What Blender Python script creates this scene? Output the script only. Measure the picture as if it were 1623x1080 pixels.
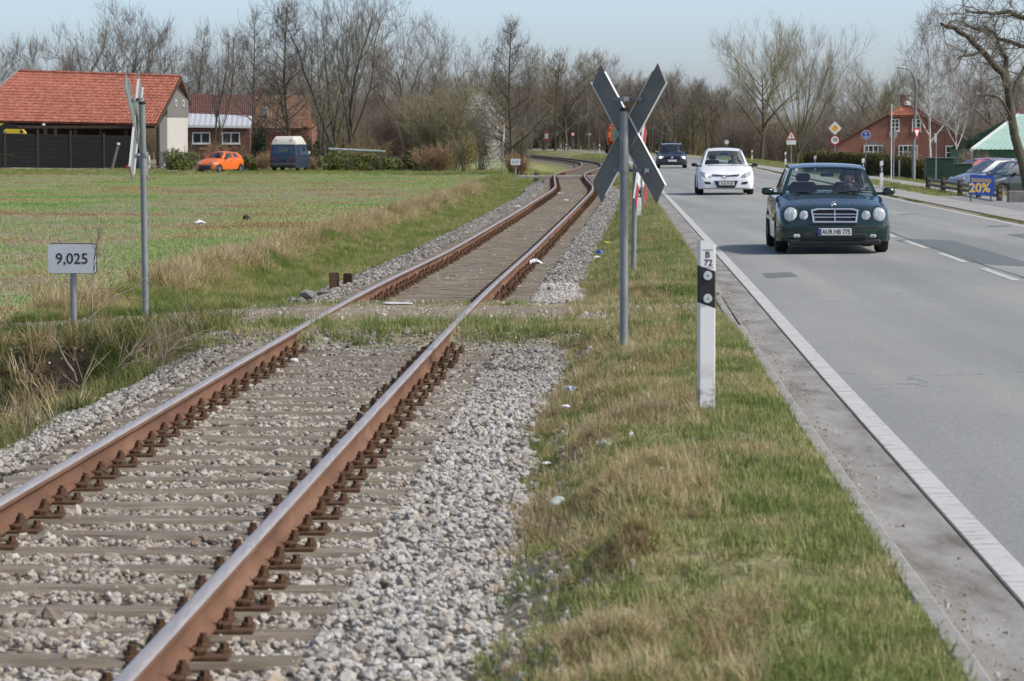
import bpy, bmesh, math, random
import numpy as np
from mathutils import Vector, Matrix, Euler

for o in list(bpy.data.objects):
    bpy.data.objects.remove(o, do_unlink=True)
scene = bpy.context.scene
COL = scene.collection
R = math.radians
rng = np.random.default_rng(7)

# ------------------------------------------------------------------ camera
CAM_H = 1.9
FPX = 5200.0                      # focal length in pixels of the 1623 px wide photograph
PITCH = math.atan((540 - 215) / FPX)
cam_d = bpy.data.cameras.new('camera')
cam = bpy.data.objects.new('camera', cam_d)
COL.objects.link(cam)
cam.location = (0, 0, CAM_H)
cam.rotation_euler = (math.pi / 2 - PITCH, 0, 0)
cam_d.sensor_width = 36
cam_d.lens = 36 * FPX / 1623
cam_d.clip_start = 0.5
cam_d.clip_end = 4000
cam_d.dof.use_dof = True
cam_d.dof.focus_distance = 46
cam_d.dof.aperture_fstop = 9.0
scene.camera = cam

# ------------------------------------------------------------------ world, sun, exposure
SUN_EL = R(47)
SUN_AZ = R(108)                    # clockwise from +Y: the sun stands to the right
world = bpy.data.worlds.new('World')
scene.world = world
world.use_nodes = True
wn = world.node_tree
wn.nodes.clear()
sky = wn.nodes.new('ShaderNodeTexSky')
sky.sky_type = 'NISHITA'
sky.sun_disc = False
sky.sun_elevation = SUN_EL
sky.sun_rotation = SUN_AZ
sky.air_density = 0.5
sky.dust_density = 1.55
sky.ozone_density = 0.4
bg = wn.nodes.new('ShaderNodeBackground')
bg.inputs['Strength'].default_value = 0.145
wo = wn.nodes.new('ShaderNodeOutputWorld')
wn.links.new(sky.outputs[0], bg.inputs['Color'])
wn.links.new(bg.outputs[0], wo.inputs['Surface'])

sun_d = bpy.data.lights.new('sun', 'SUN')
sun_d.energy = 2.0
sun_d.angle = R(6)
sun_d.color = (1.0, 0.955, 0.89)
sun = bpy.data.objects.new('sun', sun_d)
COL.objects.link(sun)
sdir = Vector((math.sin(SUN_AZ) * math.cos(SUN_EL), math.cos(SUN_AZ) * math.cos(SUN_EL), math.sin(SUN_EL)))
sun.rotation_euler = sdir.to_track_quat('Z', 'Y').to_euler()
sun.location = sdir * 80

scene.view_settings.view_transform = 'Standard'
scene.view_settings.look = 'None'
scene.view_settings.exposure = 0.62
scene.view_settings.gamma = 1.0
scene.view_settings.use_curve_mapping = False
scene.render.engine = 'CYCLES'

# ------------------------------------------------------------------ geometry helpers
def ray(px, py):
    x = (px - 811.5) / FPX
    v = (540 - py) / FPX
    cp, sp = math.cos(PITCH), math.sin(PITCH)
    return Vector((x, cp + v * sp, -sp + v * cp))

def at_z(px, py, z):
    d = ray(px, py)
    return Vector((0, 0, CAM_H)) + d * ((z - CAM_H) / d.z)

def at_y(px, py, Y):
    d = ray(px, py)
    return Vector((0, 0, CAM_H)) + d * (Y / d.y)

def zrow(py, Y):
    return at_y(811.5, py, Y).z

def xcol(px, Y):
    return (px - 811.5) / FPX * Y * 1.0005

class MB:
    """collects shapes that become ONE mesh object"""
    def __init__(self):
        self.v = []
        self.f = []
    def add(self, vs, fs, M=None):
        o = len(self.v)
        if M is not None:
            vs = [M @ Vector(p) for p in vs]
        self.v.extend([tuple(p) for p in vs])
        self.f.extend([tuple(i + o for i in f) for f in fs])
        return self
    def box(self, c, s, M=None, taper=(1, 1)):
        x, y, z = s[0] / 2, s[1] / 2, s[2] / 2
        tx, ty = taper
        vs = [(-x, -y, -z), (x, -y, -z), (x, y, -z), (-x, y, -z),
              (-x * tx, -y * ty, z), (x * tx, -y * ty, z), (x * tx, y * ty, z), (-x * tx, y * ty, z)]
        vs = [(a + c[0], b + c[1], d + c[2]) for a, b, d in vs]
        return self.add(vs, [(3, 2, 1, 0), (4, 5, 6, 7), (0, 1, 5, 4), (1, 2, 6, 5), (2, 3, 7, 6), (3, 0, 4, 7)], M)
    def bbox(self, c, s, b=0.01, M=None):
        """box with chamfered edges"""
        x, y, z = s[0] / 2, s[1] / 2, s[2] / 2
        b = min(b, x * .9, y * .9, z * .9)
        bm = bmesh.new()
        bmesh.ops.create_cube(bm, size=1)
        for v in bm.verts:
            v.co = Vector((v.co.x * 2 * x, v.co.y * 2 * y, v.co.z * 2 * z))
        bmesh.ops.bevel(bm, geom=bm.edges[:] , offset=b, segments=1, affect='EDGES', profile=0.5)
        bm.verts.index_update()
        vs = [(v.co.x + c[0], v.co.y + c[1], v.co.z + c[2]) for v in bm.verts]
        fs = [tuple(v.index for v in f.verts) for f in bm.faces]
        bm.free()
        return self.add(vs, fs, M)
    def cyl(self, p0, p1, r0, r1=None, n=12, caps=True, M=None):
        r1 = r0 if r1 is None else r1
        p0, p1 = Vector(p0), Vector(p1)
        d = (p1 - p0).normalized()
        a = Vector((0, 0, 1)) if abs(d.z) < .9 else Vector((1, 0, 0))
        u = d.cross(a).normalized()
        w = d.cross(u)
        vs, fs = [], []
        for p, r in ((p0, r0), (p1, r1)):
            for i in range(n):
                t = 2 * math.pi * i / n
                vs.append(p + (u * math.cos(t) + w * math.sin(t)) * r)
        for i in range(n):
            j = (i + 1) % n
            fs.append((i, j, n + j, n + i))
        if caps:
            fs.append(tuple(range(n - 1, -1, -1)))
            fs.append(tuple(range(n, 2 * n)))
        return self.add(vs, fs, M)
    def tube(self, pts, r, n=8, M=None):
        pts = [Vector(p) for p in pts]
        rs = r if isinstance(r, (list, tuple)) else [r] * len(pts)
        vs, fs = [], []
        u = None
        for k, p in enumerate(pts):
            d = (pts[min(k + 1, len(pts) - 1)] - pts[max(k - 1, 0)]).normalized()
            if u is None:
                a = Vector((0, 0, 1)) if abs(d.z) < .9 else Vector((1, 0, 0))
                u = d.cross(a).normalized()
            else:
                u = (u - d * u.dot(d)).normalized()
            w = d.cross(u)
            for i in range(n):
                t = 2 * math.pi * i / n
                vs.append(p + (u * math.cos(t) + w * math.sin(t)) * rs[k])
        for k in range(len(pts) - 1):
            for i in range(n):
                j = (i + 1) % n
                fs.append((k * n + i, k * n + j, (k + 1) * n + j, (k + 1) * n + i))
        fs.append(tuple(range(n - 1, -1, -1)))
        fs.append(tuple(range((len(pts) - 1) * n, len(pts) * n)))
        return self.add(vs, fs, M)
    def prism(self, poly, y0, y1, M=None):
        """polygon in x,z extruded along y; counter-clockwise seen from -y"""
        n = len(poly)
        vs = [(p[0], y0, p[1]) for p in poly] + [(p[0], y1, p[1]) for p in poly]
        fs = [tuple(range(n)), tuple(range(2 * n - 1, n - 1, -1))]
        for i in range(n):
            j = (i + 1) % n
            fs.append((j, i, n + i, n + j))
        return self.add(vs, fs, M)
    def lathe(self, prof, n=16, M=None, caps=True):
        """profile of (radius, height) about z"""
        vs, fs = [], []
        for r, z in prof:
            for i in range(n):
                t = 2 * math.pi * i / n
                vs.append((r * math.cos(t), r * math.sin(t), z))
        for k in range(len(prof) - 1):
            for i in range(n):
                j = (i + 1) % n
                fs.append((k * n + i, k * n + j, (k + 1) * n + j, (k + 1) * n + i))
        if caps:
            fs.append(tuple(range(n - 1, -1, -1)))
            fs.append(tuple(range((len(prof) - 1) * n, len(prof) * n)))
        return self.add(vs, fs, M)
    def mesh(self, name, smooth=None):
        me = bpy.data.meshes.new(name)
        me.from_pydata(self.v, [], self.f)
        me.update()
        if smooth is not None:
            me.polygons.foreach_set('use_smooth', [True] * len(me.polygons))
            me.set_sharp_from_angle(angle=R(smooth))
        return me
    def build(self, name, mat, parent=None, smooth=None, loc=None, rot=None):
        me = self.mesh(name, smooth)
        return link(name, me, mat, parent, loc, rot)

def link(name, me, mat=None, parent=None, loc=None, rot=None, scale=None):
    o = bpy.data.objects.new(name, me)
    COL.objects.link(o)
    if mat is not None and me is not None and not me.materials:
        me.materials.append(mat)
    if parent is not None:
        o.parent = parent
    if loc is not None:
        o.location = loc
    if rot is not None:
        o.rotation_euler = rot
    if scale is not None:
        o.scale = scale
    return o

def tag(o, label=None, cat=None, group=None, kind=None):
    if label: o['label'] = label
    if cat: o['category'] = cat
    if group: o['group'] = group
    if kind: o['kind'] = kind
    return o

def thing(name, label, cat, loc=(0, 0, 0), rz=0, group=None):
    o = bpy.data.objects.new(name, None)
    COL.objects.link(o)
    o.empty_display_size = .2
    o.location = loc
    o.rotation_euler = (0, 0, rz)
    return tag(o, label, cat, group)

def copy_tree(o, parent=None):
    c = o.copy()
    COL.objects.link(c)
    c.parent = parent
    for ch in list(o.children):
        copy_tree(ch, c)
    return c

def text_mesh(txt, size, align='CENTER', extrude=0.001, bold=0.0, xscale=1.0):
    """flat lettering in the x,z plane facing -y, centred"""
    cu = bpy.data.curves.new('lettering', 'FONT')
    cu.body = txt
    cu.size = size
    cu.align_x = align
    cu.align_y = 'CENTER'
    cu.extrude = extrude
    cu.offset = bold
    cu.resolution_u = 3
    ob = bpy.data.objects.new('lettering', cu)
    COL.objects.link(ob)
    dg = bpy.context.evaluated_depsgraph_get()
    me = bpy.data.meshes.new_from_object(ob.evaluated_get(dg))
    bpy.data.objects.remove(ob, do_unlink=True)
    me.transform(Matrix.Rotation(R(90), 4, 'X') @ Matrix.Diagonal((xscale, 1, 1, 1)))
    me.materials.clear()
    return me

# ------------------------------------------------------------------ noise on arrays
def vnoise(x, y, seed=0):
    x = np.asarray(x, float); y = np.asarray(y, float)
    xi, yi = np.floor(x), np.floor(y)
    fx, fy = x - xi, y - yi
    fx = fx * fx * (3 - 2 * fx); fy = fy * fy * (3 - 2 * fy)
    def h(a, b):
        s = np.sin(a * 127.1 + b * 311.7 + seed * 74.7) * 43758.5453
        return s - np.floor(s)
    return (h(xi, yi) * (1 - fx) + h(xi + 1, yi) * fx) * (1 - fy) + (h(xi, yi + 1) * (1 - fx) + h(xi + 1, yi + 1) * fx) * fy

def fbm(x, y, seed=0, o=3):
    t, a, s = 0, .5, 0
    for k in range(o):
        t = t + a * vnoise(x * 2 ** k, y * 2 ** k, seed + k * 13); s += a; a *= .5
    return t / s

# ------------------------------------------------------------------ materials
def L(c):
    """sRGB 0-255 to linear"""
    out = []
    for v in c:
        v = v / 255
        out.append(v / 12.92 if v <= .04045 else ((v + .055) / 1.055) ** 2.4)
    return tuple(out) + (1,)

MATS = {}
class NT:
    def __init__(self, name):
        self.m = bpy.data.materials.new(name)
        self.m.use_nodes = True
        self.t = self.m.node_tree
        self.t.nodes.clear()
        self.out = self.n('ShaderNodeOutputMaterial')
        MATS[name] = self.m
    def n(self, typ, **kw):
        nd = self.t.nodes.new(typ)
        for k, v in kw.items():
            if k in nd.inputs.keys() if hasattr(nd.inputs, 'keys') else False:
                nd.inputs[k].default_value = v
            else:
                setattr(nd, k, v)
        return nd
    def l(self, a, b):
        self.t.links.new(a, b)
    def noise(self, scale, detail=4, rough=.55, coord=None, stretch=None, dist=0):
        nd = self.n('ShaderNodeTexNoise')
        nd.inputs['Scale'].default_value = scale
        nd.inputs['Detail'].default_value = detail
        nd.inputs['Roughness'].default_value = rough
        nd.inputs['Distortion'].default_value = dist
        if coord is not None:
            src = coord
            if stretch:
                mp = self.n('ShaderNodeMapping')
                mp.inputs['Scale'].default_value = stretch
                self.l(src, mp.inputs['Vector']); src = mp.outputs[0]
            self.l(src, nd.inputs['Vector'])
        return nd.outputs['Fac']
    def ramp(self, fac, stops, interp='LINEAR'):
        nd = self.n('ShaderNodeValToRGB')
        cr = nd.color_ramp
        cr.interpolation = interp
        while len(cr.elements) < len(stops):
            cr.elements.new(.5)
        for e, (p, c) in zip(cr.elements, stops):
            e.position = p
            e.color = c if len(c) == 4 else tuple(c) + (1,)
        self.l(fac, nd.inputs['Fac'])
        return nd.outputs['Color']
    def mix(self, fac, a, b, blend='MIX'):
        nd = self.n('ShaderNodeMix', data_type='RGBA', blend_type=blend)
        for s, v in ((nd.inputs[0], fac), (nd.inputs[6], a), (nd.inputs[7], b)):
            if hasattr(v, 'links') or hasattr(v, 'is_linked'):
                self.l(v, s)
            else:
                s.default_value = v
        return nd.outputs[2]
    def math(self, op, a, b=None):
        nd = self.n('ShaderNodeMath', operation=op)
        for s, v in ((nd.inputs[0], a), (nd.inputs[1], b)):
            if v is None: continue
            if hasattr(v, 'is_linked'): self.l(v, s)
            else: s.default_value = v
        return nd.outputs[0]
    def bsdf(self, color, rough=.7, metal=0, bump=None, bstr=.3, bdist=.01, coat=0, spec=.5, emit=None, estr=0):
        p = self.n('ShaderNodeBsdfPrincipled')
        for k, v in (('Base Color', color), ('Roughness', rough), ('Metallic', metal), ('Coat Weight', coat),
                     ('Specular IOR Level', spec)):
            if hasattr(v, 'is_linked'): self.l(v, p.inputs[k])
            else: p.inputs[k].default_value = v
        if coat: p.inputs['Coat Roughness'].default_value = .04
        if emit:
            p.inputs['Emission Color'].default_value = emit
            p.inputs['Emission Strength'].default_value = estr
        if bump is not None:
            b = self.n('ShaderNodeBump')
            b.inputs['Strength'].default_value = bstr
            b.inputs['Distance'].default_value = bdist
            self.l(bump, b.inputs['Height'])
            self.l(b.outputs[0], p.inputs['Normal'])
        self.l(p.outputs[0], self.out.inputs['Surface'])
        return p

def mat(name, c1, c2=None, scale=6, rough=.7, metal=0, bump=.2, bdist=.004, coat=0, stretch=None, detail=5, lo=.35, hi=.65, spec=.5, world=False):
    """procedural material: two colours mixed by noise, fine bump"""
    if name in MATS: return MATS[name]
    t = NT(name)
    if world:
        co = t.n('ShaderNodeNewGeometry').outputs['Position']
    else:
        co = t.n('ShaderNodeTexCoord').outputs['Object']
    if c2 is None:
        c2 = tuple(min(255, v * .86) for v in c1)
    f = t.noise(scale, detail, .6, co, stretch)
    col = t.ramp(f, [(lo, L(c1)), (hi, L(c2))])
    t.bsdf(col, rough, metal, f if bump else None, bump, bdist, coat, spec)
    return t.m
# ------------------------------------------------------------------ course of track and road
YG = np.arange(-20, 1001, 1.0)
def curve(pts, sig):
    p = np.array(pts)
    v = np.interp(YG, p[:, 0], p[:, 1])
    k = np.exp(-.5 * (np.arange(-4 * sig, 4 * sig + 1) / sig) ** 2); k /= k.sum()
    pad = 4 * sig
    lo = v[0] - (v[1] - v[0]) * np.arange(pad, 0, -1)
    hi = v[-1] + (v[-1] - v[-2]) * np.arange(1, pad + 1)
    s = np.convolve(np.concatenate([lo, v, hi]), k, 'valid')
    return lambda y: np.interp(y, YG, s)
TC = curve([(-20, -3.1), (0, -2.5), (8, -2.24), (12, -2.1), (17, -1.92), (29, -1.5), (39, -1.12), (49, -.78), (60, -.4), (70, .03), (91, .93),
            (105, 1.55), (118, 2.12), (132, 2.52), (146, 2.66), (168, 2.9), (190, 3.66), (215, 4.9), (242, 5.9), (273, 6.5),
            (300, 5.9), (321, 5.05), (376, 2.2), (430, -3), (500, -14), (600, -36), (1000, -150)], 4)
RZ = curve([(-20, 0), (30, 0), (40, 0), (48, -.08), (60, -.2), (90, -.18), (115, -.1), (150, -.15), (168, -.1), (230, -.3), (300, -.35), (1000, -.35)], 4)
RL = curve([(-20, 1.1), (0, 1.69), (13.4, 2.09), (23.2, 2.36), (42, 2.96), (61, 3.53), (106, 4.88), (165, 6.5), (194, 7.3), (240, 8.5),
            (290, 9.4), (341, 9.6), (352, 9.2), (390, 6.6), (443, 1.9), (550, -12), (1000, -80)], 6)
RR = curve([(-20, 8.1), (0, 8.7), (69, 10.8), (80, 11.05), (102, 11.6), (165, 13.25), (191, 14.1), (274, 14.95), (329, 13.8), (387, 11.1),
            (430, 7.1), (494, 2.1), (600, -10), (1000, -70)], 6)
CL = lambda y: RL(y) + .5 * (RR(y) - RL(y)) + .02

def sstep(a, b, x):
    t = np.clip((x - a) / (b - a), 0, 1)
    return t * t * (3 - 2 * t)

def cross_w(y):
    """1 on the farm crossing, 0 elsewhere"""
    return sstep(31.6, 32.6, y) * (1 - sstep(38.4, 39.4, y))

HUM = []
for px_, py_, a_, sx_, sy_ in ((985, 800, .10, .16, .5), (1005, 905, .12, .13, .28), (950, 700, .07, .18, .5), (1050, 760, .06, .2, .4), (930, 955, -.07, .12, .3), (960, 1010, .07, .14, .3), (1150, 900, .04, .25, .5), (900, 600, .05, .2, .7), (1180, 1010, .05, .2, .3)):
    p_ = at_z(px_, py_, .0); HUM.append((p_.x, p_.y, a_, sx_, sy_))
def hz(x, y):
    x = np.asarray(x, float); y = np.asarray(y, float)
    tc, rl, rr = TC(y), RL(y), RR(y)
    u = x - tc
    rz = RZ(y)
    far = np.interp(y, [0, 40, 200, 1000], [-.40, -.43, -.58, -.6])
    # left of the track
    near = np.interp(u, [-60, -12, -7, -4.9, -4.2, -3.7, -3.2, -2.7, -2.1, -1.6, -1.3], [0, .0, .06, .1, .06, -.28, -.42, -.3, .0, .17, .22]) + far
    back = np.interp(u, [-60, -12, -8, -5.3, -4.4, -3.6, -2.8, -2.0, -1.6, -1.3], [0, .0, .0, .04, .2, -.04, -.08, .05, .2, .25]) + far
    t = sstep(30.5, 33.5, y)
    zl = near * (1 - t) + back * t
    zl = zl + rz * np.interp(u, [-6, -2], [0, .8])
    zc = np.interp(u, [-60, -10, -6, -3.6, -2.2, -1.3], [-.43, -.42, -.34, -.22, -.12, -.06])
    c = cross_w(y)
    zl = zl * (1 - c) + zc * c
    # bed under the sleepers
    bed = -.205 + rz
    bed = bed * (1 - c) + (-.045 + rz) * c
    # verge between ballast and kerb
    w = np.maximum(rl - .48 - (tc + 1.95), .4)
    s = np.clip((u - 1.95) / w, 0, 1)
    hump = (fbm(x * 1.7, y * 1.1, 3) - .5) * .20 * np.interp(s, [0, .2, .8, 1], [.3, 1, .6, .05])
    zv = np.interp(s, [0, .12, .35, .7, 1], [-.22, -.12, .03, .07, .045]) + hump + rz * (1 - s) * .9
    for hx_, hy_, a_, sx_, sy_ in HUM:
        zv = zv + a_ * np.exp(-((x - hx_) / sx_) ** 2 - ((y - hy_) / sy_) ** 2)
    zv = zv * (1 - c * .8) + c * .8 * (-.03)
    # right of the road
    v = x - rr
    zr = np.interp(v, [0, .2, .5, 1.7, 3.0, 4.2, 5.2, 7.0, 9.0, 20, 80], [-.03, -.025, -.012, -.012, -.01, -.03, -.12, -.5, -.66, -.75, -.8])
    zr = zr + np.interp(y, [170, 300], [0, -.7]) * np.interp(v, [5, 14], [0, 1])
    z = np.where(u < -1.3, zl, bed)
    shoulder = np.interp(u, [1.3, 1.6, 1.95], [-.205, -.2, -.22]) + rz
    shoulder = shoulder * (1 - c) + (-.06) * c
    z = np.where(u > 1.3, shoulder, z)
    z = np.where(u > 1.95, zv, z)
    z = np.where(x > rl - .48, -.07, z)
    z = np.where(x > rr + .02, zr, z)
    fl = np.clip((-u - 4) / 4, 0, 1)
    z = z + fl * (fbm(x * .35, y * .35, 9) - .5) * .09
    return z

def strip(name, ys, xa, xb, mat, zf, ncol=2, kind='structure', parent=None):
    """sheet along the road between two lateral functions"""
    ys = np.asarray(ys, float)
    vs, fs = [], []
    a, b = xa(ys), xb(ys)
    for i, y in enumerate(ys):
        for k in range(ncol):
            x = a[i] + (b[i] - a[i]) * k / (ncol - 1)
            vs.append((x, y, float(zf(x, y))))
    for i in range(len(ys) - 1):
        for k in range(ncol - 1):
            q = i * ncol + k
            fs.append((q, q + 1, q + ncol + 1, q + ncol))
    m = MB(); m.add(vs, fs)
    o = m.build(name, mat, parent)
    for p in o.data.polygons: p.use_smooth = True
    if kind: o['kind'] = kind
    return o

# ------------------------------------------------------------------ ground sheet
rows = list(np.arange(2, 46, .2))
y = 46.0
while y < 980:
    rows.append(y); y *= 1.022
rows = np.array(rows)
left = [-450, -330, -240, -170, -120, -85, -62, -48, -38, -31, -25, -21, -18, -15.5, -13.5, -12, -10.8, -9.8]
cols = []
for u in left: cols.append(('u', u))
for u in np.arange(-9, -1.31, .16): cols.append(('u', u))
for u in (-1.3, -.8, 0, .8, 1.3, 1.6, 1.95): cols.append(('u', u))
for s in np.linspace(.06, 1, 15): cols.append(('s', s))
cols += [('l', -.479), ('l', .3), ('m', .5), ('r', -.3), ('r', .019)]
for v in (.03, .2, .35, .5, .8, 1.2, 1.65, 2.0, 2.5, 3, 3.5, 4, 4.5, 5.2, 6, 7, 8, 9, 11, 14, 18, 24, 32, 45, 60, 85, 120, 180, 260, 380):
    cols.append(('r', v))
X = np.zeros((len(rows), len(cols)))
tc, rl, rr = TC(rows), RL(rows), RR(rows)
wv = np.maximum(rl - .48 - (tc + 1.95), .4)
for k, (t, a) in enumerate(cols):
    if t == 'u': X[:, k] = tc + a
    elif t == 's': X[:, k] = tc + 1.95 + a * (wv - .001)
    elif t == 'l': X[:, k] = rl + a
    elif t == 'm': X[:, k] = .5 * (rl + rr)
    else: X[:, k] = rr + a
Yg = np.repeat(rows[:, None], len(cols), 1)
Z = hz(X, Yg)
nr, nc = X.shape
V = np.stack([X, Yg, Z], -1).reshape(-1, 3)
idx = np.arange(nr * nc).reshape(nr, nc)
F = np.stack([idx[:-1, :-1], idx[:-1, 1:], idx[1:, 1:], idx[1:, :-1]], -1).reshape(-1, 4)
gme = bpy.data.meshes.new('ground')
gme.from_pydata(V.tolist(), [], F.tolist())
gme.polygons.foreach_set('use_smooth', [True] * len(gme.polygons))

def zones(x, y):
    """bare soil, dry grass, ballast bed weights"""
    tc, rl, rr = TC(y), RL(y), RR(y)
    u = x - tc; v = x - rr
    c = cross_w(y)
    n = fbm(x * .9, y * .45, 21)
    n2 = fbm(x * .12, y * .05, 33)
    n3 = fbm(x * 2.2, y * 1.2, 5)
    bal = (1 - sstep(1.85 + (n - .5) * .7, 2.15 + (n - .5) * .7, u)) * sstep(-1.95 + (n - .5) * .5, -1.6 + (n - .5) * .5, u) * (1 - c)
    path = sstep(34.1, 34.9, y + (n - .5) * 1.4) * (1 - sstep(37.4, 38.2, y + (n - .5) * 1.4)) * sstep(-9, -7, u) * (x < rl)
    path = np.maximum(path * .95, c * (np.abs(u) < 1.9) * .5)
    # dirt strips and bare ground
    soil = np.maximum(path, (np.clip((n3 - .62) * 6, 0, 1)) * ((u > 1.9) & (x < rl)) * .8)
    soil = np.maximum(soil, ((v > .02) & (v < .5)) * .9)
    tog = sstep(1.9, 2.05, u) * (1 - sstep(2.1, 2.5, u))
    soil = np.maximum(soil, tog * np.clip((n3 - .42) * 5, 0, 1))
    field = sstep(5.0, 6.5, -u)
    dirt_f = field * np.clip((fbm(x * .16, y * .045, 33) - .44) * 8, 0, 1) * .85
    soil = np.maximum(soil, dirt_f)
    dry = np.where(u < -1.6, np.interp(u, [-6, -5.0, -4.5, -3.9, -2.5, -1.6], [.03, .2, .75, .12, .12, .4]), .3)
    dry = np.where(x > rr, .35, dry) * np.clip(.35 + 1.3 * n, 0, 1.3)
    dry = np.where((u > 1.9) & (x < rl), np.clip((fbm(x * 1.3, y * .8, 41) - .4) * 3.2, 0, 1) * np.interp((u - 1.9), [0, .5, 1.3], [1, .85, .25]), dry)
    wet = np.interp(u, [-4.1, -3.7, -2.7, -2.3], [0, 1, 1, 0]) * (1 - sstep(32.2, 33.6, y)) * sstep(.25, .5, fbm(x * .7, y * .35, 51))  # ditch bottom: dark mud colour, also painting the shade of a deep hollow
    zones.wet = wet
    return soil, np.clip(dry, 0, 1), bal
so, dr, ba = zones(X, Yg)
wet = zones.wet
att = gme.attributes.new('zone', 'FLOAT_COLOR', 'POINT')
cd = np.stack([so, dr, ba, wet], -1).reshape(-1)
att.data.foreach_set('color', cd.astype(np.float32))

t = NT('ground_soil_and_grass')
pos = t.n('ShaderNodeNewGeometry').outputs['Position']
at = t.n('ShaderNodeAttribute', attribute_name='zone')
sep = t.n('ShaderNodeSeparateColor'); t.l(at.outputs['Color'], sep.inputs[0])
nf = t.noise(9, 6, .65, pos)
nm = t.noise(1.1, 5, .6, pos)
grass = t.ramp(nf, [(.3, L((100, 106, 62))), (.5, L((128, 134, 84))), (.72, L((152, 152, 106)))])
dryc = t.ramp(nf, [(.28, L((96, 82, 54))), (.55, L((150, 130, 92))), (.75, L((184, 166, 126)))])
soilc = t.ramp(nf, [(.3, L((104, 94, 78))), (.55, L((142, 130, 110))), (.75, L((172, 164, 146)))])
balc = t.ramp(nf, [(.3, L((100, 95, 86))), (.7, L((150, 144, 132)))])
c1 = t.mix(sep.outputs[1], grass, dryc)
c2 = t.mix(sep.outputs[0], c1, soilc)
c3 = t.mix(sep.outputs[2], c2, balc)
c3 = t.mix(at.outputs['Alpha'], c3, t.ramp(nf, [(.3, L((34, 30, 24))), (.7, L((62, 54, 42)))]))  # mud tone that darkens the ditch like a shaded hollow
c3 = t.mix(.35, c3, t.ramp(nm, [(.3, (.25, .25, .25, 1)), (.7, (.75, .75, .75, 1))]), 'OVERLAY')
t.bsdf(c3, .95, 0, nf, .6, .03, spec=.15)
ground = link('ground', gme, t.m)
ground['kind'] = 'structure'

# ------------------------------------------------------------------ road
t = NT('asphalt')
pos = t.n('ShaderNodeNewGeometry').outputs['Position']
fine = t.noise(55, 5, .75, pos)
patch = t.noise(.55, 5, .55, pos, (1, .22, 1))
lane = t.noise(.9, 3, .5, pos, (1, .03, 1))
col = t.ramp(fine, [(.28, L((104, 106, 102))), (.5, L((141, 142, 136))), (.74, L((176, 175, 167)))])
col = t.mix(.30, col, t.ramp(patch, [(.35, (.36, .36, .37, 1)), (.65, (.62, .61, .59, 1))]), 'OVERLAY')
col = t.mix(.36, col, t.ramp(lane, [(.38, (.36, .36, .37, 1)), (.62, (.64, .63, .61, 1))]), 'OVERLAY')
crk = t.n('ShaderNodeTexVoronoi', feature='DISTANCE_TO_EDGE'); crk.inputs['Scale'].default_value = .55
wob = t.n('ShaderNodeTexNoise'); wob.inputs['Scale'].default_value = 1.3; t.l(pos, wob.inputs['Vector'])
vm = t.n('ShaderNodeVectorMath', operation='ADD'); t.l(pos, vm.inputs[0]); t.l(wob.outputs['Color'], vm.inputs[1])
t.l(vm.outputs[0], crk.inputs['Vector'])
gate = t.noise(.22, 2, .5, pos)
ck = t.math('MULTIPLY', t.ramp(crk.outputs['Distance'], [(.0, (1, 1, 1, 1)), (.012, (0, 0, 0, 1))]), t.ramp(gate, [(.54, (0, 0, 0, 1)), (.60, (.6, .6, .6, 1))]))
col = t.mix(ck, col, L((84, 86, 84)))
stain = t.noise(1.7, 6, .7, pos, (1, .5, 1))
col = t.mix(t.ramp(stain, [(.62, (0, 0, 0, 1)), (.74, (.35, .35, .35, 1))]), col, L((104, 104, 100)))
t.bsdf(col, .8, 0, fine, .45, .006, spec=.3)
ASPHALT = t.m
YR = np.concatenate([np.arange(2, 60, 1.0), np.arange(60, 620, 3.0)])
flat = lambda z: (lambda x, y: z)
def road_z(x, y):
    a, b = RL(y), RR(y)
    q = (x - a) / (b - a)
    return .035 * (1 - (2 * q - 1) ** 2)
road = strip('road', YR, lambda y: RL(y) - .008, lambda y: RR(y) + .12, ASPHALT, road_z, 9)

t = NT('white_road_paint')
pos = t.n('ShaderNodeNewGeometry').outputs['Position']
wear = t.noise(7, 5, .7, pos, (.6, 2.2, 1))
wear2 = t.noise(60, 3, .6, pos)
wc = t.ramp(wear, [(.38, L((134, 134, 130))), (.44, L((186, 184, 176))), (.8, L((206, 204, 196)))])
wc = t.mix(.35, wc, t.ramp(wear2, [(.3, (.34, .34, .33, 1)), (.65, (.62, .62, .61, 1))]), 'OVERLAY')
t.bsdf(wc, .65, 0, wear2, .2, .003)
PAINT = t.m
strip('road_edge_line', YR, lambda y: RL(y), lambda y: RL(y) + .135, PAINT, lambda x, y: road_z(x, y) + .004)
strip('road_edge_line', YR, lambda y: RR(y) - .13, lambda y: RR(y), PAINT, lambda x, y: road_z(x, y) + .004)
lane_line = thing('lane_line', None, None); lane_line['kind'] = 'structure'
for k in range(-4, 45):
    y0 = 42.15 + 6.05 * k
    s_ = strip('lane_dash', np.linspace(y0, y0 + 3.9, 4), lambda y: CL(y) - .06, lambda y: CL(y) + .06, PAINT, lambda x, y: road_z(x, y) + .004, kind=None, parent=lane_line)
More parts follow.
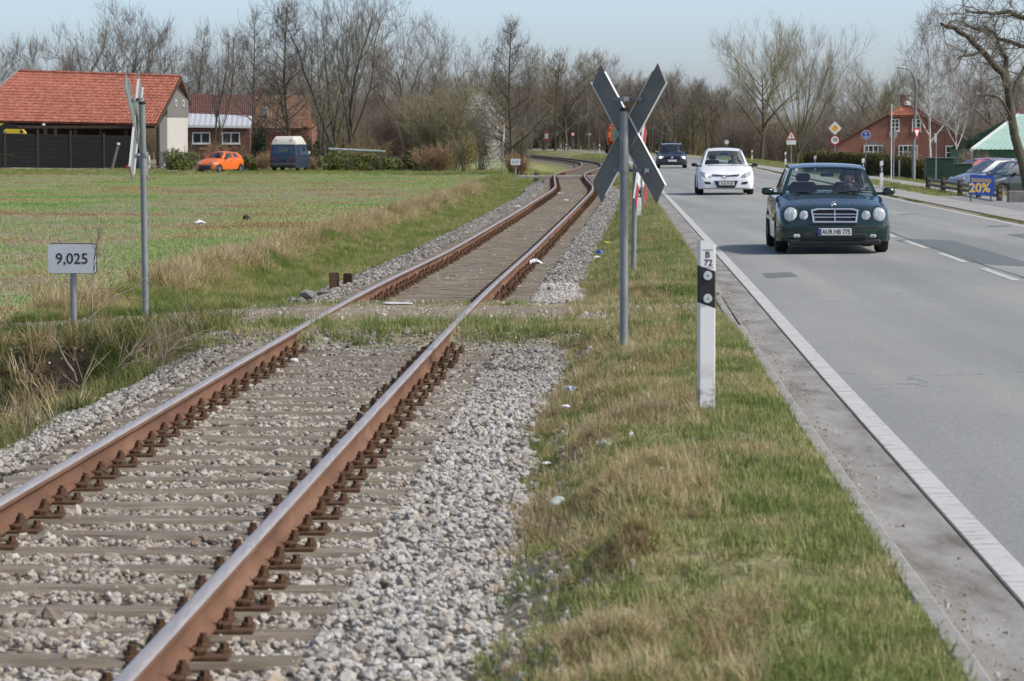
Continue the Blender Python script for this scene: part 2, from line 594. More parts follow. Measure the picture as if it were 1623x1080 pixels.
# repaired places in the asphalt
t = NT('dark_asphalt_patch')
pos = t.n('ShaderNodeNewGeometry').outputs['Position']
fine = t.noise(60, 4, .7, pos)
t.bsdf(t.ramp(fine, [(.3, L((86, 93, 91))), (.7, L((122, 128, 124)))]), .85, 0, fine, .4, .005, spec=.3)
PATCH = t.m
def road_patch(pts, name='asphalt_patch'):
    m = MB()
    m.add([(x, y, road_z(x, y) + .002) for x, y in pts], [tuple(range(len(pts)))])
    o = m.build(name, PATCH); o['kind'] = 'structure'
def px_patch(pp):
    road_patch([tuple(at_z(a, b, .02).xy) for a, b in pp])
px_patch([(1418, 383), (1445, 380), (1512, 383), (1623, 416), (1623, 424), (1580, 422), (1540, 418), (1480, 396)])
px_patch([(1208, 432), (1252, 431), (1266, 438), (1215, 440)])
px_patch([(1594, 372), (1623, 370), (1623, 378)])
px_patch([(1562, 358), (1600, 356.5), (1602, 358.5), (1570, 359.6)])
px_patch([(1424, 340), (1456, 339), (1456, 340.2), (1426, 341.2)])
# tar seam beside the centre line
t = NT('tar_seam'); pos = t.n('ShaderNodeNewGeometry').outputs['Position']
nn = t.noise(3, 4, .6, pos); t.bsdf(t.ramp(nn, [(.35, L((70, 74, 74))), (.7, L((112, 115, 113)))]), .8)
SEAM = t.m
strip('tar_seam', np.arange(12, 140, 1.0), lambda y: CL(y) + .16 + .03 * np.sin(y * .9), lambda y: CL(y) + .20 + .03 * np.sin(y * .9 + .4), SEAM, lambda x, y: road_z(x, y) + .003)

# ------------------------------------------------------------------ gutter and kerb stones on the left
t = NT('gutter_concrete')
pos = t.n('ShaderNodeNewGeometry').outputs['Position']
n1 = t.noise(2.2, 6, .65, pos, (1.6, .35, 1)); n2 = t.noise(45, 4, .7, pos)
gc = t.ramp(n1, [(.32, L((106, 102, 92))), (.48, L((138, 135, 127))), (.7, L((160, 158, 151)))])
gc = t.mix(.4, gc, t.ramp(n2, [(.3, (.3, .3, .3, 1)), (.7, (.68, .68, .68, 1))]), 'OVERLAY')
t.bsdf(gc, .9, 0, n2, .4, .006, spec=.25)
GUT = t.m
YK = np.concatenate([np.arange(3, 60, .5), np.arange(60, 345, 2.0)])
strip('gutter', YK, lambda y: RL(y) - .37, lambda y: RL(y) - .014, GUT, lambda x, y: -.006, 3)
KERB = mat('kerb_concrete', (158, 156, 148), (128, 125, 116), 5, .9, bump=.5, bdist=.01, world=True, lo=.3, hi=.7)
kerb = thing('kerb', None, None); kerb['kind'] = 'structure'
for k in range(120):
    y0 = 9 + k * 1.0
    xa, xb = float(RL(y0)), float(RL(y0 + 1))
    m = MB()
    m.bbox((0, 0, 0), (.105, .985, .24), .018)
    ang = math.atan2(xb - xa, 1.0)
    h = .015 * (float(vnoise(k * .7, 3)) - .5) - .055 * float(cross_w(y0 + .5))
    o = m.build('kerb_stone', KERB, kerb, loc=((xa + xb) / 2 - .425, y0 + .5, -.07 + h), rot=(R(random.Random(k).uniform(-.4, .4)), 0, -ang))

# pavement, side path and forecourt on the right
PAVE = mat('pavement_concrete', (165, 163, 156), (143, 140, 131), 1.2, .9, bump=.2, bdist=.004, world=True, lo=.3, hi=.7)
strip('pavement', np.concatenate([np.arange(40, 200, 1.5), np.arange(200, 330, 4)]), lambda y: RR(y) + .45, lambda y: RR(y) + 1.65, PAVE, lambda x, y: .006, 3)
strip('footpath', np.arange(104, 175, 1.5), lambda y: RR(y) + 3.0, lambda y: RR(y) + 4.1, PAVE, lambda x, y: float(hz(x, y)) + .012, 3)
strip('forecourt', np.arange(58, 104, 1.5), lambda y: RR(y) + 1.655, lambda y: RR(y) + 12, ASPHALT, lambda x, y: float(hz(x, y)) + .014, 14)
# pale track along the far side of the field
LANE = mat('sandy_lane', (176, 166, 146), (148, 138, 118), 1.5, .95, bump=.3, world=True)
def lane_pts(py0, py1, z, px0, px1):
    a = at_z(px0, py0, z); b = at_z(px1, py0 + 3, z); c = at_z(px1, py1 + 3, z); d = at_z(px0, py1, z)
    return a, b, c, d
m = MB()
L0, L1 = at_y(-30, 265, 252), at_y(320, 271, 226)
N = 40
for k in range(N + 1):
    q = k / N
    x = L0.x + (L1.x - L0.x) * q; yy = L0.y + (L1.y - L0.y) * q
    for off in (-2.2, 2.2):
        m.v.append((x, yy + off, float(hz(x, yy + off)) + .03))
for k in range(N):
    m.f.append((2 * k, 2 * k + 2, 2 * k + 3, 2 * k + 1))
o = m.build('field_lane', LANE); o['kind'] = 'structure'
# ------------------------------------------------------------------ scatter by geometry nodes (uncountable stuff only)
def scatter(name, pts, rots, scls, meshes, material, idxs=None, kind='stuff', parent=None):
    pts = np.asarray(pts, np.float32)
    n = len(pts)
    me = bpy.data.meshes.new(name)
    me.vertices.add(n)
    me.vertices.foreach_set('co', pts.reshape(-1))
    a = me.attributes.new('rot', 'FLOAT_VECTOR', 'POINT'); a.data.foreach_set('vector', np.asarray(rots, np.float32).reshape(-1))
    s = np.asarray(scls, np.float32)
    if s.ndim == 1: s = np.repeat(s[:, None], 3, 1)
    a = me.attributes.new('scl', 'FLOAT_VECTOR', 'POINT'); a.data.foreach_set('vector', s.reshape(-1))
    if idxs is None: idxs = rng.integers(0, len(meshes), n)
    a = me.attributes.new('pick', 'INT', 'POINT'); a.data.foreach_set('value', np.asarray(idxs, np.int32))
    col = bpy.data.collections.new(name + '_pieces')
    for k, mm in enumerate(meshes):
        if not mm.materials: mm.materials.append(material)
        elif mm.materials[0] != material and not name.startswith('far_thicket'):
            mm = mm.copy(); mm.materials.clear(); mm.materials.append(material)
        col.objects.link(bpy.data.objects.new('%s_piece_%02d' % (name, k), mm))
    g = bpy.data.node_groups.new(name, 'GeometryNodeTree')
    g.interface.new_socket('Geometry', in_out='INPUT', socket_type='NodeSocketGeometry')
    g.interface.new_socket('Geometry', in_out='OUTPUT', socket_type='NodeSocketGeometry')
    gi = g.nodes.new('NodeGroupInput'); go = g.nodes.new('NodeGroupOutput')
    ci = g.nodes.new('GeometryNodeCollectionInfo')
    ci.inputs['Collection'].default_value = col
    ci.inputs['Separate Children'].default_value = True
    ci.inputs['Reset Children'].default_value = True
    ip = g.nodes.new('GeometryNodeInstanceOnPoints')
    ip.inputs['Pick Instance'].default_value = True
    def attr(nm, typ):
        nd = g.nodes.new('GeometryNodeInputNamedAttribute'); nd.data_type = typ
        nd.inputs['Name'].default_value = nm
        return nd.outputs['Attribute']
    er = g.nodes.new('FunctionNodeEulerToRotation')
    g.links.new(attr('rot', 'FLOAT_VECTOR'), er.inputs[0])
    g.links.new(gi.outputs[0], ip.inputs['Points'])
    g.links.new(ci.outputs[0], ip.inputs['Instance'])
    g.links.new(attr('pick', 'INT'), ip.inputs['Instance Index'])
    g.links.new(er.outputs[0], ip.inputs['Rotation'])
    g.links.new(attr('scl', 'FLOAT_VECTOR'), ip.inputs['Scale'])
    g.links.new(ip.outputs[0], go.inputs[0])
    o = link(name, me, None, parent)
    md = o.modifiers.new('scatter', 'NODES'); md.node_group = g
    o['kind'] = kind
    return o

# ------------------------------------------------------------------ railway track
t = NT('rusty_rail_steel')
geo = t.n('ShaderNodeNewGeometry')
pos = geo.outputs['Position']
n1 = t.noise(3, 5, .6, pos, (1, .25, 1)); n2 = t.noise(90, 3, .6, pos)
c = t.ramp(n1, [(.3, L((96, 68, 50))), (.55, L((126, 93, 70))), (.75, L((144, 114, 92)))])
c = t.mix(.4, c, t.ramp(n2, [(.3, (.3, .3, .3, 1)), (.7, (.65, .65, .65, 1))]), 'OVERLAY')
t.bsdf(c, .75, 0, n2, .3, .003, spec=.3)
RUST = t.m
t = NT('worn_rail_head')
pos = t.n('ShaderNodeNewGeometry').outputs['Position']
n1 = t.noise(6, 4, .6, pos, (6, .3, 1))
t.bsdf(t.ramp(n1, [(.3, L((148, 142, 138))), (.6, L((172, 166, 160))), (.8, L((146, 128, 116)))]), .5, .25)
HEAD = t.m
FIX = mat('rusty_iron_fastener', (100, 72, 46), (66, 46, 31), 40, .85, bump=.5, bdist=.004)
t = NT('weathered_sleeper')
tcn = t.n('ShaderNodeTexCoord'); oi = t.n('ShaderNodeObjectInfo')
add = t.n('ShaderNodeVectorMath', operation='ADD'); t.l(tcn.outputs['Object'], add.inputs[0]); t.l(oi.outputs['Location'], add.inputs[1])
g1 = t.noise(9, 6, .65, add.outputs[0], (.25, 3, 3)); g2 = t.noise(3, 4, .6, add.outputs[0])
c = t.ramp(g1, [(.3, L((88, 80, 68))), (.52, L((126, 117, 102))), (.75, L((158, 149, 132)))])
c = t.mix(.35, c, t.ramp(g2, [(.35, (.34, .32, .29, 1)), (.65, (.62, .62, .62, 1))]), 'OVERLAY')
t.bsdf(c, .9, 0, g1, .5, .008, spec=.25)
SLEEP = t.m

track = thing('railway_track', 'single rusty railway line winding from the lower left towards the wood', 'railway track')
def rail_path():
    ys = list(np.arange(4, 60, 1.0)) + list(np.arange(60, 470, 2.0))
    return np.array(ys)
yr = rail_path()
xr, zr_ = TC(yr), RZ(yr)
tx = np.gradient(xr, yr)
nrm = np.stack([1 / np.sqrt(1 + tx ** 2), -tx / np.sqrt(1 + tx ** 2)], -1)   # to the right
prof_web = [(-.0625, -.149), (.0625, -.149), (.0625, -.138), (.014, -.122), (.008, -.10), (.008, -.06), (.016, -.045), (.033, -.036), (.0335, -.014)]
prof_web = prof_web + [(-a, b) for a, b in reversed(prof_web[2:])]
prof_head = [(.0338, -.0145), (.031, -.005), (.022, -.0008), (0, 0), (-.022, -.0008), (-.031, -.005), (-.0338, -.0145)]
def sweep(name, prof, off, mat_, parent, closed):
    n = len(prof)
    vs, fs = [], []
    for i in range(len(yr)):
        for a, b in prof:
            q = off + a
            vs.append((xr[i] + nrm[i, 0] * q, yr[i] + nrm[i, 1] * q, zr_[i] + b))
    m_ = n if closed else n - 1
    for i in range(len(yr) - 1):
        for k in range(m_):
            j = (k + 1) % n
            fs.append((i * n + k, i * n + j, (i + 1) * n + j, (i + 1) * n + k))
    m = MB(); m.add(vs, fs)
    return m.build(name, mat_, parent, smooth=50)
for side in (-.752, .752):
    r_ = sweep('rail', prof_web, side, RUST, track, True)
    sweep('running_surface', prof_head, side, HEAD, r_, False)

# sleepers and fasteners
SP = .68
sl = MB(); sl.bbox((0, 0, 0), (2.5, .25, .16), .022)
slm = sl.mesh('sleeper'); slm.materials.append(SLEEP)
fx = MB()   # clip bolt and screw outside the rail foot, pointing to +x
fx.bbox((.085, 0, .009), (.17, .155, .018), .004)
fx.bbox((.045, 0, .032), (.06, .085, .036), .010)
fx.bbox((.062, -.04, .026), (.05, .03, .034), .006)
fx.cyl((.064, .005, .044), (.064, .005, .062), .034, .030, 10)
fx.cyl((.064, .005, .062), (.064, .005, .084), .028, .026, n=6)
fx.cyl((.064, .005, .084), (.064, .005, .102), .016, .014, n=8)
fx.cyl((.145, .03, .016), (.145, .03, .036), .034, .030, n=10)
fx.cyl((.145, .03, .036), (.145, .03, .060), .020, .018, n=4)
fxm = fx.mesh('fastener', 35); fxm.materials.append(FIX)
nfix = 0
yy = 10.2
rest_fx = MB()
sleeper_y = []
k = 0
rs = random.Random(3)
while yy < 190:
    if not (31.9 < yy < 38.9):
        sleeper_y.append(yy)
    yy += SP
for yy in sleeper_y[:298]:
    ang = math.atan(float((TC(yy + .5) - TC(yy - .5))))
    z = float(RZ(yy)) - .149 - .018 - .08
    o = link('sleeper', slm, None, track, (float(TC(yy)) + rs.uniform(-.02, .02), yy, z), (0, 0, -ang + R(rs.uniform(-.6, .6))))
    for side in (-1, 1):
        for inner in (-1, 1):
            s = side * .752
            lx = s + inner * .036
            rot = 0 if inner > 0 else math.pi
            vis = (inner > 0)                       # the sides that face the camera
            if nfix < 296 and (vis or yy < 28):
                f_ = link('fastener', fxm, None, o, (lx, 0, .08), (0, 0, rot + R(rs.uniform(-4, 4))))
                nfix += 1
            else:
                M = Matrix.Translation((float(TC(yy)), yy, z)) @ Matrix.Rotation(-ang, 4, 'Z') @ Matrix.Translation((lx, 0, .08)) @ Matrix.Rotation(rot, 4, 'Z')
                rest_fx.box((.085, 0, .01), (.2, .15, .02), M)
                rest_fx.box((.06, 0, .06), (.06, .06, .09), M)
                rest_fx.box((.145, 0, .035), (.05, .09, .04), M)
o = rest_fx.build('fasteners', FIX, track); o['kind'] = 'stuff'
# sleepers beyond 190 m are only a few pixels: joined
rest_sl = MB()
while yy < 460:
    ang = math.atan(float((TC(yy + .5) - TC(yy - .5))))
    rest_sl.box((0, 0, 0), (2.5, .25, .16), Matrix.Translation((float(TC(yy)), yy, float(RZ(yy)) - .247)) @ Matrix.Rotation(-ang, 4, 'Z'))
    yy += SP
o = rest_sl.build('sleepers', SLEEP, track); o['kind'] = 'stuff'

# ------------------------------------------------------------------ ballast
def stone_mesh(seed):
    r = np.random.default_rng(seed)
    bm = bmesh.new()
    bmesh.ops.create_icosphere(bm, subdivisions=1, radius=1)
    # cut by random planes: angular broken stone
    pl = r.normal(size=(9, 3)); pl /= np.linalg.norm(pl, axis=1)[:, None]
    ds = r.uniform(.55, .8, 9)
    for v in bm.verts:
        p = np.array(v.co)
        for n, d in zip(pl, ds):
            e = p @ n
            if e > d: p = p - n * (e - d)
        v.co = Vector(p * np.array([1.15, .9, .72]))
    me = bpy.data.meshes.new('stone')
    bm.to_mesh(me); bm.free()
    return me
STONES = [stone_mesh(k) for k in range(14)]
t = NT('ballast_stone')
oi = t.n('ShaderNodeObjectInfo')
tcn = t.n('ShaderNodeTexCoord')
nn = t.noise(2.5, 4, .6, tcn.outputs['Object'])
sepx = t.n('ShaderNodeSeparateXYZ'); t.l(oi.outputs['Location'], sepx.inputs[0])
clean = t.ramp(oi.outputs['Random'], [(0, L((146, 142, 134))), (.2, L((172, 169, 161))), (.5, L((188, 185, 178))), (.8, L((198, 196, 189))), (.93, L((172, 158, 136))), (1, L((218, 216, 210)))])
brown = t.ramp(oi.outputs['Random'], [(0, L((116, 104, 88))), (.35, L((158, 148, 130))), (.7, L((184, 176, 160))), (.9, L((202, 197, 185))), (1, L((140, 110, 84)))])
at = t.n('ShaderNodeAttribute', attribute_name='grime', attribute_type='INSTANCER')
c = t.mix(at.outputs['Fac'], clean, brown)
at2 = t.n('ShaderNodeAttribute', attribute_name='soot', attribute_type='INSTANCER')
c = t.mix(at2.outputs['Fac'], c, t.ramp(oi.outputs['Random'], [(0, L((84, 81, 75))), (.6, L((122, 119, 111))), (1, L((158, 154, 145)))]))
c = t.mix(.35, c, t.ramp(nn, [(.3, (.34, .33, .31, 1)), (.7, (.66, .66, .66, 1))]), 'OVERLAY')
t.bsdf(c, .9, 0, nn, .3, .1, spec=.25)
BSTONE = t.m
def ballast_points(n, ya, yb, pw):
    q = rng.random(n)
    y = (ya ** pw + q * (yb ** pw - ya ** pw)) ** (1 / pw)
    u = rng.uniform(-2.05, 2.3, n)
    nz = fbm((TC(y) + u) * .9, y * .45, 21)
    edge_r = 1.98 + (nz - .5) * .9
    edge_l = -1.72 + (nz - .5) * .6
    edge_l = np.where(y > 39, edge_l - .35, edge_l)
    ok = (u < edge_r + rng.normal(0, .05, n)) & (u > edge_l) & (cross_w(y) < .3 + .5 * (rng.random(n) < .06))
    y, u = y[ok], u[ok]
    x = TC(y) + u
    z = RZ(y) - .155
    z = z - np.where(np.abs(u) < 1.25, .032, 0)
    z = np.where(u > 1.25, z + np.interp(u, [1.25, 1.7, 2.1], [0, -.005, -.07]), z)
    z = np.where(u < -1.25, z + np.interp(-u, [1.25, 1.5, 2.05], [0, -.02, -.16]), z)
    onrail = (np.abs(np.abs(u) - .752) < .085)
    z = np.where(onrail, z - .03, z)
    z = z - np.where(y > 39, .024, 0) * (np.abs(u) < 1.3)
    z = z + (fbm(x * 3, y * 3, 8) - .5) * .05
    return x, y, z, u
x1, y1, z1, u1 = ballast_points(84000, 11.0, 45, 1.0)
x2, y2, z2, u2 = ballast_points(70000, 45, 150, .7)
bx, by, bz, bu = [np.concatenate(a) for a in ((x1, x2), (y1, y2), (z1, z2), (u1, u2))]
n = len(bx)
sc = np.where(by < 45, rng.lognormal(math.log(.0205), .32, n), rng.lognormal(math.log(.036), .25, n))
grime = np.interp(np.abs(bu + .1), [0, .9, 1.35, 1.7], [.85, .95, .45, .08]) + rng.normal(0, .15, n)
grime = np.where((by > 29) & (by < 34), grime + .35, grime)
order = np.argsort(by)
ballast = bpy.data.objects.new('ballast', None); COL.objects.link(ballast); ballast['kind'] = 'structure'
big = [i for i in order if bu[i] > -1.7 and by[i] < 13.6 and abs(bx[i]) < by[i] * .155 and sc[i] > .02]
rng.shuffle(big)
big = set(int(i) for i in big[:290])
rot = rng.uniform(0, 6.28, (n, 3)); rot[:, :2] = rng.normal(0, .5, (n, 2))
keep = np.array([i not in big for i in range(n)])
so_ = scatter('ballast_stones', np.stack([bx, by, bz], -1)[keep], rot[keep], sc[keep], STONES, BSTONE, parent=ballast)
a = so_.data.attributes.new('grime', 'FLOAT', 'POINT'); a.data.foreach_set('value', np.clip(grime, 0, 1)[keep].astype(np.float32))
soot = np.interp(by, [10, 24, 29, 32, 38, 40, 55, 200], [.12, .15, .55, .6, .6, .55, .7, .6]) + rng.normal(0, .1, n)
soot = np.where((bu > 1.3) & (by > 38.5) & (by < 47), .05, soot)
a = so_.data.attributes.new('soot', 'FLOAT', 'POINT'); a.data.foreach_set('value', np.clip(soot, 0, 1)[keep].astype(np.float32))
for i in big:
    k = rng.integers(0, len(STONES))
    link('stone', STONES[k], None, ballast, (bx[i], by[i], bz[i]), tuple(rot[i]), (sc[i],) * 3)

# gravel on the crossing and grit in the gutter
n = 5200
y = rng.uniform(32.2, 38.8, n); x = TC(y) + rng.uniform(-6, 4.2, n)
on = np.abs(np.abs(x - TC(y)) - .752) < .08
k = ~on & (x < RL(y) - .5)
x, y = x[k], y[k]
o_ = scatter('crossing_gravel', np.stack([x, y, hz(x, y)], -1), rng.uniform(0, 6.28, (len(x), 3)), rng.lognormal(math.log(.013), .4, len(x)), STONES, BSTONE)
a = o_.data.attributes.new('grime', 'FLOAT', 'POINT'); a.data.foreach_set('value', rng.uniform(.3, 1, len(x)).astype(np.float32))
n = 2800
y = 11 + 70 * rng.random(n) ** 1.3; q = np.abs(rng.normal(0, .11, n)); x = RL(y) - .365 + q
k = (q < .33) & (fbm(x * .3, y * .5, 61) > .42)
x, y = x[k], y[k]
o_ = scatter('gutter_grit', np.stack([x, y, np.full(len(x), -.004)], -1), rng.uniform(0, 6.28, (len(x), 3)), rng.lognormal(math.log(.0055), .5, len(x)), STONES, BSTONE)
a = o_.data.attributes.new('grime', 'FLOAT', 'POINT'); a.data.foreach_set('value', np.ones(len(x), np.float32))
# loose stones strewn into the verge
n = 1500
y = rng.uniform(11, 45, n); x = TC(y) + 2.0 + np.abs(rng.normal(0, .3, n))
o_ = scatter('strewn_stones', np.stack([x, y, hz(x, y) + .005], -1), rng.uniform(0, 6.28, (n, 3)), rng.lognormal(math.log(.018), .35, n), STONES, BSTONE)
a = o_.data.attributes.new('grime', 'FLOAT', 'POINT'); a.data.foreach_set('value', rng.uniform(.2, 1, n).astype(np.float32))
n = 2600
y = np.concatenate([rng.uniform(31.5, 33.0, n - 700), rng.uniform(38.2, 39.2, 700)]); x = TC(y) + rng.uniform(-1.9, 2.1, n)
on = np.abs(np.abs(x - TC(y)) - .752) < .085
x, y = x[~on], y[~on]
o_ = scatter('crossing_edge_stones', np.stack([x, y, hz(x, y) + .004], -1), rng.uniform(0, 6.28, (len(x), 3)), rng.lognormal(math.log(.020), .3, len(x)), STONES, BSTONE)
a = o_.data.attributes.new('grime', 'FLOAT', 'POINT'); a.data.foreach_set('value', rng.uniform(.2, .9, len(x)).astype(np.float32))
a = o_.data.attributes.new('soot', 'FLOAT', 'POINT'); a.data.foreach_set('value', rng.uniform(.3, .8, len(x)).astype(np.float32))
# planks of the second crossing
PLANK = mat('pale_crossing_plank', (178, 172, 160), (150, 144, 132), 4, .9, bump=.4)
xp, yp = float(TC(166)), 166.0
cp = thing('plank_crossing', 'pale plank crossing over the rails far away before the bend', 'crossing', (xp, yp, float(RZ(166)) - .06))
for cx_, w_ in ((-1.75, 1.75), (0, 1.28), (1.75, 1.75)):
    for dy in (-.16, .16):
        m = MB(); m.bbox((cx_, dy, 0), (w_, .28, .12), .01); m.build('plank', PLANK, cp)
# ------------------------------------------------------------------ grass
def blade_tuft(seed, nb, h, spread, lean, width, segs=2, curl=.5):
    r = np.random.default_rng(seed)
    vs, fs = [], []
    for b in range(nb):
        a = r.uniform(0, 6.283); rr_ = spread * math.sqrt(r.random())
        p = np.array([math.cos(a) * rr_, math.sin(a) * rr_, -.01])
        az = r.uniform(0, 6.283)
        ln = abs(r.normal(0, lean)) + .05
        hh = h * r.uniform(.55, 1.1)
        side = np.array([-math.sin(az), math.cos(az), 0])
        w = width * r.uniform(.7, 1.2)
        o = len(vs)
        for k in range(segs + 1):
            q = k / segs
            tilt = ln * (1 + curl * q * 2)
            c = p + np.array([math.cos(az) * math.sin(tilt) * hh * q, math.sin(az) * math.sin(tilt) * hh * q, math.cos(tilt) * hh * q])
            if k == segs:
                vs.append(tuple(c))
            else:
                ww = w * (1 - .55 * q)
                vs.append(tuple(c - side * ww)); vs.append(tuple(c + side * ww))
        for k in range(segs):
            i = o + 2 * k
            if k == segs - 1: fs.append((i, i + 1, i + 2))
            else: fs.append((i, i + 1, i + 3, i + 2))
    me = bpy.data.meshes.new('tuft')
    me.from_pydata(vs, [], fs)
    return me

def grass_mat(name, stops, scale=.7, gain=1.0, seed=0.0, rnd=.34):
    t = NT(name)
    stops = [(p, tuple(min(v * gain, .75) for v in c[:3]) + (1,)) for p, c in stops]
    oi = t.n('ShaderNodeObjectInfo')
    off = t.n('ShaderNodeVectorMath', operation='ADD'); t.l(oi.outputs['Location'], off.inputs[0]); off.inputs[1].default_value = (seed, seed * 2, 0)
    n1 = t.noise(scale, 4, .6, off.outputs[0])
    f = t.math('ADD', t.math('MULTIPLY', n1, 1.15), t.math('MULTIPLY', t.math('SUBTRACT', oi.outputs['Random'], .5), rnd))
    f = t.math('SUBTRACT', f, .07)
    col = t.ramp(f, stops)
    p = t.bsdf(col, .75, spec=.2)
    tr = t.n('ShaderNodeBsdfTranslucent'); t.l(col, tr.inputs['Color'])
    mx = t.n('ShaderNodeMixShader'); mx.inputs[0].default_value = .3
    t.l(p.outputs[0], mx.inputs[1]); t.l(tr.outputs[0], mx.inputs[2]); t.l(mx.outputs[0], t.out.inputs['Surface'])
    return t.m
GVERGE = grass_mat('verge_grass', [(.30, L((100, 114, 58))), (.45, L((120, 131, 74))), (.54, L((140, 144, 90))), (.63, L((160, 152, 110))), (.76, L((176, 160, 124)))], .9, 1.2, seed=3)
GFIELD = grass_mat('field_grass', [(.36, L((114, 138, 80))), (.46, L((130, 150, 94))), (.53, L((146, 150, 102))), (.58, L((156, 140, 104))), (.67, L((134, 110, 80)))], .13, 1.4, seed=11, rnd=.16)
GDRY = grass_mat('dry_straw_grass', [(.25, L((122, 104, 70))), (.42, L((168, 150, 108))), (.6, L((194, 176, 136))), (.8, L((210, 196, 160)))], 1.4, seed=5)
GDITCH = grass_mat('ditch_grass', [(.30, L((64, 80, 34))), (.46, L((92, 106, 50))), (.58, L((118, 122, 70))), (.68, L((150, 138, 94))), (.8, L((172, 156, 116)))], .9, 1.1, seed=8)

GBANK = grass_mat('bank_grass', [(.30, L((84, 104, 46))), (.46, L((104, 120, 60))), (.56, L((128, 130, 78))), (.66, L((154, 142, 100))), (.8, L((174, 156, 118)))], .8, 1.38, seed=17)
SHORT = [blade_tuft(k, 18, .062, .06, .55, .0030) for k in range(5)]
MID = [blade_tuft(20 + k, 18, .12, .07, .4, .0036) for k in range(5)]
FIELDT = [blade_tuft(40 + k, 16, .085, .2, .7, .010) for k in range(5)]
TUSS = [blade_tuft(60 + k, 46, .34, .09, .55, .0042, 4, .75) for k in range(5)]
LONG = [blade_tuft(80 + k, 26, .26, .10, .5, .004, 3, .7) for k in range(5)]

def scatter_on(name, x, y, meshes, material, smin, smax, keep=None, tilt=.08, zoff=0.0):
    if keep is not None: x, y = x[keep], y[keep]
    n = len(x)
    z = hz(x, y) + zoff
    rot = np.stack([rng.normal(0, tilt, n), rng.normal(0, tilt, n), rng.uniform(0, 6.28, n)], -1)
    return scatter(name, np.stack([x, y, z], -1), rot, rng.uniform(smin, smax, n), meshes, material)

# verge between ballast and kerb
def verge_xy(n, ya, yb, pw=1.0):
    q = rng.random(n)
    y = (ya ** pw + q * (yb ** pw - ya ** pw)) ** (1 / pw)
    tc, rl = TC(y), RL(y)
    s = rng.random(n) ** .9
    return tc + 1.85 + s * (rl - .485 - (tc + 1.85)), y
def soil_keep(x, y, k=1.0):
    so, dr, ba = zones(x, y)
    return rng.random(len(x)) > np.clip(np.maximum(so, ba) * k, 0, .97)
x, y = verge_xy(30000, 10.5, 42)
scatter_on('verge_grass', x, y, SHORT, GVERGE, .7, 1.35, soil_keep(x, y, .9))
x, y = verge_xy(26000, 42, 130, .75)
scatter_on('verge_grass_beyond_crossing', x, y, MID, GVERGE, .8, 1.4, soil_keep(x, y, .9))
x, y = verge_xy(9000, 130, 345)
scatter_on('verge_grass_far', x, y, FIELDT, GVERGE, .8, 1.5)
x, y = verge_xy(8000, 10.5, 60)
s_ = fbm(x * 1.3, y * .8, 41)
scatter_on('dead_verge_grass', x, y, LONG, GDRY, .3, .62, (s_ > .45) & soil_keep(x, y, .6) & (x - TC(y) < 3.0))
for k_, (hx_, hy_, a_, sx_, sy_) in enumerate(HUM):
    n = 90
    x = rng.normal(hx_ - .02, sx_ * .7, n); y = rng.normal(hy_, sy_ * .7, n)
    if a_ > .045: scatter_on('dead_tussock', x, y, LONG, GDRY, .24, .42, (y > 10.8) & (x < RL(y) - .5), .45)
# tufts at crossing and in the ballast edge
n = 1500
y = rng.uniform(32.0, 34.4, n); x = TC(y) + rng.uniform(-2.4, 3.2, n)
on = np.abs(np.abs(x - TC(y)) - .752) < .09
scatter_on('crossing_grass', x, y, MID, GVERGE, .6, 1.5, ~on & (fbm(x * 2.3, y * 2.3, 71) > .42))
n = 900
y = rng.uniform(37.6, 39.0, n); x = TC(y) + rng.uniform(-2.4, 4, n)
on = np.abs(np.abs(x - TC(y)) - .752) < .09
scatter_on('crossing_grass_back', x, y, SHORT, GVERGE, .6, 1.4, ~on & (fbm(x * 2.3, y * 2.3, 72) > .48))

# left bank and ditch
n = 15000
y = rng.uniform(17, 36, n); x = TC(y) + rng.uniform(-7.5, -1.65, n)
k = (x > -.165 * y) & soil_keep(x, y, .8)
u_ = x - TC(y); k &= ~((u_ > -3.7) & (u_ < -2.75) & (y < 33.3) & (rng.random(n) < .8))
scatter_on('ditch_grass', x, y, LONG, GDITCH, .45, 1.05, k, .25)
n = 800
y = rng.uniform(17, 34, n); x = TC(y) + rng.uniform(-5.6, -1.8, n)
k = (x > -.165 * y) & (fbm(x * .8, y * .5, 91) > .56)
scatter_on('dry_ditch_grass', x, y, TUSS, GDRY, .5, 1.15, k, .3)
n = 3600
y = rng.uniform(39.5, 150, n) ; u = rng.normal(-4.45, .24, n); x = TC(y) + u
k = fbm(x * .5, y * .22, 95) > .43
scatter_on('straw_grass_ridge', x, y, TUSS, GDRY, .6, 1.3, k, .35)
n = 26000
y = 38 + 170 * rng.random(n) ** 1.4; x = TC(y) + rng.uniform(-4.6, -2.0, n)
k = soil_keep(x, y, .6)
scatter_on('track_side_grass', x, y, LONG, GBANK, .35, .8, k, .25)
# pasture
n = 150000
y = 38 + 190 * rng.random(n) ** .8; x = rng.uniform(-.172, .02, n) * y
k = (x < TC(y) - 4.6) & (rng.random(n) < .95) & soil_keep(x, y, .8)
scatter_on('pasture_grass', x, y, FIELDT, GFIELD, .6, 1.15, k, .15)
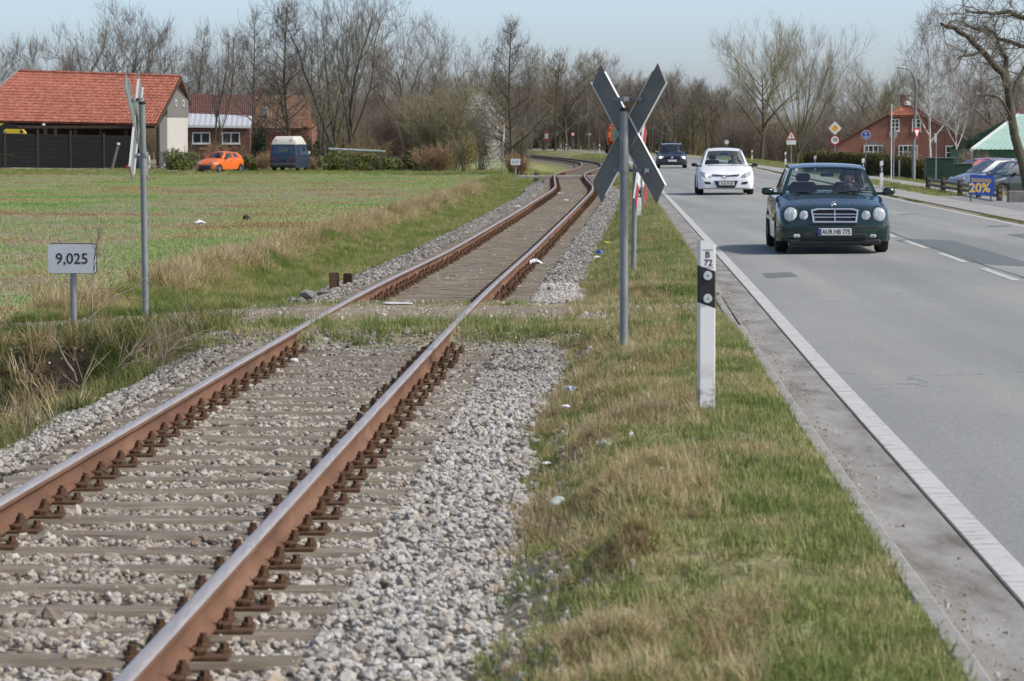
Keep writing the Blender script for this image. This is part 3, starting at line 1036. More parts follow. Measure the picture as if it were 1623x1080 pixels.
# far left strip of rank grass before the vehicles, right-hand verge
n = 9000
x = rng.uniform(-40, 3, n); y = rng.uniform(206, 236, n)
scatter_on('rank_field_edge_grass', x, y, LONG, GBANK, .6, 1.1, x < TC(y) - 2.2)
n = 16000
y = rng.uniform(75, 290, n); v = rng.uniform(1.65, 7, n); x = RR(y) + v
k = ~((y < 104)) & ~((v > 2.9) & (v < 4.2) & (y < 176))
scatter_on('roadside_grass', x, y, MID, GVERGE, .8, 1.5, k)
n = 5000
y = rng.uniform(60, 200, n); x = RR(y) + rng.uniform(.16, .44, n)
scatter_on('gutter_weeds', x, y, SHORT, GDITCH, .5, 1.1, fbm(x * .6, y * .25, 97) > .5)

# ------------------------------------------------------------------ bare trees
def nrmv(a): return a / (np.linalg.norm(a) + 1e-9)
STY = {
 'spread': dict(trunk=.34, h=12, nch=(9, 8, 7, 4), ang=(48, 46, 44, 46), ratio=(.62, .52, .5, .5), gn=.16, trop=(.06, .05, .04, .02), start=(.30, .25, .2, .15), r=.24),
 'round':  dict(trunk=.3, h=12, nch=(12, 8, 7, 4), ang=(42, 38, 36, 36), ratio=(.52, .5, .52, .5), gn=.07, trop=(.0, .07, .07, .06), start=(.24, .2, .2, .15), r=.22),
 'alder':  dict(trunk=1, h=12, nch=(44, 8, 5, 3), ang=(58, 46, 42, 42), ratio=(.36, .42, .5, .5), gn=.08, trop=(.0, .04, .03, .03), start=(.14, .2, .2, .2), r=.17),
 'vase':   dict(trunk=.3, h=13, nch=(6, 11, 7, 5), ang=(20, 40, 42, 44), ratio=(.92, .36, .5, .5), gn=.1, trop=(.07, .03, .04, .03), start=(.22, .28, .2, .15), r=.26),
 'pole':   dict(trunk=1, h=12, nch=(24, 7, 5, 3), ang=(42, 40, 40, 40), ratio=(.26, .45, .5, .5), gn=.07, trop=(.0, .06, .05, .03), start=(.3, .2, .2, .2), r=.13),
 'birch':  dict(trunk=1, h=12, nch=(20, 8, 6, 3), ang=(36, 40, 46, 50), ratio=(.4, .42, .5, .55), gn=.08, trop=(.0, .03, -.04, -.10), start=(.22, .25, .2, .2), r=.13),
 'whip':   dict(trunk=.2, h=12, nch=(10, 9, 7, 3), ang=(26, 24, 24, 24), ratio=(.85, .5, .5, .5), gn=.06, trop=(.0, .03, .04, .03), start=(.05, .25, .25, .2), r=.18),
}
def grow(seed, sty, twig=.009, lev_max=3, fine=(9, 4)):
    S = STY[sty]; r = np.random.default_rng(seed)
    segs = [[] for _ in range(5)]
    def br(p, d, Ln, rad, lev):
        n = max(2, int(round(Ln / (.9, .7, .5, .4, .35)[lev]))); n = min(n, 14)
        tip = max(rad * (.25 if lev else .18), twig)
        pts = [p]; ds = [d]; rs = [rad]
        for i in range(n):
            d = nrmv(d + r.normal(0, S['gn'] * (.5 if lev == 0 else 1), 3) + np.array([0, 0, S['trop'][lev - 1] if lev else .03]))
            p = p + d * Ln / n
            q = (i + 1) / n
            pts.append(p); ds.append(d); rs.append(rad + (tip - rad) * q ** (.8 if lev == 0 else 1))
        for i in range(n): segs[lev].append((pts[i], pts[i + 1], rs[i], rs[i + 1]))
        if lev >= lev_max: return
        nc = S['nch'][lev]
        if lev: nc = max(2, int(round(nc * r.uniform(.7, 1.2))))
        az = r.uniform(0, 6.28)
        st = S['start'][lev]
        for k in range(nc):
            f = st + (1 - st) * (k + r.uniform(.1, .9)) / nc
            if lev == 0 and S['trunk'] < 1: f = max(f, .25)
            i = min(int(f * n), n - 1); w = f * n - i
            pp = pts[i] * (1 - w) + pts[i + 1] * w
            dd = ds[i + 1]; rr_ = rs[i] * (1 - w) + rs[i + 1] * w
            az += 2.4 + r.normal(0, .4)
            a = np.array([0, 0, 1.]) if abs(dd[2]) < .9 else np.array([1., 0, 0])
            e1 = nrmv(np.cross(dd, a)); e2 = np.cross(dd, e1)
            an = R(S['ang'][lev] * r.uniform(.75, 1.2))
            nd = nrmv(dd * math.cos(an) + (e1 * math.cos(az) + e2 * math.sin(az)) * math.sin(an))
            if lev == 0:
                if S['trunk'] >= 1:
                    sh = {'alder': 1.15 - f, 'birch': 1.1 - .75 * f, 'pole': 1.2 - .9 * f}[sty]
                    ln = S['h'] * S['ratio'][0] * sh * r.uniform(.75, 1.2)
                else:
                    ln = S['h'] * S['ratio'][0] * r.uniform(.75, 1.1) * (1.05 - .3 * f)
                cr = min(rr_ * .8, max(.03, ln * .017))
                if S['trunk'] < 1: cr = rr_ * r.uniform(.55, .8)
            else:
                ln = Ln * S['ratio'][lev] * r.uniform(.7, 1.2) * (1.1 - .45 * f)
                cr = max(rr_ * .6, twig)
            br(pp, nd, ln, cr, lev + 1)
    tl = S['h'] * (S['trunk'] if S['trunk'] < 1 else .97)
    if sty in ('spread', 'round'): tl = S['h'] * .62
    if sty == 'whip': tl = S['h'] * .3
    br(np.zeros(3), np.array([r.normal(0, .03), r.normal(0, .03), 1.]), tl, S['r'], 0)
    # bulk twigs on the finest branches
    def bulk(src, per, lmin, lmax, rad, spread, drop):
        A = np.array([q[0] for q in src]); B = np.array([q[1] for q in src])
        n = len(A) * per
        i = np.repeat(np.arange(len(A)), per); w = r.random(n)[:, None]
        p = A[i] * (1 - w) + B[i] * w
        d = B[i] - A[i]; d /= np.linalg.norm(d, axis=1)[:, None] + 1e-9
        d = d + r.normal(0, spread, (n, 3)) + np.array([0, 0, drop]); d /= np.linalg.norm(d, axis=1)[:, None]
        ln = r.uniform(lmin, lmax, n)[:, None]
        m_ = p + d * ln * .5
        d2 = d + r.normal(0, .25, (n, 3)) + np.array([0, 0, drop * .6]); d2 /= np.linalg.norm(d2, axis=1)[:, None]
        q = m_ + d2 * ln * .5
        return [(p[k], m_[k], rad, rad * .8) for k in range(n)] + [(m_[k], q[k], rad * .8, rad * .45) for k in range(n)]
    drop = S['trop'][3]
    Q = np.array([q[1] for q in segs[3]])
    area = (np.ptp(Q[:, 0]) * .75) * (np.ptp(Q[:, 2]) * .8)
    want = S.get('od', .85) * area / (2 * twig * .75)          # metres of twig
    n4 = int(want * .55 / .9); n5 = int(want * .45 / .5)
    def pick(src, n):
        i = r.integers(0, len(src), n); return [src[k] for k in i]
    t4 = bulk(pick(segs[3], n4), 1, .5, 1.3, twig, .5, drop + .05)
    t5 = bulk(pick(t4, n5), 1, .3, .7, twig * .7, .5, drop)
    segs[4] = t4 + t5
    top = float(np.percentile([s[1][2] for s in segs[4]], 99.2))
    return segs, top

def seg_mesh(name, segs, sides):
    """segments of several orders as tapered tubes in one mesh"""
    VV, FF = [], []
    off = 0
    for sg, n in zip(segs, sides):
        if not sg: continue
        A = np.array([s[0] for s in sg]); B = np.array([s[1] for s in sg])
        ra = np.array([s[2] for s in sg]); rb = np.array([s[3] for s in sg])
        d = B - A; d /= np.linalg.norm(d, axis=1)[:, None] + 1e-9
        up = np.where(np.abs(d[:, 2:3]) < .9, np.array([[0, 0, 1.]]), np.array([[1., 0, 0]]))
        e1 = np.cross(d, up); e1 /= np.linalg.norm(e1, axis=1)[:, None] + 1e-9
        e2 = np.cross(d, e1)
        t_ = np.arange(n) * 2 * math.pi / n
        ring = e1[:, None, :] * np.cos(t_)[None, :, None] + e2[:, None, :] * np.sin(t_)[None, :, None]
        if n == 2:
            V = np.stack([A - e1 * ra[:, None], A + e1 * ra[:, None], B + e1 * rb[:, None], B - e1 * rb[:, None]], 1).reshape(-1, 3)
            F = np.arange(len(V)).reshape(-1, 4) + off
            VV.append(V); FF.append(F); off += len(V)
            continue
        va = A[:, None, :] + ring * ra[:, None, None]; vb = B[:, None, :] + ring * rb[:, None, None]
        V = np.concatenate([va, vb], 1).reshape(-1, 3)
        base = (np.arange(len(sg)) * 2 * n)[:, None] + off
        i = np.arange(n)[None, :]; j = (np.arange(n) + 1)[None, :] % n
        F = np.stack([base + i, base + j, base + n + j, base + n + i], -1).reshape(-1, 4)
        VV.append(V); FF.append(F); off += len(V)
    V = np.concatenate(VV); F = np.concatenate(FF)
    me = bpy.data.meshes.new(name)
    me.vertices.add(len(V)); me.vertices.foreach_set('co', V.astype(np.float32).reshape(-1))
    me.loops.add(F.size); me.loops.foreach_set('vertex_index', F.astype(np.int32).reshape(-1))
    me.polygons.add(len(F)); me.polygons.foreach_set('loop_start', np.arange(0, F.size, 4, dtype=np.int32))
    me.polygons.foreach_set('use_smooth', [True] * len(F))
    me.update(calc_edges=True)
    return me

def bark(name, a, b, moss=None):
    t = NT(name)
    tcn = t.n('ShaderNodeTexCoord'); oi = t.n('ShaderNodeObjectInfo')
    n1 = t.noise(2.2, 5, .6, tcn.outputs['Object'], (3, 3, .6))
    c = t.ramp(n1, [(.3, L(a)), (.7, L(b))])
    c = t.mix(t.math('MULTIPLY', oi.outputs['Random'], .5), c, L(moss or tuple(v * .8 for v in a)))
    t.bsdf(c, .95, 0, n1, .5, .03, spec=.1)
    return t.m
BARK = bark('grey_brown_bark', (72, 67, 59), (106, 99, 87), (92, 91, 72))
TWIG = bark('brown_twigs', (108, 99, 90), (134, 124, 113), (124, 119, 104))
TWIGG = bark('olive_twigs', (126, 120, 94), (154, 147, 118), (138, 127, 102))
TWIGR = bark('reddish_twigs', (114, 100, 89), (138, 122, 108), (122, 113, 101))
t = NT('birch_bark')
tcn = t.n('ShaderNodeTexCoord')
n1 = t.noise(3, 5, .7, tcn.outputs['Object'], (1, 1, 3))
t.bsdf(t.ramp(n1, [(.38, L((70, 64, 58))), (.46, L((196, 192, 184))), (.7, L((222, 220, 214)))]), .8)
BIRCH = t.m
BIRCHT = bark('birch_twigs', (112, 100, 94), (150, 138, 130), (150, 146, 140))

TREES = {}
def variant(sty, seed, twigm, barkm=None, twig=.009):
    key = (sty, seed, twigm.name)
    if key not in TREES:
        segs, top = grow(seed, sty, twig)
        tm = seg_mesh('trunk', [segs[0], segs[1]], (8, 6)); tm.materials.append(barkm or BARK)
        cm = seg_mesh('crown', [segs[2], segs[3], segs[4]], (4, 3, 2)); cm.materials.append(twigm)
        TREES[key] = (tm, cm, top, np.array([s[1] for s in segs[4]] or [s[1] for s in segs[3]]))
    return TREES[key]
def plant(name, label, px, Y, top_px, var, rz=0, wide=1.0, group=None, zbase=None, cat='tree', lean=0):
    tm, cm, top, tips = var
    x = xcol(px, Y); z0 = float(hz(x, Y)) - .05 if zbase is None else zbase
    H = zrow(top_px, Y) - z0
    s = H / top
    o = thing(name, label, cat, (x, Y, z0), rz, group)
    o.rotation_euler = (0, lean, rz)
    o.scale = (s * wide, s * wide, s)
    link('trunk', tm, None, o)
    link('crown', cm, None, o)
    return o

# the trees one can tell apart
V_round = [variant('round', s, TWIG) for s in (1, 2)]
V_spread = [variant('spread', s, TWIG) for s in (3, 4)]
V_spreadR = variant('spread', 5, TWIGR)
V_alder = variant('alder', 6, TWIG)
V_vase = [variant('vase', s, TWIG) for s in (7, 8)]
V_pole = [variant('pole', s, TWIG) for s in (9, 10)] + [variant('pole', 11, TWIGR)]
V_birch = [variant('birch', s, BIRCHT, BIRCH) for s in (12, 13)]
V_whip = variant('whip', 14, TWIGG, twig=.007)
V_olive = variant('round', 15, TWIGG)

G1 = 'bare trees behind the red-roofed barn'
plant('bare_tree', 'round bare tree behind barn roof, left of the tallest tree there', 140, 300, 8, V_round[0], .4, 1.0, G1)
plant('bare_tree', 'tallest round bare tree behind the barn roof, right of two', 196, 305, 0, V_round[1], 1.3, 1.0, G1)
plant('bare_tree', 'low bare tree at the left above the barn ridge', 88, 310, 58, V_spread[0], 2.2, .9, G1)
plant('bare_tree', 'broad dark bare tree above the right end of the barn roof', 266, 300, 38, V_spread[1], .9, .8, G1)
plant('bare_tree', 'bare tree cut by the left edge above the barn', -8, 300, 68, V_spread[0], 4, .9, G1)
plant('bare_tree', 'thin upright sapling above the left end of barn ridge', 54, 290, 62, V_pole[0], 1, .45, G1)
plant('bare_tree', 'slim bare tree between barn and brick house', 310, 282, 38, V_pole[1], 2, .9, G1)
plant('bare_tree', 'forked bare tree standing in front of the brick annexe windows', 345, 262, 34, V_vase[0], 2.6, .75, G1)
plant('bare_tree', 'thin bare tree right of the forked tree before the annexe', 372, 285, 40, V_pole[0], .2, 1.0, G1)
G2 = 'tall bare trees behind the parked van'
plant('bare_tree', 'straight tall tree with bushy top left of the camper van roof', 400, 258, 8, V_pole[1], 4.2, 1.0, G2)
plant('bare_tree', 'dark dense bare tree with level branches behind the van', 462, 246, -6, V_alder, 1.1, 1.05, G2)
plant('bare_tree', 'slender leaning pale trunk tree right of the van', 505, 262, 40, V_pole[0], 3, .9, G2)
plant('bare_tree', 'huge forked tree reaching out of the picture, left of a pair', 535, 240, -30, V_vase[1], .5, .85, G2)
plant('bare_tree', 'huge spreading tree reaching out of the picture, right of a pair', 556, 236, -22, V_vase[0], 1.6, .85, G2)
plant('bare_tree', 'broad oak-like bare tree right of the huge pair', 650, 290, 12, V_spread[1], 2.2, .95, G2)
plant('bare_tree', 'rounded bare oak crown next to the broad one', 690, 300, 20, V_spread[0], .3, .8, G2)
plant('bare_tree', 'low spreading bare oak left of the conical tree', 748, 290, 62, V_spread[1], 5.2, 1.0, G2)
plant('bare_tree', 'conical twin-trunked alder beside the far kilometre board', 812, 205, 26, V_alder, .2, .95)
plant('bare_tree', 'thin second stem close beside the conical alder', 826, 207, 70, V_pole[1], 2.8, .8)
# wood in the background
G3 = 'bare trees of the wood behind the bend'
def wood_lab(px):
    for lim, l in ((420, 'bare wood tree seen between barn and the brick house roofs'), (640, 'bare wood tree behind the blue van and the huge forked pair'), (830, 'bare wood tree behind the blossom shrub'),
                   (940, 'bare wood tree behind the small far red and white cross'), (1050, 'bare wood tree behind the large grey crossing cross'), (1200, 'bare wood tree above the oncoming dark and white cars'), (1480, 'bare wood tree behind the road signs and farmhouse')):
        if px < lim: return l
    return 'bare wood tree behind the green shed at right'
wp = [(300, 98), (330, 70), (365, 95), (425, 60), (440, 92), (478, 70), (515, 96), (550, 86), (585, 92), (610, 70), (640, 105), (668, 96), (700, 92), (725, 112), (760, 105),
      (785, 96), (800, 110), (842, 104), (862, 90), (880, 78), (898, 74), (915, 92), (932, 80), (948, 78), (962, 94), (980, 98), (996, 112), (1012, 120), (1030, 128), (1048, 124),
      (1062, 116), (1076, 108), (1092, 122), (1108, 130), (1126, 120), (1146, 134), (1165, 126), (1186, 132), (1340, 122), (1362, 112), (1310, 128), (1420, 130), (1450, 118), (1540, 108), (1560, 122), (1590, 96), (1612, 110)]
WV = [V_pole[0], V_pole[1], V_pole[2], V_spreadR, V_round[0], V_pole[2], V_olive]
rw = random.Random(5)
for k, (px, tp) in enumerate(wp):
    Y = rw.uniform(395, 450)
    if px < 640: Y = rw.uniform(310, 380)
    plant('wood_tree', wood_lab(px), px, Y, tp, WV[k % 7], rw.uniform(0, 6.28), rw.uniform(.85, 1.25), G3)
for k in range(40):
    px = 836 + k * 7.6 + rw.uniform(-4, 4)
    Y = rw.uniform(455, 480) if px < 960 else rw.uniform(372, 395) if px < 1040 else rw.uniform(330, 380)
    plant('wood_tree', wood_lab(px), px, Y, rw.uniform(112, 150), WV[k % 3], rw.uniform(0, 6.28), rw.uniform(.9, 1.3), G3)
# right-hand side
plant('bare_tree', 'large round pale-twigged tree behind the white hatchback', 1206, 268, 42, V_olive, 1.9, 1.0)
plant('bare_tree', 'big fan-shaped tree with many stems behind the warning sign', 1262, 236, 30, V_whip, .6, .95)
plant('bare_tree', 'pale-twigged round bare tree left of the brick house roof', 1398, 345, 96, V_olive, 4, .9)
plant('birch_tree', 'tall birch with fine hanging twigs in front of brick gable', 1474, 244, 8, V_birch[0], .7, .9)
plant('birch_tree', 'slim white-barked birch between brick house and green shed', 1516, 236, 66, V_birch[1], 2.4, .8)
plant('bare_tree', 'brown bare tree behind the ridge of the green shed', 1585, 300, 60, V_spreadR, 2.4, 1.0)

# leaning old tree at the right edge, grown along limbs read from the photograph
def limb_tree():
    Y = 118.0
    def P(px, py, dy=0): return np.array(at_y(px, py, Y + dy))
    r = np.random.default_rng(77)
    root = P(1642, 345)
    main = [P(1642, 350), P(1632, 310), P(1622, 262, .2), P(1608, 215, .3), P(1601, 170, .3), P(1597, 135, .2)]
    limbs = [([P(1597, 137, .2), P(1580, 108, -.3), P(1560, 84, -.8), P(1534, 58, -1.2), P(1512, 44, -1.6), P(1492, 38, -2)], .15),
             ([P(1597, 137, .2), P(1593, 108, .8), P(1588, 84, 1.3), P(1580, 60, 1.8), P(1560, 42, 2.2)], .12),
             ([P(1560, 84, -.8), P(1540, 88, -1.4), P(1520, 92, -2)], .06),
             ([P(1660, 60, 1), P(1630, 74, 1), P(1600, 66, .6), P(1575, 52, .2), P(1545, 46, 0), P(1528, 40, -.4)], .10),
             ([P(1670, 35, .4), P(1640, 28, .2), P(1612, 26, 0), P(1590, 20, 0), P(1562, 20, -.2), P(1530, 16, -.4)], .11),
             ([P(1605, 190, .3), P(1588, 160, -.6), P(1565, 150, -1.2), P(1545, 156, -1.6)], .05),
             ([P(1601, 170, .3), P(1612, 130, .8), P(1630, 96, 1.4), P(1650, 60, 1.6)], .12),
             ([P(1650, 60, 1.6), P(1664, 40, 1.0), P(1670, 20, .4)], .1)]
    segs = [[], [], [], [], []]
    rad = np.linspace(.21, .13, len(main))
    for i in range(len(main) - 1): segs[0].append((main[i] - root, main[i + 1] - root, rad[i], rad[i + 1]))
    def twig(p, d, ln, rr_, lev):
        n = 3
        for i in range(n):
            d = nrmv(d + r.normal(0, .22, 3) + np.array([0, 0, .05]))
            q = p + d * ln / n
            segs[lev].append((p, q, rr_ * (1 - .2 * i), rr_ * (1 - .2 * (i + 1))))
            p = q
            if lev < 4:
                for _ in range(2 if lev > 2 else 3):
                    if r.random() < .72: twig(p, nrmv(d + r.normal(0, .7, 3)), ln * r.uniform(.5, .8), max(rr_ * .55, .006), lev + 1)
    for pts, r0 in limbs:
        n = len(pts)
        for i in range(n - 1):
            a, b = r0 * (1 - .75 * i / n), r0 * (1 - .75 * (i + 1) / n)
            m_ = (pts[i] + pts[i + 1]) / 2 + r.normal(0, .06, 3)
            segs[1].append((pts[i] - root, m_ - root, a, (a + b) / 2)); segs[1].append((m_ - root, pts[i + 1] - root, (a + b) / 2, b))
            for _ in range(3):
                w = r.random(); p = pts[i] * (1 - w) + pts[i + 1] * w - root
                twig(p, nrmv(nrmv(pts[i + 1] - pts[i]) + r.normal(0, .8, 3)), r.uniform(.5, 1.3), .022, 2)
    o = thing('leaning_tree', 'old dark tree with curved leaning trunk before the green shed', 'tree', tuple(root))
    tm = seg_mesh('trunk', [segs[0], segs[1]], (10, 7)); link('trunk', tm, BARK, o)
    cm = seg_mesh('crown', segs[2:], (4, 3, 3)); link('crown', cm, TWIG, o)
limb_tree()

# ------------------------------------------------------------------ shrubs, hedges, thickets
def leaf_cloud(seed, n, rad, size, lump=.35, flat=1.0):
    """uneven cloud of leaf faces filling a bush volume"""
    r = np.random.default_rng(seed)
    blobs = r.normal(0, .45, (9, 3)) * np.array(rad); blobs[:, 2] = r.uniform(.15, 1.0, 9) * rad[2] * 1.1
    br_ = r.uniform(.35, .62, 9)
    k = r.integers(0, 9, n)
    d = r.normal(size=(n, 3)); d /= np.linalg.norm(d, axis=1)[:, None]
    q = (.55 + .45 * r.random(n) ** .5)[:, None]
    c = blobs[k] + d * q * (br_[k][:, None] * np.array(rad))
    c[:, 2] = np.maximum(c[:, 2], .02)
    return c, r
def leaf_mesh(name, c, r, size):
    n = len(c)
    a = r.normal(size=(n, 3)); a /= np.linalg.norm(a, axis=1)[:, None]
    b = np.cross(a, r.normal(size=(n, 3))); b /= np.linalg.norm(b, axis=1)[:, None]
    s = (size * r.uniform(.6, 1.3, n))[:, None]
    V = np.stack([c - a * s, c + b * s * .5, c + a * s, c - b * s * .5], 1).reshape(-1, 3)
    F = np.arange(4 * n).reshape(-1, 4)
    me = bpy.data.meshes.new(name)
    me.from_pydata(V.tolist(), [], F.tolist())
    return me
def leaf_mat(name, stops):
    t = NT(name)
    tcn = t.n('ShaderNodeTexCoord'); oi = t.n('ShaderNodeObjectInfo')
    ad = t.n('ShaderNodeVectorMath', operation='ADD'); t.l(tcn.outputs['Object'], ad.inputs[0]); t.l(oi.outputs['Location'], ad.inputs[1])
    n1 = t.noise(2.6, 5, .7, ad.outputs[0])
    t.bsdf(t.ramp(n1, stops), .7, spec=.25)
    return t.m
EVER = leaf_mat('evergreen_leaves', [(.3, L((64, 78, 40))), (.5, L((102, 110, 56))), (.68, L((146, 144, 80))), (.8, L((150, 130, 90)))])
IVY = leaf_mat('dark_ivy_leaves', [(.3, L((46, 58, 34))), (.6, L((76, 88, 50))), (.8, L((108, 110, 68)))])
CONI = leaf_mat('conifer_needles', [(.3, L((38, 48, 32))), (.6, L((62, 72, 46))), (.8, L((84, 88, 58)))])
STRAWB = leaf_mat('withered_stems', [(.3, L((112, 92, 68))), (.55, L((154, 130, 98))), (.8, L((186, 164, 130)))])
YELL = leaf_mat('yellow_blossom', [(.3, L((120, 108, 44))), (.6, L((168, 146, 52))), (.8, L((190, 172, 84)))])
BLOSS = leaf_mat('white_blossom', [(.3, L((176, 176, 160))), (.6, L((206, 206, 194))), (.8, L((224, 224, 216)))])
HEDGE = leaf_mat('hedge_leaves', [(.3, L((58, 60, 34))), (.5, L((92, 88, 48))), (.7, L((126, 112, 62))), (.85, L((142, 126, 84)))])

def stems_mesh(seed, n, rad, h, r0=.02, fan=.5, sub=5):
    r = np.random.default_rng(seed)
    s0, s1 = [], []
    for k in range(n):
        a = r.uniform(0, 6.28); q = r.random() ** .5
        p = np.array([math.cos(a) * rad[0] * q * .35, math.sin(a) * rad[1] * q * .35, -.05])
        d = nrmv(np.array([math.cos(a) * fan * q, math.sin(a) * fan * q, 1]) + r.normal(0, .08, 3))
        ln = h * r.uniform(.6, 1.05); m_ = 6
        for i in range(m_):
            d = nrmv(d + r.normal(0, .07, 3))
            e = p + d * ln / m_
            s0.append((p, e, r0 * (1 - .8 * i / m_), r0 * (1 - .8 * (i + 1) / m_)))
            if i > 0:
                for _ in range(sub):
                    dd = nrmv(d + r.normal(0, .45, 3)); l2 = ln * r.uniform(.1, .3)
                    f = e + dd * l2
                    s1.append((e, f, r0 * .3, r0 * .12))
                    for _ in range(2):
                        d3 = nrmv(dd + r.normal(0, .5, 3)); s1.append((e * .4 + f * .6, e * .4 + f * .6 + d3 * l2 * .6, r0 * .22, r0 * .1))
            p = e
    return s0, s1

def bush(name, label, px, Y, w_px, top_px, leafm, seed, leaves=1600, lsize=.07, stemm=None, stems=30, group=None, cat='shrub', depth=.8, zb=None):
    x = xcol(px, Y); z0 = (float(hz(x, Y)) if zb is None else zb) - .03
    w = w_px / FPX * Y / 2; H = zrow(top_px, Y) - z0
    o = thing(name, label, cat, (x, Y, z0), 0, group)
    if stems:
        s0, s1 = stems_mesh(seed, stems, (w, w * depth), H, .016 + .004 * H, .55 * w / H, 4)
        # keep stems inside the wanted width
        link('stems', seg_mesh('stems', [s0, s1], (4, 3)), stemm or TWIG, o)
    if leaves:
        c, r = leaf_cloud(seed, leaves, (w * .95, w * depth, H * .72), lsize)
        c[:, 2] *= H / max(c[:, 2].max(), .01)
        c[:, 0] *= w / np.abs(c[:, 0]).max()
        link('foliage', leaf_mesh('foliage', c, r, lsize), leafm, o)
    return o
bush('willow_shrub', 'large grey-green leafless shrub fanning out beside white blossom', 700, 232, 150, 152, EVER, 1, 0, 0, TWIGG, 150)
bush('willow_shrub', 'brownish leafless shrub left of the large fanning one', 640, 240, 110, 168, EVER, 2, 0, 0, TWIGR, 110)
ob = bush('blossom_shrub', 'white blossoming blackthorn shrub near the pale posts', 764, 226, 50, 152, BLOSS, 3, 0, .075, TWIGG, 22)
rb_ = np.random.default_rng(31)
cc = []
for px_, py_, n_ in ((770, 166, 800), (779, 182, 900), (784, 202, 800), (782, 226, 600), (760, 160, 500), (784, 246, 600), (750, 174, 350), (770, 196, 500), (776, 258, 350)):
    q_ = np.array(at_y(px_, py_, 225.4)) - np.array(ob.location)
    cc.append(q_ + rb_.normal(0, 1, (n_, 3)) * np.array([.26, .4, .36]))
cc = np.concatenate(cc); cc = cc[cc[:, 2] > .1]
link('blossom', leaf_mesh('blossom', cc, rb_, .05), BLOSS, ob)
bush('broom_shrub', 'small yellow flowering shrub in front of the blossom', 738, 220, 34, 214, YELL, 4, 420, .07, TWIGG, 24)
bush('evergreen_shrub', 'low evergreen shrub right of the blue van', 548, 226, 88, 239, EVER, 5, 5200, .085, TWIG, 14)
bush('evergreen_shrub', 'yellowish low evergreen shrub, middle of the row by the field', 604, 224, 76, 241, EVER, 6, 4600, .085, TWIG, 12)
bush('evergreen_shrub', 'low evergreen shrub at the right end of the row by the field', 662, 226, 84, 240, IVY, 7, 4600, .085, TWIG, 12)
bush('ivy_shrub', 'dark ivy-green shrub close behind the van roof', 492, 246, 40, 214, IVY, 8, 2200, .09, TWIG, 12)
bush('conifer', 'dark narrow conifer before the brick house', 413, 250, 30, 180, CONI, 9, 2600, .10, TWIG, 6, cat='tree', depth=1.0)
bush('evergreen_shrub', 'green shrub left of the orange car', 292, 226, 66, 234, EVER, 10, 3600, .085, TWIG, 16)
bush('evergreen_shrub', 'bright low shrub between orange car and van', 396, 225, 46, 246, EVER, 11, 2200, .08, STRAWB, 16)
bush('withered_shrub', 'withered brown weeds behind the orange car', 355, 238, 90, 228, STRAWB, 12, 700, .08, STRAWB, 60)
bush('withered_shrub', 'withered straw-coloured weeds between the cars', 420, 232, 40, 244, STRAWB, 13, 300, .08, STRAWB, 60)
bush('withered_shrub', 'withered tall weeds under the large leafless shrub', 690, 222, 110, 232, STRAWB, 14, 600, .07, STRAWB, 110)
bush('withered_shrub', 'withered tall weeds behind the evergreen row', 580, 236, 110, 226, STRAWB, 15, 300, .07, STRAWB, 90)
bush('withered_shrub', 'withered weeds around the foot of the conical alder', 820, 203, 50, 245, STRAWB, 16, 500, .06, STRAWB, 60)
bush('withered_shrub', 'withered weeds right of the van tail', 497, 228, 30, 250, STRAWB, 17, 200, .07, STRAWB, 40)
# far thicket that closes the view under the wood
def thicket_pts(n, pxa, pxb, Ya, Yb, sa, sb):
    px = rng.uniform(pxa, pxb, n); Y = rng.uniform(Ya, Yb, n)
    x = (px - 811.5) / FPX * Y
    return np.stack([x, Y, hz(x, Y) - .1], -1), np.stack([np.zeros(n), np.zeros(n), rng.uniform(0, 6.28, n)], -1), rng.uniform(sa, sb, n)
THK = []
for k in range(4):
    s0, s1 = stems_mesh(200 + k, 34, (1.6, 1.6), 5, .04, .35, 5)
    mm = seg_mesh('thicket', [s0, s1], (3, 3)); mm.materials.append((TWIG, TWIGR, TWIG, TWIGG)[k]); THK.append(mm)
P_ = [thicket_pts(170, 240, 1200, 455, 520, .9, 1.75), thicket_pts(60, 0, 260, 330, 380, .5, .9), thicket_pts(70, 250, 640, 385, 430, .7, 1.2), thicket_pts(90, 1060, 1640, 330, 420, .7, 1.15), thicket_pts(40, 560, 830, 300, 360, .5, .9)]
scatter('far_thicket', np.concatenate([p[0] for p in P_]), np.concatenate([p[1] for p in P_]), np.concatenate([p[2] for p in P_]), THK, TWIG)

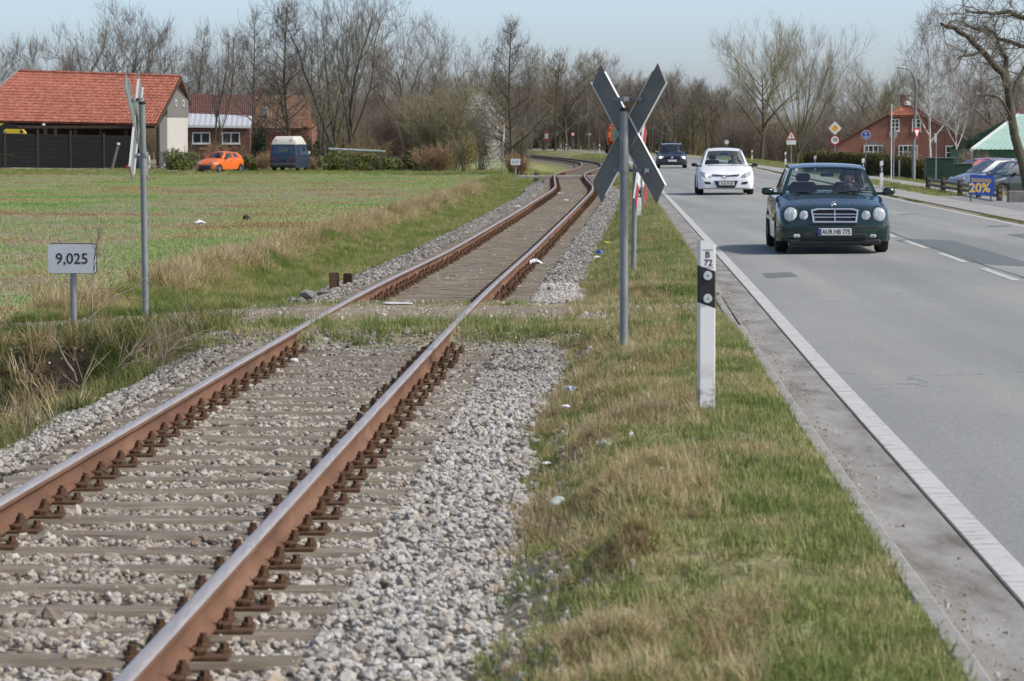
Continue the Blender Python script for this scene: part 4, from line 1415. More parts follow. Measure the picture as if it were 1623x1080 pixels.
def box_hedge(name, label, pts, w, h, seed, leafm, n):
    """clipped hedge along a polyline"""
    o = thing(name, label, 'hedge', (pts[0][0], pts[0][1], float(hz(*pts[0]))))
    r = np.random.default_rng(seed)
    A = np.array(pts); seg = np.linalg.norm(np.diff(A, axis=0), axis=1)
    q = r.random(n) * seg.sum(); k = np.searchsorted(np.cumsum(seg), q).clip(0, len(seg) - 1)
    st = np.concatenate([[0], np.cumsum(seg)])[k]; f = (q - st) / seg[k]
    c = A[k] + (A[k + 1] - A[k]) * f[:, None]
    d = (A[k + 1] - A[k]) / seg[k][:, None]; nn = np.stack([-d[:, 1], d[:, 0]], -1)
    face = r.random(n)
    off = np.where(face < .62, -w / 2 + r.normal(0, .04, n), r.uniform(-w / 2, w / 2, n))
    z = np.where(face < .62, r.uniform(.03, h, n), h + r.normal(0, .03, n))
    xy = c + nn * off[:, None]
    off0 = np.array([o.location.x, o.location.y])
    C = np.stack([xy[:, 0] - off0[0], xy[:, 1] - off0[1], z + hz(xy[:, 0], xy[:, 1]) - o.location.z], -1)
    link('foliage', leaf_mesh('foliage', C, r, .06), leafm, o)
    m = MB()
    for i in range(len(pts) - 1):
        a, b = Vector(pts[i]), Vector(pts[i + 1]); dd = (b - a).normalized(); n2 = Vector((-dd.y, dd.x)) * (w / 2 - .07)
        za, zb = float(hz(*a)) - o.location.z, float(hz(*b)) - o.location.z
        q = []
        for p, zz in ((a, za), (b, zb)):
            for s in (-1, 1):
                for hh in (0, h - .08):
                    q.append((p.x + s * n2.x - off0[0], p.y + s * n2.y - off0[1], zz + hh))
        m.add(q, [(0, 1, 5, 4), (2, 6, 7, 3), (1, 3, 7, 5), (0, 2, 3, 1), (4, 5, 7, 6)])
    m.build('branches', TWIG, o)
    return o
HX = lambda px, Y: (xcol(px, Y), Y)
box_hedge('clipped_hedge', 'long clipped brownish hedge before the brick house garden', [HX(1286, 172), HX(1370, 160), HX(1476, 150)], .8, 1.0, 5, HEDGE, 16000)
box_hedge('clipped_hedge', 'short clipped hedge behind the parked cars', [HX(1555, 152), HX(1640, 148)], .7, .95, 6, HEDGE, 5000)
HS = [(1345, 190, 40, 246, IVY), (1300, 205, 34, 240, EVER), (1400, 205, 30, 232, IVY), (1440, 200, 40, 240, STRAWB), (1530, 215, 34, 238, STRAWB), (1325, 210, 30, 240, YELL), (1565, 190, 30, 246, STRAWB)]
HL = ['dark garden shrub behind hedge, below the blue sign', 'green garden shrub at the left end of the hedge', 'dark narrow garden shrub at the gable window', 'withered garden shrub under the gable window right',
      'withered shrub in front of the small right-hand window', 'yellowish garden shrub below the speed sign', 'withered bush at the corner of the green shed']
for k, (px, Y, w, tp, lm) in enumerate(HS):
    bush('garden_shrub', HL[k], px, Y, w, tp, lm, 30 + k, 900, .07, TWIG, 20, 'shrubs in the house garden')
# ------------------------------------------------------------------ sign materials
GALV = mat('galvanised_steel', (148, 153, 153), (112, 117, 116), 9, .55, .25, bump=.15, stretch=(1, 1, .25), lo=.3, hi=.72)
SIGNBACK = mat('grey_sign_back', (126, 131, 124), (100, 105, 99), 2.5, .65, .0, bump=.1, lo=.3, hi=.75, detail=8)
WHITE = mat('white_sign_face', (224, 224, 219), (206, 206, 199), 5, .5, bump=.05)
RED = mat('red_sign_face', (176, 38, 40), (150, 30, 34), 5, .5, bump=.05)
BLUE = mat('blue_sign_face', (34, 78, 158), (28, 66, 138), 5, .5, bump=.05)
YELLOW = mat('yellow_sign_face', (222, 166, 26), (206, 150, 24), 5, .5, bump=.05)
BLACK = mat('black_plastic', (24, 25, 27), (34, 35, 37), 8, .6, bump=.1)
INK = mat('dark_lettering', (30, 34, 40), (38, 42, 48), 8, .6, bump=0)
BOARDG = mat('pale_grey_board', (216, 219, 220), (194, 198, 200), 3, .6, bump=.05, lo=.25, hi=.75)
t = NT('delineator_plastic')
tcn = t.n('ShaderNodeTexCoord')
n1 = t.noise(7, 6, .7, tcn.outputs['Object'])
sp_ = t.n('ShaderNodeSeparateXYZ'); t.l(tcn.outputs['Object'], sp_.inputs[0])
low = t.ramp(t.math('ADD', sp_.outputs[2], t.math('MULTIPLY', n1, .12)), [(.20, (1, 1, 1, 1)), (.30, (.45, .45, .45, 1)), (.42, (0, 0, 0, 1))])
dirt = t.mix(t.math('MULTIPLY', low, t.ramp(n1, [(.42, (0, 0, 0, 1)), (.58, (1, 1, 1, 1))])), L((228, 228, 224)), L((120, 114, 104)))
dirt = t.mix(.2, dirt, t.ramp(n1, [(.3, (.4, .4, .39, 1)), (.7, (.6, .6, .6, 1))]), 'OVERLAY')
t.bsdf(dirt, .45)
DELI = t.m
t = NT('reflector_glass'); tcn = t.n('ShaderNodeTexCoord'); n1 = t.noise(60, 2, .5, tcn.outputs['Object'])
t.bsdf(t.ramp(n1, [(.3, L((176, 182, 182))), (.7, L((206, 210, 208)))]), .2)
REFL = t.m

def rounded_rect(w, h, r, n=4):
    pts = []
    for cx, cz, a0 in ((w / 2 - r, -h / 2 + r, -90), (w / 2 - r, h / 2 - r, 0), (-w / 2 + r, h / 2 - r, 90), (-w / 2 + r, -h / 2 + r, 180)):
        for k in range(n + 1):
            a = R(a0 + 90 * k / n)
            pts.append((cx + r * math.cos(a), cz + r * math.sin(a)))
    return pts
def ngon(n, r, rot=0):
    return [(r * math.cos(R(rot) + 2 * math.pi * k / n), r * math.sin(R(rot) + 2 * math.pi * k / n)) for k in range(n)]
def post(parent, h, r=.036, z0=-.4, lean=(0, 0), cap=True, mat_=None, name='post'):
    m = MB(); m.cyl((0, 0, z0), (lean[0] * h, lean[1] * h, h), r, n=14)
    o = m.build(name, mat_ or GALV, parent, 40)
    if cap:
        c = MB(); c.cyl((lean[0] * h, lean[1] * h, h - .02), (lean[0] * h, lean[1] * h, h + .012), r * 1.12, n=14)
        c.build('post_cap', BLACK, parent, 40)
    return o

# kilometre boards
def km_board(label, px, Y, top_px, bot_px, w, txt, yaw, detail=True):
    x = xcol(px, Y); z0 = float(hz(x, Y))
    o = thing('kilometre_board', label, 'sign', (x, Y, z0), R(yaw), 'kilometre boards beside the track')
    zt, zb = zrow(top_px, Y) - z0, zrow(bot_px, Y) - z0
    h = zt - zb
    post(o, zt - .03, .036, cap=False)
    m = MB(); m.prism(rounded_rect(w, h, .035), -.062, -.042, Matrix.Translation((0, 0, (zt + zb) / 2)))
    b = m.build('board', BOARDG, o)
    m = MB()
    m.prism(rounded_rect(w + .014, h + .014, .04), -.0415, -.028, Matrix.Translation((.004, 0, (zt + zb) / 2 + .002)))
    m.build('board_rim', BLACK, o)
    if detail:
        m = MB(); m.box((0, -.02, zt - .09), (.12, .05, .03)); m.box((0, -.02, zb + .09), (.12, .05, .03)); m.build('clamp', GALV, o)
    me = text_mesh(txt, h * .52, bold=.0015)
    link('lettering', me, INK, b, (0, -.0635, (zt + zb) / 2 - .005))
    return o
km_board('pale kilometre board reading 9,025 on a short grey post', 116, 36, 387, 433, .53, '9,025', -5)
km_board('small far kilometre board at the foot of the conical alder', 817, 182, 252, 262, .53, '9,167', 3, False)

# level crossing crosses
def crossbuck(label, px, Y, base_px, top_px, cross_px, yaw, tilt=0, lean=(0, 0), scale=1.0, group='level crossing crosses', sticker=False, z0=None):
    """St Andrew's cross: front faces local -y"""
    x = xcol(px, Y); z0 = float(hz(x, Y)) if z0 is None else z0
    o = thing('crossing_cross', label, 'sign', (x, Y, z0), R(yaw), group)
    H = zrow(top_px, Y) - z0
    post(o, H, .036 * scale, lean=lean)
    zc = zrow(cross_px, Y) - z0
    Lh = .62 * scale; wd = .17 * scale
    T0 = Matrix.Translation((lean[0] * zc, lean[1] * zc, zc)) @ Matrix.Rotation(R(tilt), 4, 'X')
    for k, s in enumerate((1, -1)):
        y0 = -.075 - .012 * k
        T = T0 @ Matrix.Rotation(s * R(33), 4, 'Y')
        # arm along local z with ends cut slantwise
        def arm(za, zb, ca, cb):
            # ca, cb: slant of lower and upper end
            return [(-wd / 2, za - ca), (wd / 2, za + ca), (wd / 2, zb + cb), (-wd / 2, zb - cb)]
        sl_ = -s * wd * .30
        m = MB(); m.prism(arm(-Lh, Lh, sl_, sl_), y0 + .002, y0 + .010, T)
        b = m.build('arm', SIGNBACK, o)
        e = .30 * scale
        f = MB(); f.prism(arm(-Lh + e, Lh - e, 0, 0), y0 - .0005, y0 + .0018, T); f.build('white_face', WHITE, b)
        f = MB(); f.prism(arm(-Lh, -Lh + e, sl_, 0), y0 - .0005, y0 + .0018, T); f.build('red_face', RED, b)
        f = MB(); f.prism(arm(Lh - e, Lh, 0, sl_), y0 - .0005, y0 + .0018, T); f.build('red_face', RED, b)
        # folded rim, pale on its outside
        f = MB()
        for q in (-1, 1):
            f.box((q * (wd / 2 + .0015), y0 + .012, 0), (.003, .026, 2 * Lh - .06), T)
        f.build('rim', WHITE, b)
    for dz in (.30, -.32):
        m = MB()
        zz = dz * scale
        m.box((0, -.05, zz), (.30 * scale, .014, .03), T0)
        m.cyl(T0 @ Vector((0, 0, zz - .02)), T0 @ Vector((0, 0, zz + .02)), .043 * scale, n=12)
        m.build('bracket', GALV, o)
    if sticker:
        m = MB(); m.box((-.20, -.055, -.33), (.045, .002, .05), T0); st = m.build('sticker', WHITE, o)
        m = MB(); m.box((-.205, -.0525, -.345), (.03, .002, .018), T0); m.build('sticker_print', RED, st)
    return o
crossbuck('large grey-backed railway crossing cross seen from behind, nearest to camera', 989, 28.6, 545, 173, 212, 180 - 36, sticker=True)
crossbuck('edge-on railway crossing cross on a grey post left of the track', 231, 37.2, 508, 163, 200, -99, tilt=4, lean=(0, -.012))
crossbuck('railway crossing cross on a leaning post behind the large one', 1003, 44, 435, 248, 262, 76, lean=(.0, -.02), scale=.98)
crossbuck('thin distant crossing cross seen edge-on beside the conical alder', 797, 186, 270, 217, 212, 86)
crossbuck('small red and white crossing cross far away at the bend', 866, 404, 236, 208, 216, 0, scale=1.0)

# delineator posts
def delineator(label, px, Y, base_px, top_px, mirror=1, text=None, yaw=0, wpx=None, z0=None):
    x = xcol(px, Y); z0 = float(hz(x, Y)) if z0 is None else z0
    o = thing('delineator_post', label, 'post', (x, Y, z0), R(yaw), 'white delineator posts along the road')
    H = zrow(top_px, Y) - z0
    w = .118
    sec = [(-w / 2, -.0), (-w / 2 + .012, -.04), (w / 2 - .012, -.04), (w / 2, 0), (w / 2, .02), (0, .085), (-w / 2, .02)]
    n = len(sec)
    def piece(zl, zu, slope_l, slope_u, name, mat_):
        m = MB(); vs = []
        for z, sl in ((zl, slope_l), (zu, slope_u)):
            for a, b in sec: vs.append((a * mirror, b, z - sl * a))
        fs = [(i, (i + 1) % n, n + (i + 1) % n, n + i) for i in range(n)]
        fs.append(tuple(range(n, 2 * n))); fs.append(tuple(range(n - 1, -1, -1)))
        if mirror < 0: fs = [tuple(reversed(f)) for f in fs]
        m.add(vs, fs)
        return m.build(name, mat_, o)
    a, b = H - .43, H - .185
    piece(-.15, a, 0, .36, 'post', DELI)
    piece(a, b, .36, .36, 'black_band', BLACK)
    piece(b, H - .012, .36, .36 if H > 0 else 0, 'post_head', DELI)
    for dz in ((.075, -.075) if mirror > 0 else (0,)):
        m = MB()
        if mirror > 0:
            m.cyl((0, -.041, (a + b) / 2 + dz), (0, -.052, (a + b) / 2 + dz), .031, .028, 16)
            r_ = m.build('reflector', REFL, o, 40)
            m = MB(); m.cyl((0, -.052, (a + b) / 2 + dz), (0, -.0535, (a + b) / 2 + dz), .006, n=8); m.build('rivet', INK, r_)
        else:
            m.bbox((0, -.045, (a + b) / 2), (.045, .012, .16), .004); m.build('reflector', REFL, o)
    if text:
        me = text_mesh(text[0], .058, bold=.0008); link('lettering', me, INK, o, (0, -.0415, H - .095))
        me = text_mesh(text[1], .058, bold=.0008); link('lettering', me, INK, o, (.004, -.0415, H - .148))
        m = MB(); m.box((0, -.041, H - .062), (.075, .002, .004)); m.box((.004, -.041, H - .178), (.07, .002, .003)); m.build('label_lines', SIGNBACK, o)
    return o
delineator('nearest white delineator post with black band, lettered B 72', 1120, 21.6, 645, 381, 1, ('B', '72'), 6)
delineator('white delineator post half hidden behind the large crossing cross', 1012, 76, 345, 283, 1, yaw=4)
delineator('far delineator post on the near side before the motor mower', 950, 333, 244, 229, 1)
delineator('tiny delineator post on the bend, third from the alder', 897, 404, 239.5, 228, 1)
delineator('tiny delineator post on the outside of the bend under the blue street sign', 941, 416, 239, 227.5, -1)
delineator('tiny delineator post left of the far red and white cross', 857, 486, 235.5, 223, -1)
delineator('outermost tiny delineator post at the alder trunks', 836, 488, 235.5, 225, -1)
delineator('white delineator post right of the green sedan, nearest on that side', 1396, 117, 299, 255, -1)
delineator('delineator post just above the right roof edge of the green sedan', 1367, 136, 290, 251, -1)
delineator('delineator post top showing above the middle of the green sedan roof', 1291, 168, 274, 247, -1)
delineator('delineator post beside the warning triangle', 1244, 205, 263, 241, -1)
delineator('delineator post right of the white hatchback roof', 1191, 250, 256, 238, -1)

# road signs on the right
def sign_pole(name, label, px, Y, top_px, r=.03, yaw=0, cap=False, lean=(0, 0), mat_=None, cat='sign', group=None):
    x = xcol(px, Y); z0 = float(hz(x, Y))
    o = thing(name, label, cat, (x, Y, z0), R(yaw), group)
    post(o, zrow(top_px, Y) - z0, r, cap=cap, lean=lean, mat_=mat_)
    return o, z0
def plate(o, poly, zc, y0, y1, name, mat_, parent=None):
    m = MB(); m.prism(poly, y0, y1, Matrix.Translation((0, 0, zc)))
    return m.build(name, mat_, parent or o)
# warning triangle
o, z0 = sign_pole('warning_sign', 'red-edged warning triangle above a small white plate', 1253, 200, 207, .03)
zc = zrow(216.5, 200) - z0
b = plate(o, ngon(3, .40, 90), zc, -.05, -.042, 'sign_plate', RED)
plate(o, ngon(3, .27, 90), zc, -.053, -.0505, 'sign_face', WHITE, b)
m = MB(); m.box((0, -.0545, zc + .03), (.045, .002, .18)); m.box((0, -.0545, zc - .09), (.045, .002, .035)); m.build('symbol', INK, b)
zc = zrow(226, 200) - z0
b = plate(o, rounded_rect(.58, .27, .02), zc, -.05, -.042, 'extra_plate', WHITE)
# priority and speed
o, z0 = sign_pole('priority_sign', 'yellow diamond priority sign above a round 70 limit', 1322, 175, 193, .03)
zc = zrow(203.5, 175) - z0
b = plate(o, ngon(4, .36, 0), zc, -.05, -.042, 'sign_plate', WHITE)
plate(o, ngon(4, .20, 0), zc, -.053, -.0505, 'sign_face', YELLOW, b)
zc = zrow(222.5, 175) - z0
b = plate(o, ngon(28, .27), zc, -.05, -.042, 'speed_plate', RED)
plate(o, ngon(28, .205), zc, -.053, -.0505, 'speed_face', WHITE, b)
link('lettering', text_mesh('70', .25, bold=.006), INK, b, (0, -.0545, zc))
# shared path sign
o, z0 = sign_pole('shared_path_sign', 'round blue sign with white walker and bicycle above hedge', 1371, 158, 207, .026)
zc = zrow(214, 158) - z0
b = plate(o, ngon(28, .215), zc, -.05, -.042, 'sign_plate', WHITE)
plate(o, ngon(28, .19), zc, -.053, -.0505, 'sign_face', BLUE, b)
m = MB()
for dx, s in ((-.03, 1.0), (.035, .7)):
    m.cyl((dx, -.0535, .03 + .10 * s), (dx, -.0555, .03 + .10 * s), .018 * s, n=8)
    m.box((dx, -.0545, .03 + .05 * s), (.04 * s, .002, .06 * s)); m.box((dx - .012 * s, -.0545, .03), (.014 * s, .002, .05 * s)); m.box((dx + .012 * s, -.0545, .03), (.014 * s, .002, .05 * s))
for dx in (-.05, .05):
    for k in range(12):
        a0, a1 = k * math.pi / 6, (k + 1) * math.pi / 6
        m.cyl((dx + .035 * math.cos(a0), -.0545, -.10 + .035 * math.sin(a0)), (dx + .035 * math.cos(a1), -.0545, -.10 + .035 * math.sin(a1)), .006, n=4)
m.cyl((-.05, -.0545, -.10), (0, -.0545, -.055), .005, n=4); m.cyl((0, -.0545, -.055), (.05, -.0545, -.10), .005, n=4); m.cyl((-.02, -.0545, -.05), (.03, -.0545, -.05), .005, n=4)
s_ = m.build('symbol', WHITE, b); s_.location = (0, 0, zc)
# slim poles in front of the brick house
o, z0 = sign_pole('flag_pole', 'tall thin white pole left of the upper house window', 1411.5, 136, 168, .022, mat_=WHITE, cat='pole')
m = MB(); m.lathe([(.01, -.03), (.03, -.01), (.03, .015), (.0, .035)], 10, caps=False); m.build('pole_knob', WHITE, o, 40, loc=(0, 0, zrow(167, 136) - z0))
o, z0 = sign_pole('round_sign', 'round sign seen from behind on a pole beside the white pole', 1415, 139, 205, .028, yaw=20)
zc = zrow(213, 139) - z0
plate(o, ngon(24, .2), zc, .035, .043, 'sign_plate', SIGNBACK)
plate(o, ngon(24, .2), zc, .044, .046, 'sign_face', WHITE)
o, z0 = sign_pole('marker_post', 'short grey post at the hedge foot left of the lamp', 1424, 146, 254, .035, cat='post')
o, z0 = sign_pole('bus_stop_pole', 'thin grey pole with narrow upright sign before the green box', 1482, 132, 213, .026, cat='pole')
m = MB(); m.bbox((-.03, -.02, zrow(219, 132) - z0), (.08, .04, .36), .008); m.build('sign_box', BOARDG, o)
# street lamp with give way sign
x = xcol(1447, 142); z0 = float(hz(x, 142))
o = thing('street_lamp', 'tall grey street lamp with curved arm in front of house', 'street lamp', (x, 142, z0))
zz = lambda py: zrow(py, 142) - z0
xx = lambda px: xcol(px, 142) - x
m = MB(); m.tube([(0, 0, -.3), (0, 0, zz(240)), (0, 0, zz(239)), (xx(1449), 0, zz(170)), (xx(1450), 0, zz(140)), (xx(1447.5), 0, zz(124)), (xx(1441), 0, zz(113)), (xx(1433), 0, zz(108.5))],
                 [.085, .085, .06, .055, .045, .04, .035, .03], 12)
m.build('lamp_post', SIGNBACK, o, 50)
m = MB(); m.lathe([(.0, -.05), (.07, -.045), (.10, 0), (.09, .04), (.0, .055)], 12, Matrix.Translation((xx(1426), 0, zz(107.3))) @ Matrix.Diagonal((2.0, .9, 1, 1)), caps=False)
lh = m.build('lamp_head', BOARDG, o, 50)
m = MB(); m.lathe([(.0, -.03), (.06, -.02), (.085, .01)], 12, Matrix.Translation((xx(1425), 0, zz(107.3) - .035)) @ Matrix.Diagonal((1.9, .8, 1, 1)), caps=False); m.build('lamp_glass', REFL, lh, 50)
o = thing('give_way_sign', 'red and white give way triangle mounted on the lamp post', 'sign', (xcol(1451, 141.8), 141.8, z0 + zz(211)), R(52))
m = MB(); m.prism([(0, -.31), (.30, .21), (-.30, .21)], -.02, -.012); b = m.build('sign_plate', RED, o)
m = MB(); m.prism([(0, -.17), (.175, .13), (-.175, .13)], -.0225, -.0203); m.build('sign_face', WHITE, b)
m = MB(); m.box((0, .04, 0), (.1, .1, .04)); m.build('clamp', GALV, o)
# far signs
o, z0 = sign_pole('speed_sign', 'tiny round red-edged sign on a far grey post', 907.6, 432, 209, .035)
zc = zrow(213, 432) - z0
b = plate(o, ngon(20, .27), zc, -.05, -.042, 'sign_plate', RED); plate(o, ngon(20, .19), zc, -.053, -.0505, 'sign_face', WHITE, b)
o, z0 = sign_pole('street_sign', 'tiny blue and white street name sign far at the bend', 933, 436, 210, .035)
b = plate(o, rounded_rect(.55, .22, .02), zrow(213, 436) - z0, -.05, -.042, 'sign_plate', WHITE)
plate(o, rounded_rect(.55, .08, .02), zrow(213, 436) - z0 + .12, -.052, -.0435, 'sign_band', BLUE)
o, z0 = sign_pole('round_sign', 'tiny back of a sign far left of the speed sign', 881, 420, 208, .035)
plate(o, ngon(20, .3), zrow(212, 420) - z0, -.05, -.042, 'sign_plate', SIGNBACK)
GREENB = mat('green_board', (38, 84, 62), (30, 70, 52), 5, .6)
o, z0 = sign_pole('green_board', 'small dark green board far behind the dark estate car', 1044, 400, 221, .04)
plate(o, rounded_rect(.85, .32, .02), zrow(223.5, 400) - z0, -.05, -.03, 'board', GREENB)
o, z0 = sign_pole('round_sign', 'tiny round sign above the white hatchback roof', 1151, 300, 224, .03)
plate(o, ngon(20, .2), zrow(225.5, 300) - z0, -.05, -.042, 'sign_plate', BOARDG)
# old stone marker by the track
STONE = mat('dark_old_stone', (92, 90, 84), (66, 64, 60), 6, .95, bump=.6, bdist=.02)
x = xcol(849, 178); o = thing('marker_stone', 'dark leaning old marker stone beside the far bend', 'stone', (x, 178, float(hz(x, 178))))
m = MB(); m.bbox((0, 0, .22), (.26, .2, .6), .05, Matrix.Rotation(R(8), 4, 'Y')); m.build('block', STONE, o)
# ------------------------------------------------------------------ small things along the crossing
stub_lab = ['tallest rusty steel stub at the track edge by the crossing', 'second rusty steel stub right of the tallest', 'low rusty stub below the tall pair', 'flat rusty stub among the stones, third from the tall pair',
            'rusty stub next to the concrete lumps', 'lowest rusty stub at the path edge']
for k, (px, py, h, w) in enumerate([(530, 447, .27, .11), (551, 443, .20, .11), (513, 456, .07, .13), (494, 463, .05, .13), (467, 478, .12, .13), (446, 486, .07, .14)]):
    p = at_z(px, py, -.17 if k < 2 else -.13)
    z = float(hz(p.x, p.y))
    o = thing('steel_stub', stub_lab[k], 'stub', (p.x, p.y, z), R(random.Random(k).uniform(-20, 20)), 'rusty stubs by the crossing')
    m = MB(); m.box((0, 0, h / 2 - .05), (w, .012, h + .1)); m.build('web', FIX, o)
    m = MB()
    for s in (-1, 1): m.box((s * (w / 2 + .005), .02, h / 2 - .055), (.010, .07, h + .09))
    m.build('flange', FIX, o)
CONC = mat('old_concrete', (150, 148, 140), (120, 117, 108), 7, .95, bump=.6, bdist=.01)
def lump(name, label, px, py, z, s, mat_, cat, seed, group=None, n=2, zf=.5):
    p = at_z(px, py, z)
    zz_ = float(hz(p.x, p.y))
    r = np.random.default_rng(seed)
    bm = bmesh.new(); bmesh.ops.create_icosphere(bm, subdivisions=n, radius=1)
    f = r.normal(size=(6, 3)); ph = r.uniform(0, 6.28, 6)
    for v in bm.verts:
        d = sum(math.sin(float(np.dot(f[k] * 1.6, v.co)) + ph[k]) for k in range(6)) * .09
        d = d * (2.2 if n == 1 else 1)
        v.co = Vector((v.co.x * s[0] * (1 + d), v.co.y * s[1] * (1 + d), v.co.z * s[2] * (1 + d)))
    me = bpy.data.meshes.new(name); bm.to_mesh(me); bm.free()
    if n > 1:
        for q in me.polygons: q.use_smooth = True
        me.set_sharp_from_angle(angle=R(35))
    o = link(name, me, mat_, None, (p.x, p.y, (zz_ if z < -.2 else max(zz_, z)) + s[2] * zf), (0, 0, float(r.uniform(0, 6.28))))
    return tag(o, label, cat, group)
lump('concrete_lump', 'grey concrete lump between the rusty stubs, upper one', 484, 470, -.13, (.11, .09, .05), CONC, 'stone', 1, n=1)
lump('concrete_lump', 'grey concrete lump at the path beside rusty stubs, lower one', 462, 481, -.13, (.09, .07, .05), CONC, 'stone', 2, n=1)
lump('path_slab', 'pale flat slab lying between the rails on the crossing', 632, 482, -.045, (.17, .13, .012), mat('pale_slab', (204, 204, 200), (180, 180, 174), 9, .9), 'slab', 3, n=3)
lump('white_stone', 'white stone on a sleeper beside the left rail', 466, 575, -.13, (.045, .035, .025), mat('white_stone', (214, 212, 206), (190, 188, 180), 12, .9), 'stone', 4)
PLAST = mat('white_plastic_film', (222, 222, 222), (198, 200, 204), 18, .4, bump=.8, bdist=.02)
def rag(name, label, px, py, z, s, mat_, cat, seed, group=None):
    """crumpled thin film"""
    p = at_z(px, py, z); zz_ = max(float(hz(p.x, p.y)), z)
    r = np.random.default_rng(seed)
    n = 12; vs, fs = [], []
    for i in range(n):
        for j in range(n):
            a, b = i / (n - 1) - .5, j / (n - 1) - .5
            hgt = (fbm(np.array(a * 5 + seed), np.array(b * 5), seed) * 1.4 - .25) * (1 - 2.4 * (a * a + b * b))
            q = 1 + .5 * math.sin(9 * a + seed) * .3
            vs.append((a * s[0] * q, b * s[1] * q, max(float(hgt), 0) * s[2] + .004))
    for i in range(n - 1):
        for j in range(n - 1): fs.append((i * n + j, (i + 1) * n + j, (i + 1) * n + j + 1, i * n + j + 1))
    m = MB(); m.add(vs, fs)
    o = m.build(name, mat_, None, 50, (p.x, p.y, zz_), (0, 0, float(r.uniform(0, 6.28))))
    return tag(o, label, cat, group)
rag('plastic_bag', 'crumpled white plastic bag against the right rail', 849, 418, -.2, (.22, .2, .16), PLAST, 'litter', 1)
BLUEP = mat('blue_plastic', (40, 84, 150), (60, 110, 176), 18, .4, bump=.5)
rag('blue_wrapper', 'blue wrapper at the ballast edge', 951, 403, -.1, (.12, .12, .12), BLUEP, 'litter', 2)
rag('paper_scrap', 'white scrap just below the blue wrapper', 945, 409, -.1, (.12, .1, .06), PLAST, 'litter', 3)
rag('paper_scrap', 'white scrap between the rails, nearest of the far litter', 898, 318, -.25, (.16, .2, .06), PLAST, 'litter', 4)
rag('paper_scrap', 'white scrap left of the far left rail', 820, 328, -.3, (.2, .24, .06), PLAST, 'litter', 5)
rag('paper_scrap', 'white scrap far between the rails before the jog', 887, 307, -.25, (.2, .24, .05), PLAST, 'litter', 6)
rag('paper_scrap', 'yellow scrap in the ballast edge above the blue wrapper', 961, 385, -.1, (.1, .12, .05), mat('yellow_paper', (214, 186, 80), (190, 164, 70), 9, .7), 'litter', 7)
rag('paper_scrap', 'white scrap in the pasture behind the grey post', 316, 354, -.45, (.3, .3, .1), PLAST, 'litter', 8)
rag('plastic_film', 'clear crumpled film in the verge grass, left of the post', 904, 620, .0, (.12, .07, .07), mat('clear_film', (188, 194, 196), (160, 168, 172), 20, .25, bump=.6), 'litter', 9)
rag('paper_scrap', 'small white scrap in grass below the crumpled film', 896, 646, .0, (.06, .05, .03), PLAST, 'litter', 10)
rag('paper_scrap', 'small white scrap at the grass edge beside ballast', 866, 736, -.1, (.05, .04, .02), PLAST, 'litter', 11)
lump('pale_ball', 'pale greenish ball at the edge of ballast and grass', 882, 816, -.15, (.042, .042, .04), mat('pale_green_plastic', (206, 216, 204), (184, 196, 184), 16, .5), 'ball', 12, n=3, zf=.9)
lump('grass_stone', 'pale stone in the verge grass, left of the pair', 1132, 968, .05, (.03, .025, .02), CONC, 'stone', 13, n=1)
lump('grass_stone', 'pale stones in the verge grass near the lower edge, right one', 1226, 968, .05, (.035, .025, .02), CONC, 'stone', 14, n=1)
lump('earth_clod', 'dark clod of earth in the pasture', 392, 350, -.46, (.16, .12, .1), mat('dark_earth', (64, 52, 40), (44, 36, 28), 9, .95), 'clod', 15)
lump('earth_clod', 'dark bundle of dead grass on the straw ridge', 372, 437, -.25, (.12, .08, .06), mat('dark_straw', (96, 78, 56), (64, 50, 36), 14, .95, stretch=(1, 6, 6)), 'clod', 16)

# dead branches and a bare sapling by the ditch
DEAD = bark('dead_branch_bark', (128, 116, 100), (168, 156, 138), (110, 88, 68))
def branch_thing(name, label, pts, r0, seed, twigs=6, cat='branch', mat_=None):
    r = np.random.default_rng(seed)
    P3 = [np.array(p) for p in pts]
    s0, s1 = [], []
    n = len(P3)
    for i in range(n - 1):
        a, b = r0 * (1 - .8 * i / (n - 1)), r0 * (1 - .8 * (i + 1) / (n - 1))
        mid = (P3[i] + P3[i + 1]) / 2 + r.normal(0, .012, 3)
        s0 += [(P3[i], mid, a, (a + b) / 2), (mid, P3[i + 1], (a + b) / 2, b)]
    for k in range(twigs):
        i = r.integers(0, n - 1); w = r.random()
        p = P3[i] * (1 - w) + P3[i + 1] * w; d = nrmv(nrmv(P3[i + 1] - P3[i]) + r.normal(0, .6, 3))
        l = r.uniform(.15, .4)
        q = p + d * l; s1.append((p, q, r0 * .35, r0 * .2))
        for _ in range(2):
            e = q + nrmv(d + r.normal(0, .6, 3)) * l * .5; s1.append((q * .6 + p * .4, e, r0 * .22, r0 * .1))
    base = P3[0]
    f = lambda L_: [(a - base, b - base, c, d) for a, b, c, d in L_]
    o = thing(name, label, cat, tuple(base))
    link('stem', seg_mesh('stem', [f(s0)], (6,)), mat_ or DEAD, o)
    if s1: link('twigs', seg_mesh('twigs', [f(s1)], (4,)), mat_ or DEAD, o)
g = lambda px, py, Y: tuple(at_y(px, py, Y))
branch_thing('bare_sapling', 'thin bare sapling right of the kilometre board', [g(142, 535, 34.5), g(146, 490, 34.5), g(148, 440, 34.6), g(152, 385, 34.6)], .013, 1, 10, 'sapling')
branch_thing('slanting_stem', 'slanting dead stem crossing the post foot by the board', [g(112, 527, 34.3), g(160, 490, 34.4), g(215, 455, 34.6), g(240, 430, 34.7)], .012, 2, 3)
branch_thing('dead_branch', 'pale broken branch leaning over the dark ditch', [g(120, 604, 31.6), g(106, 575, 31.5), g(92, 545, 31.4), g(76, 516, 31.3)], .018, 3, 0)
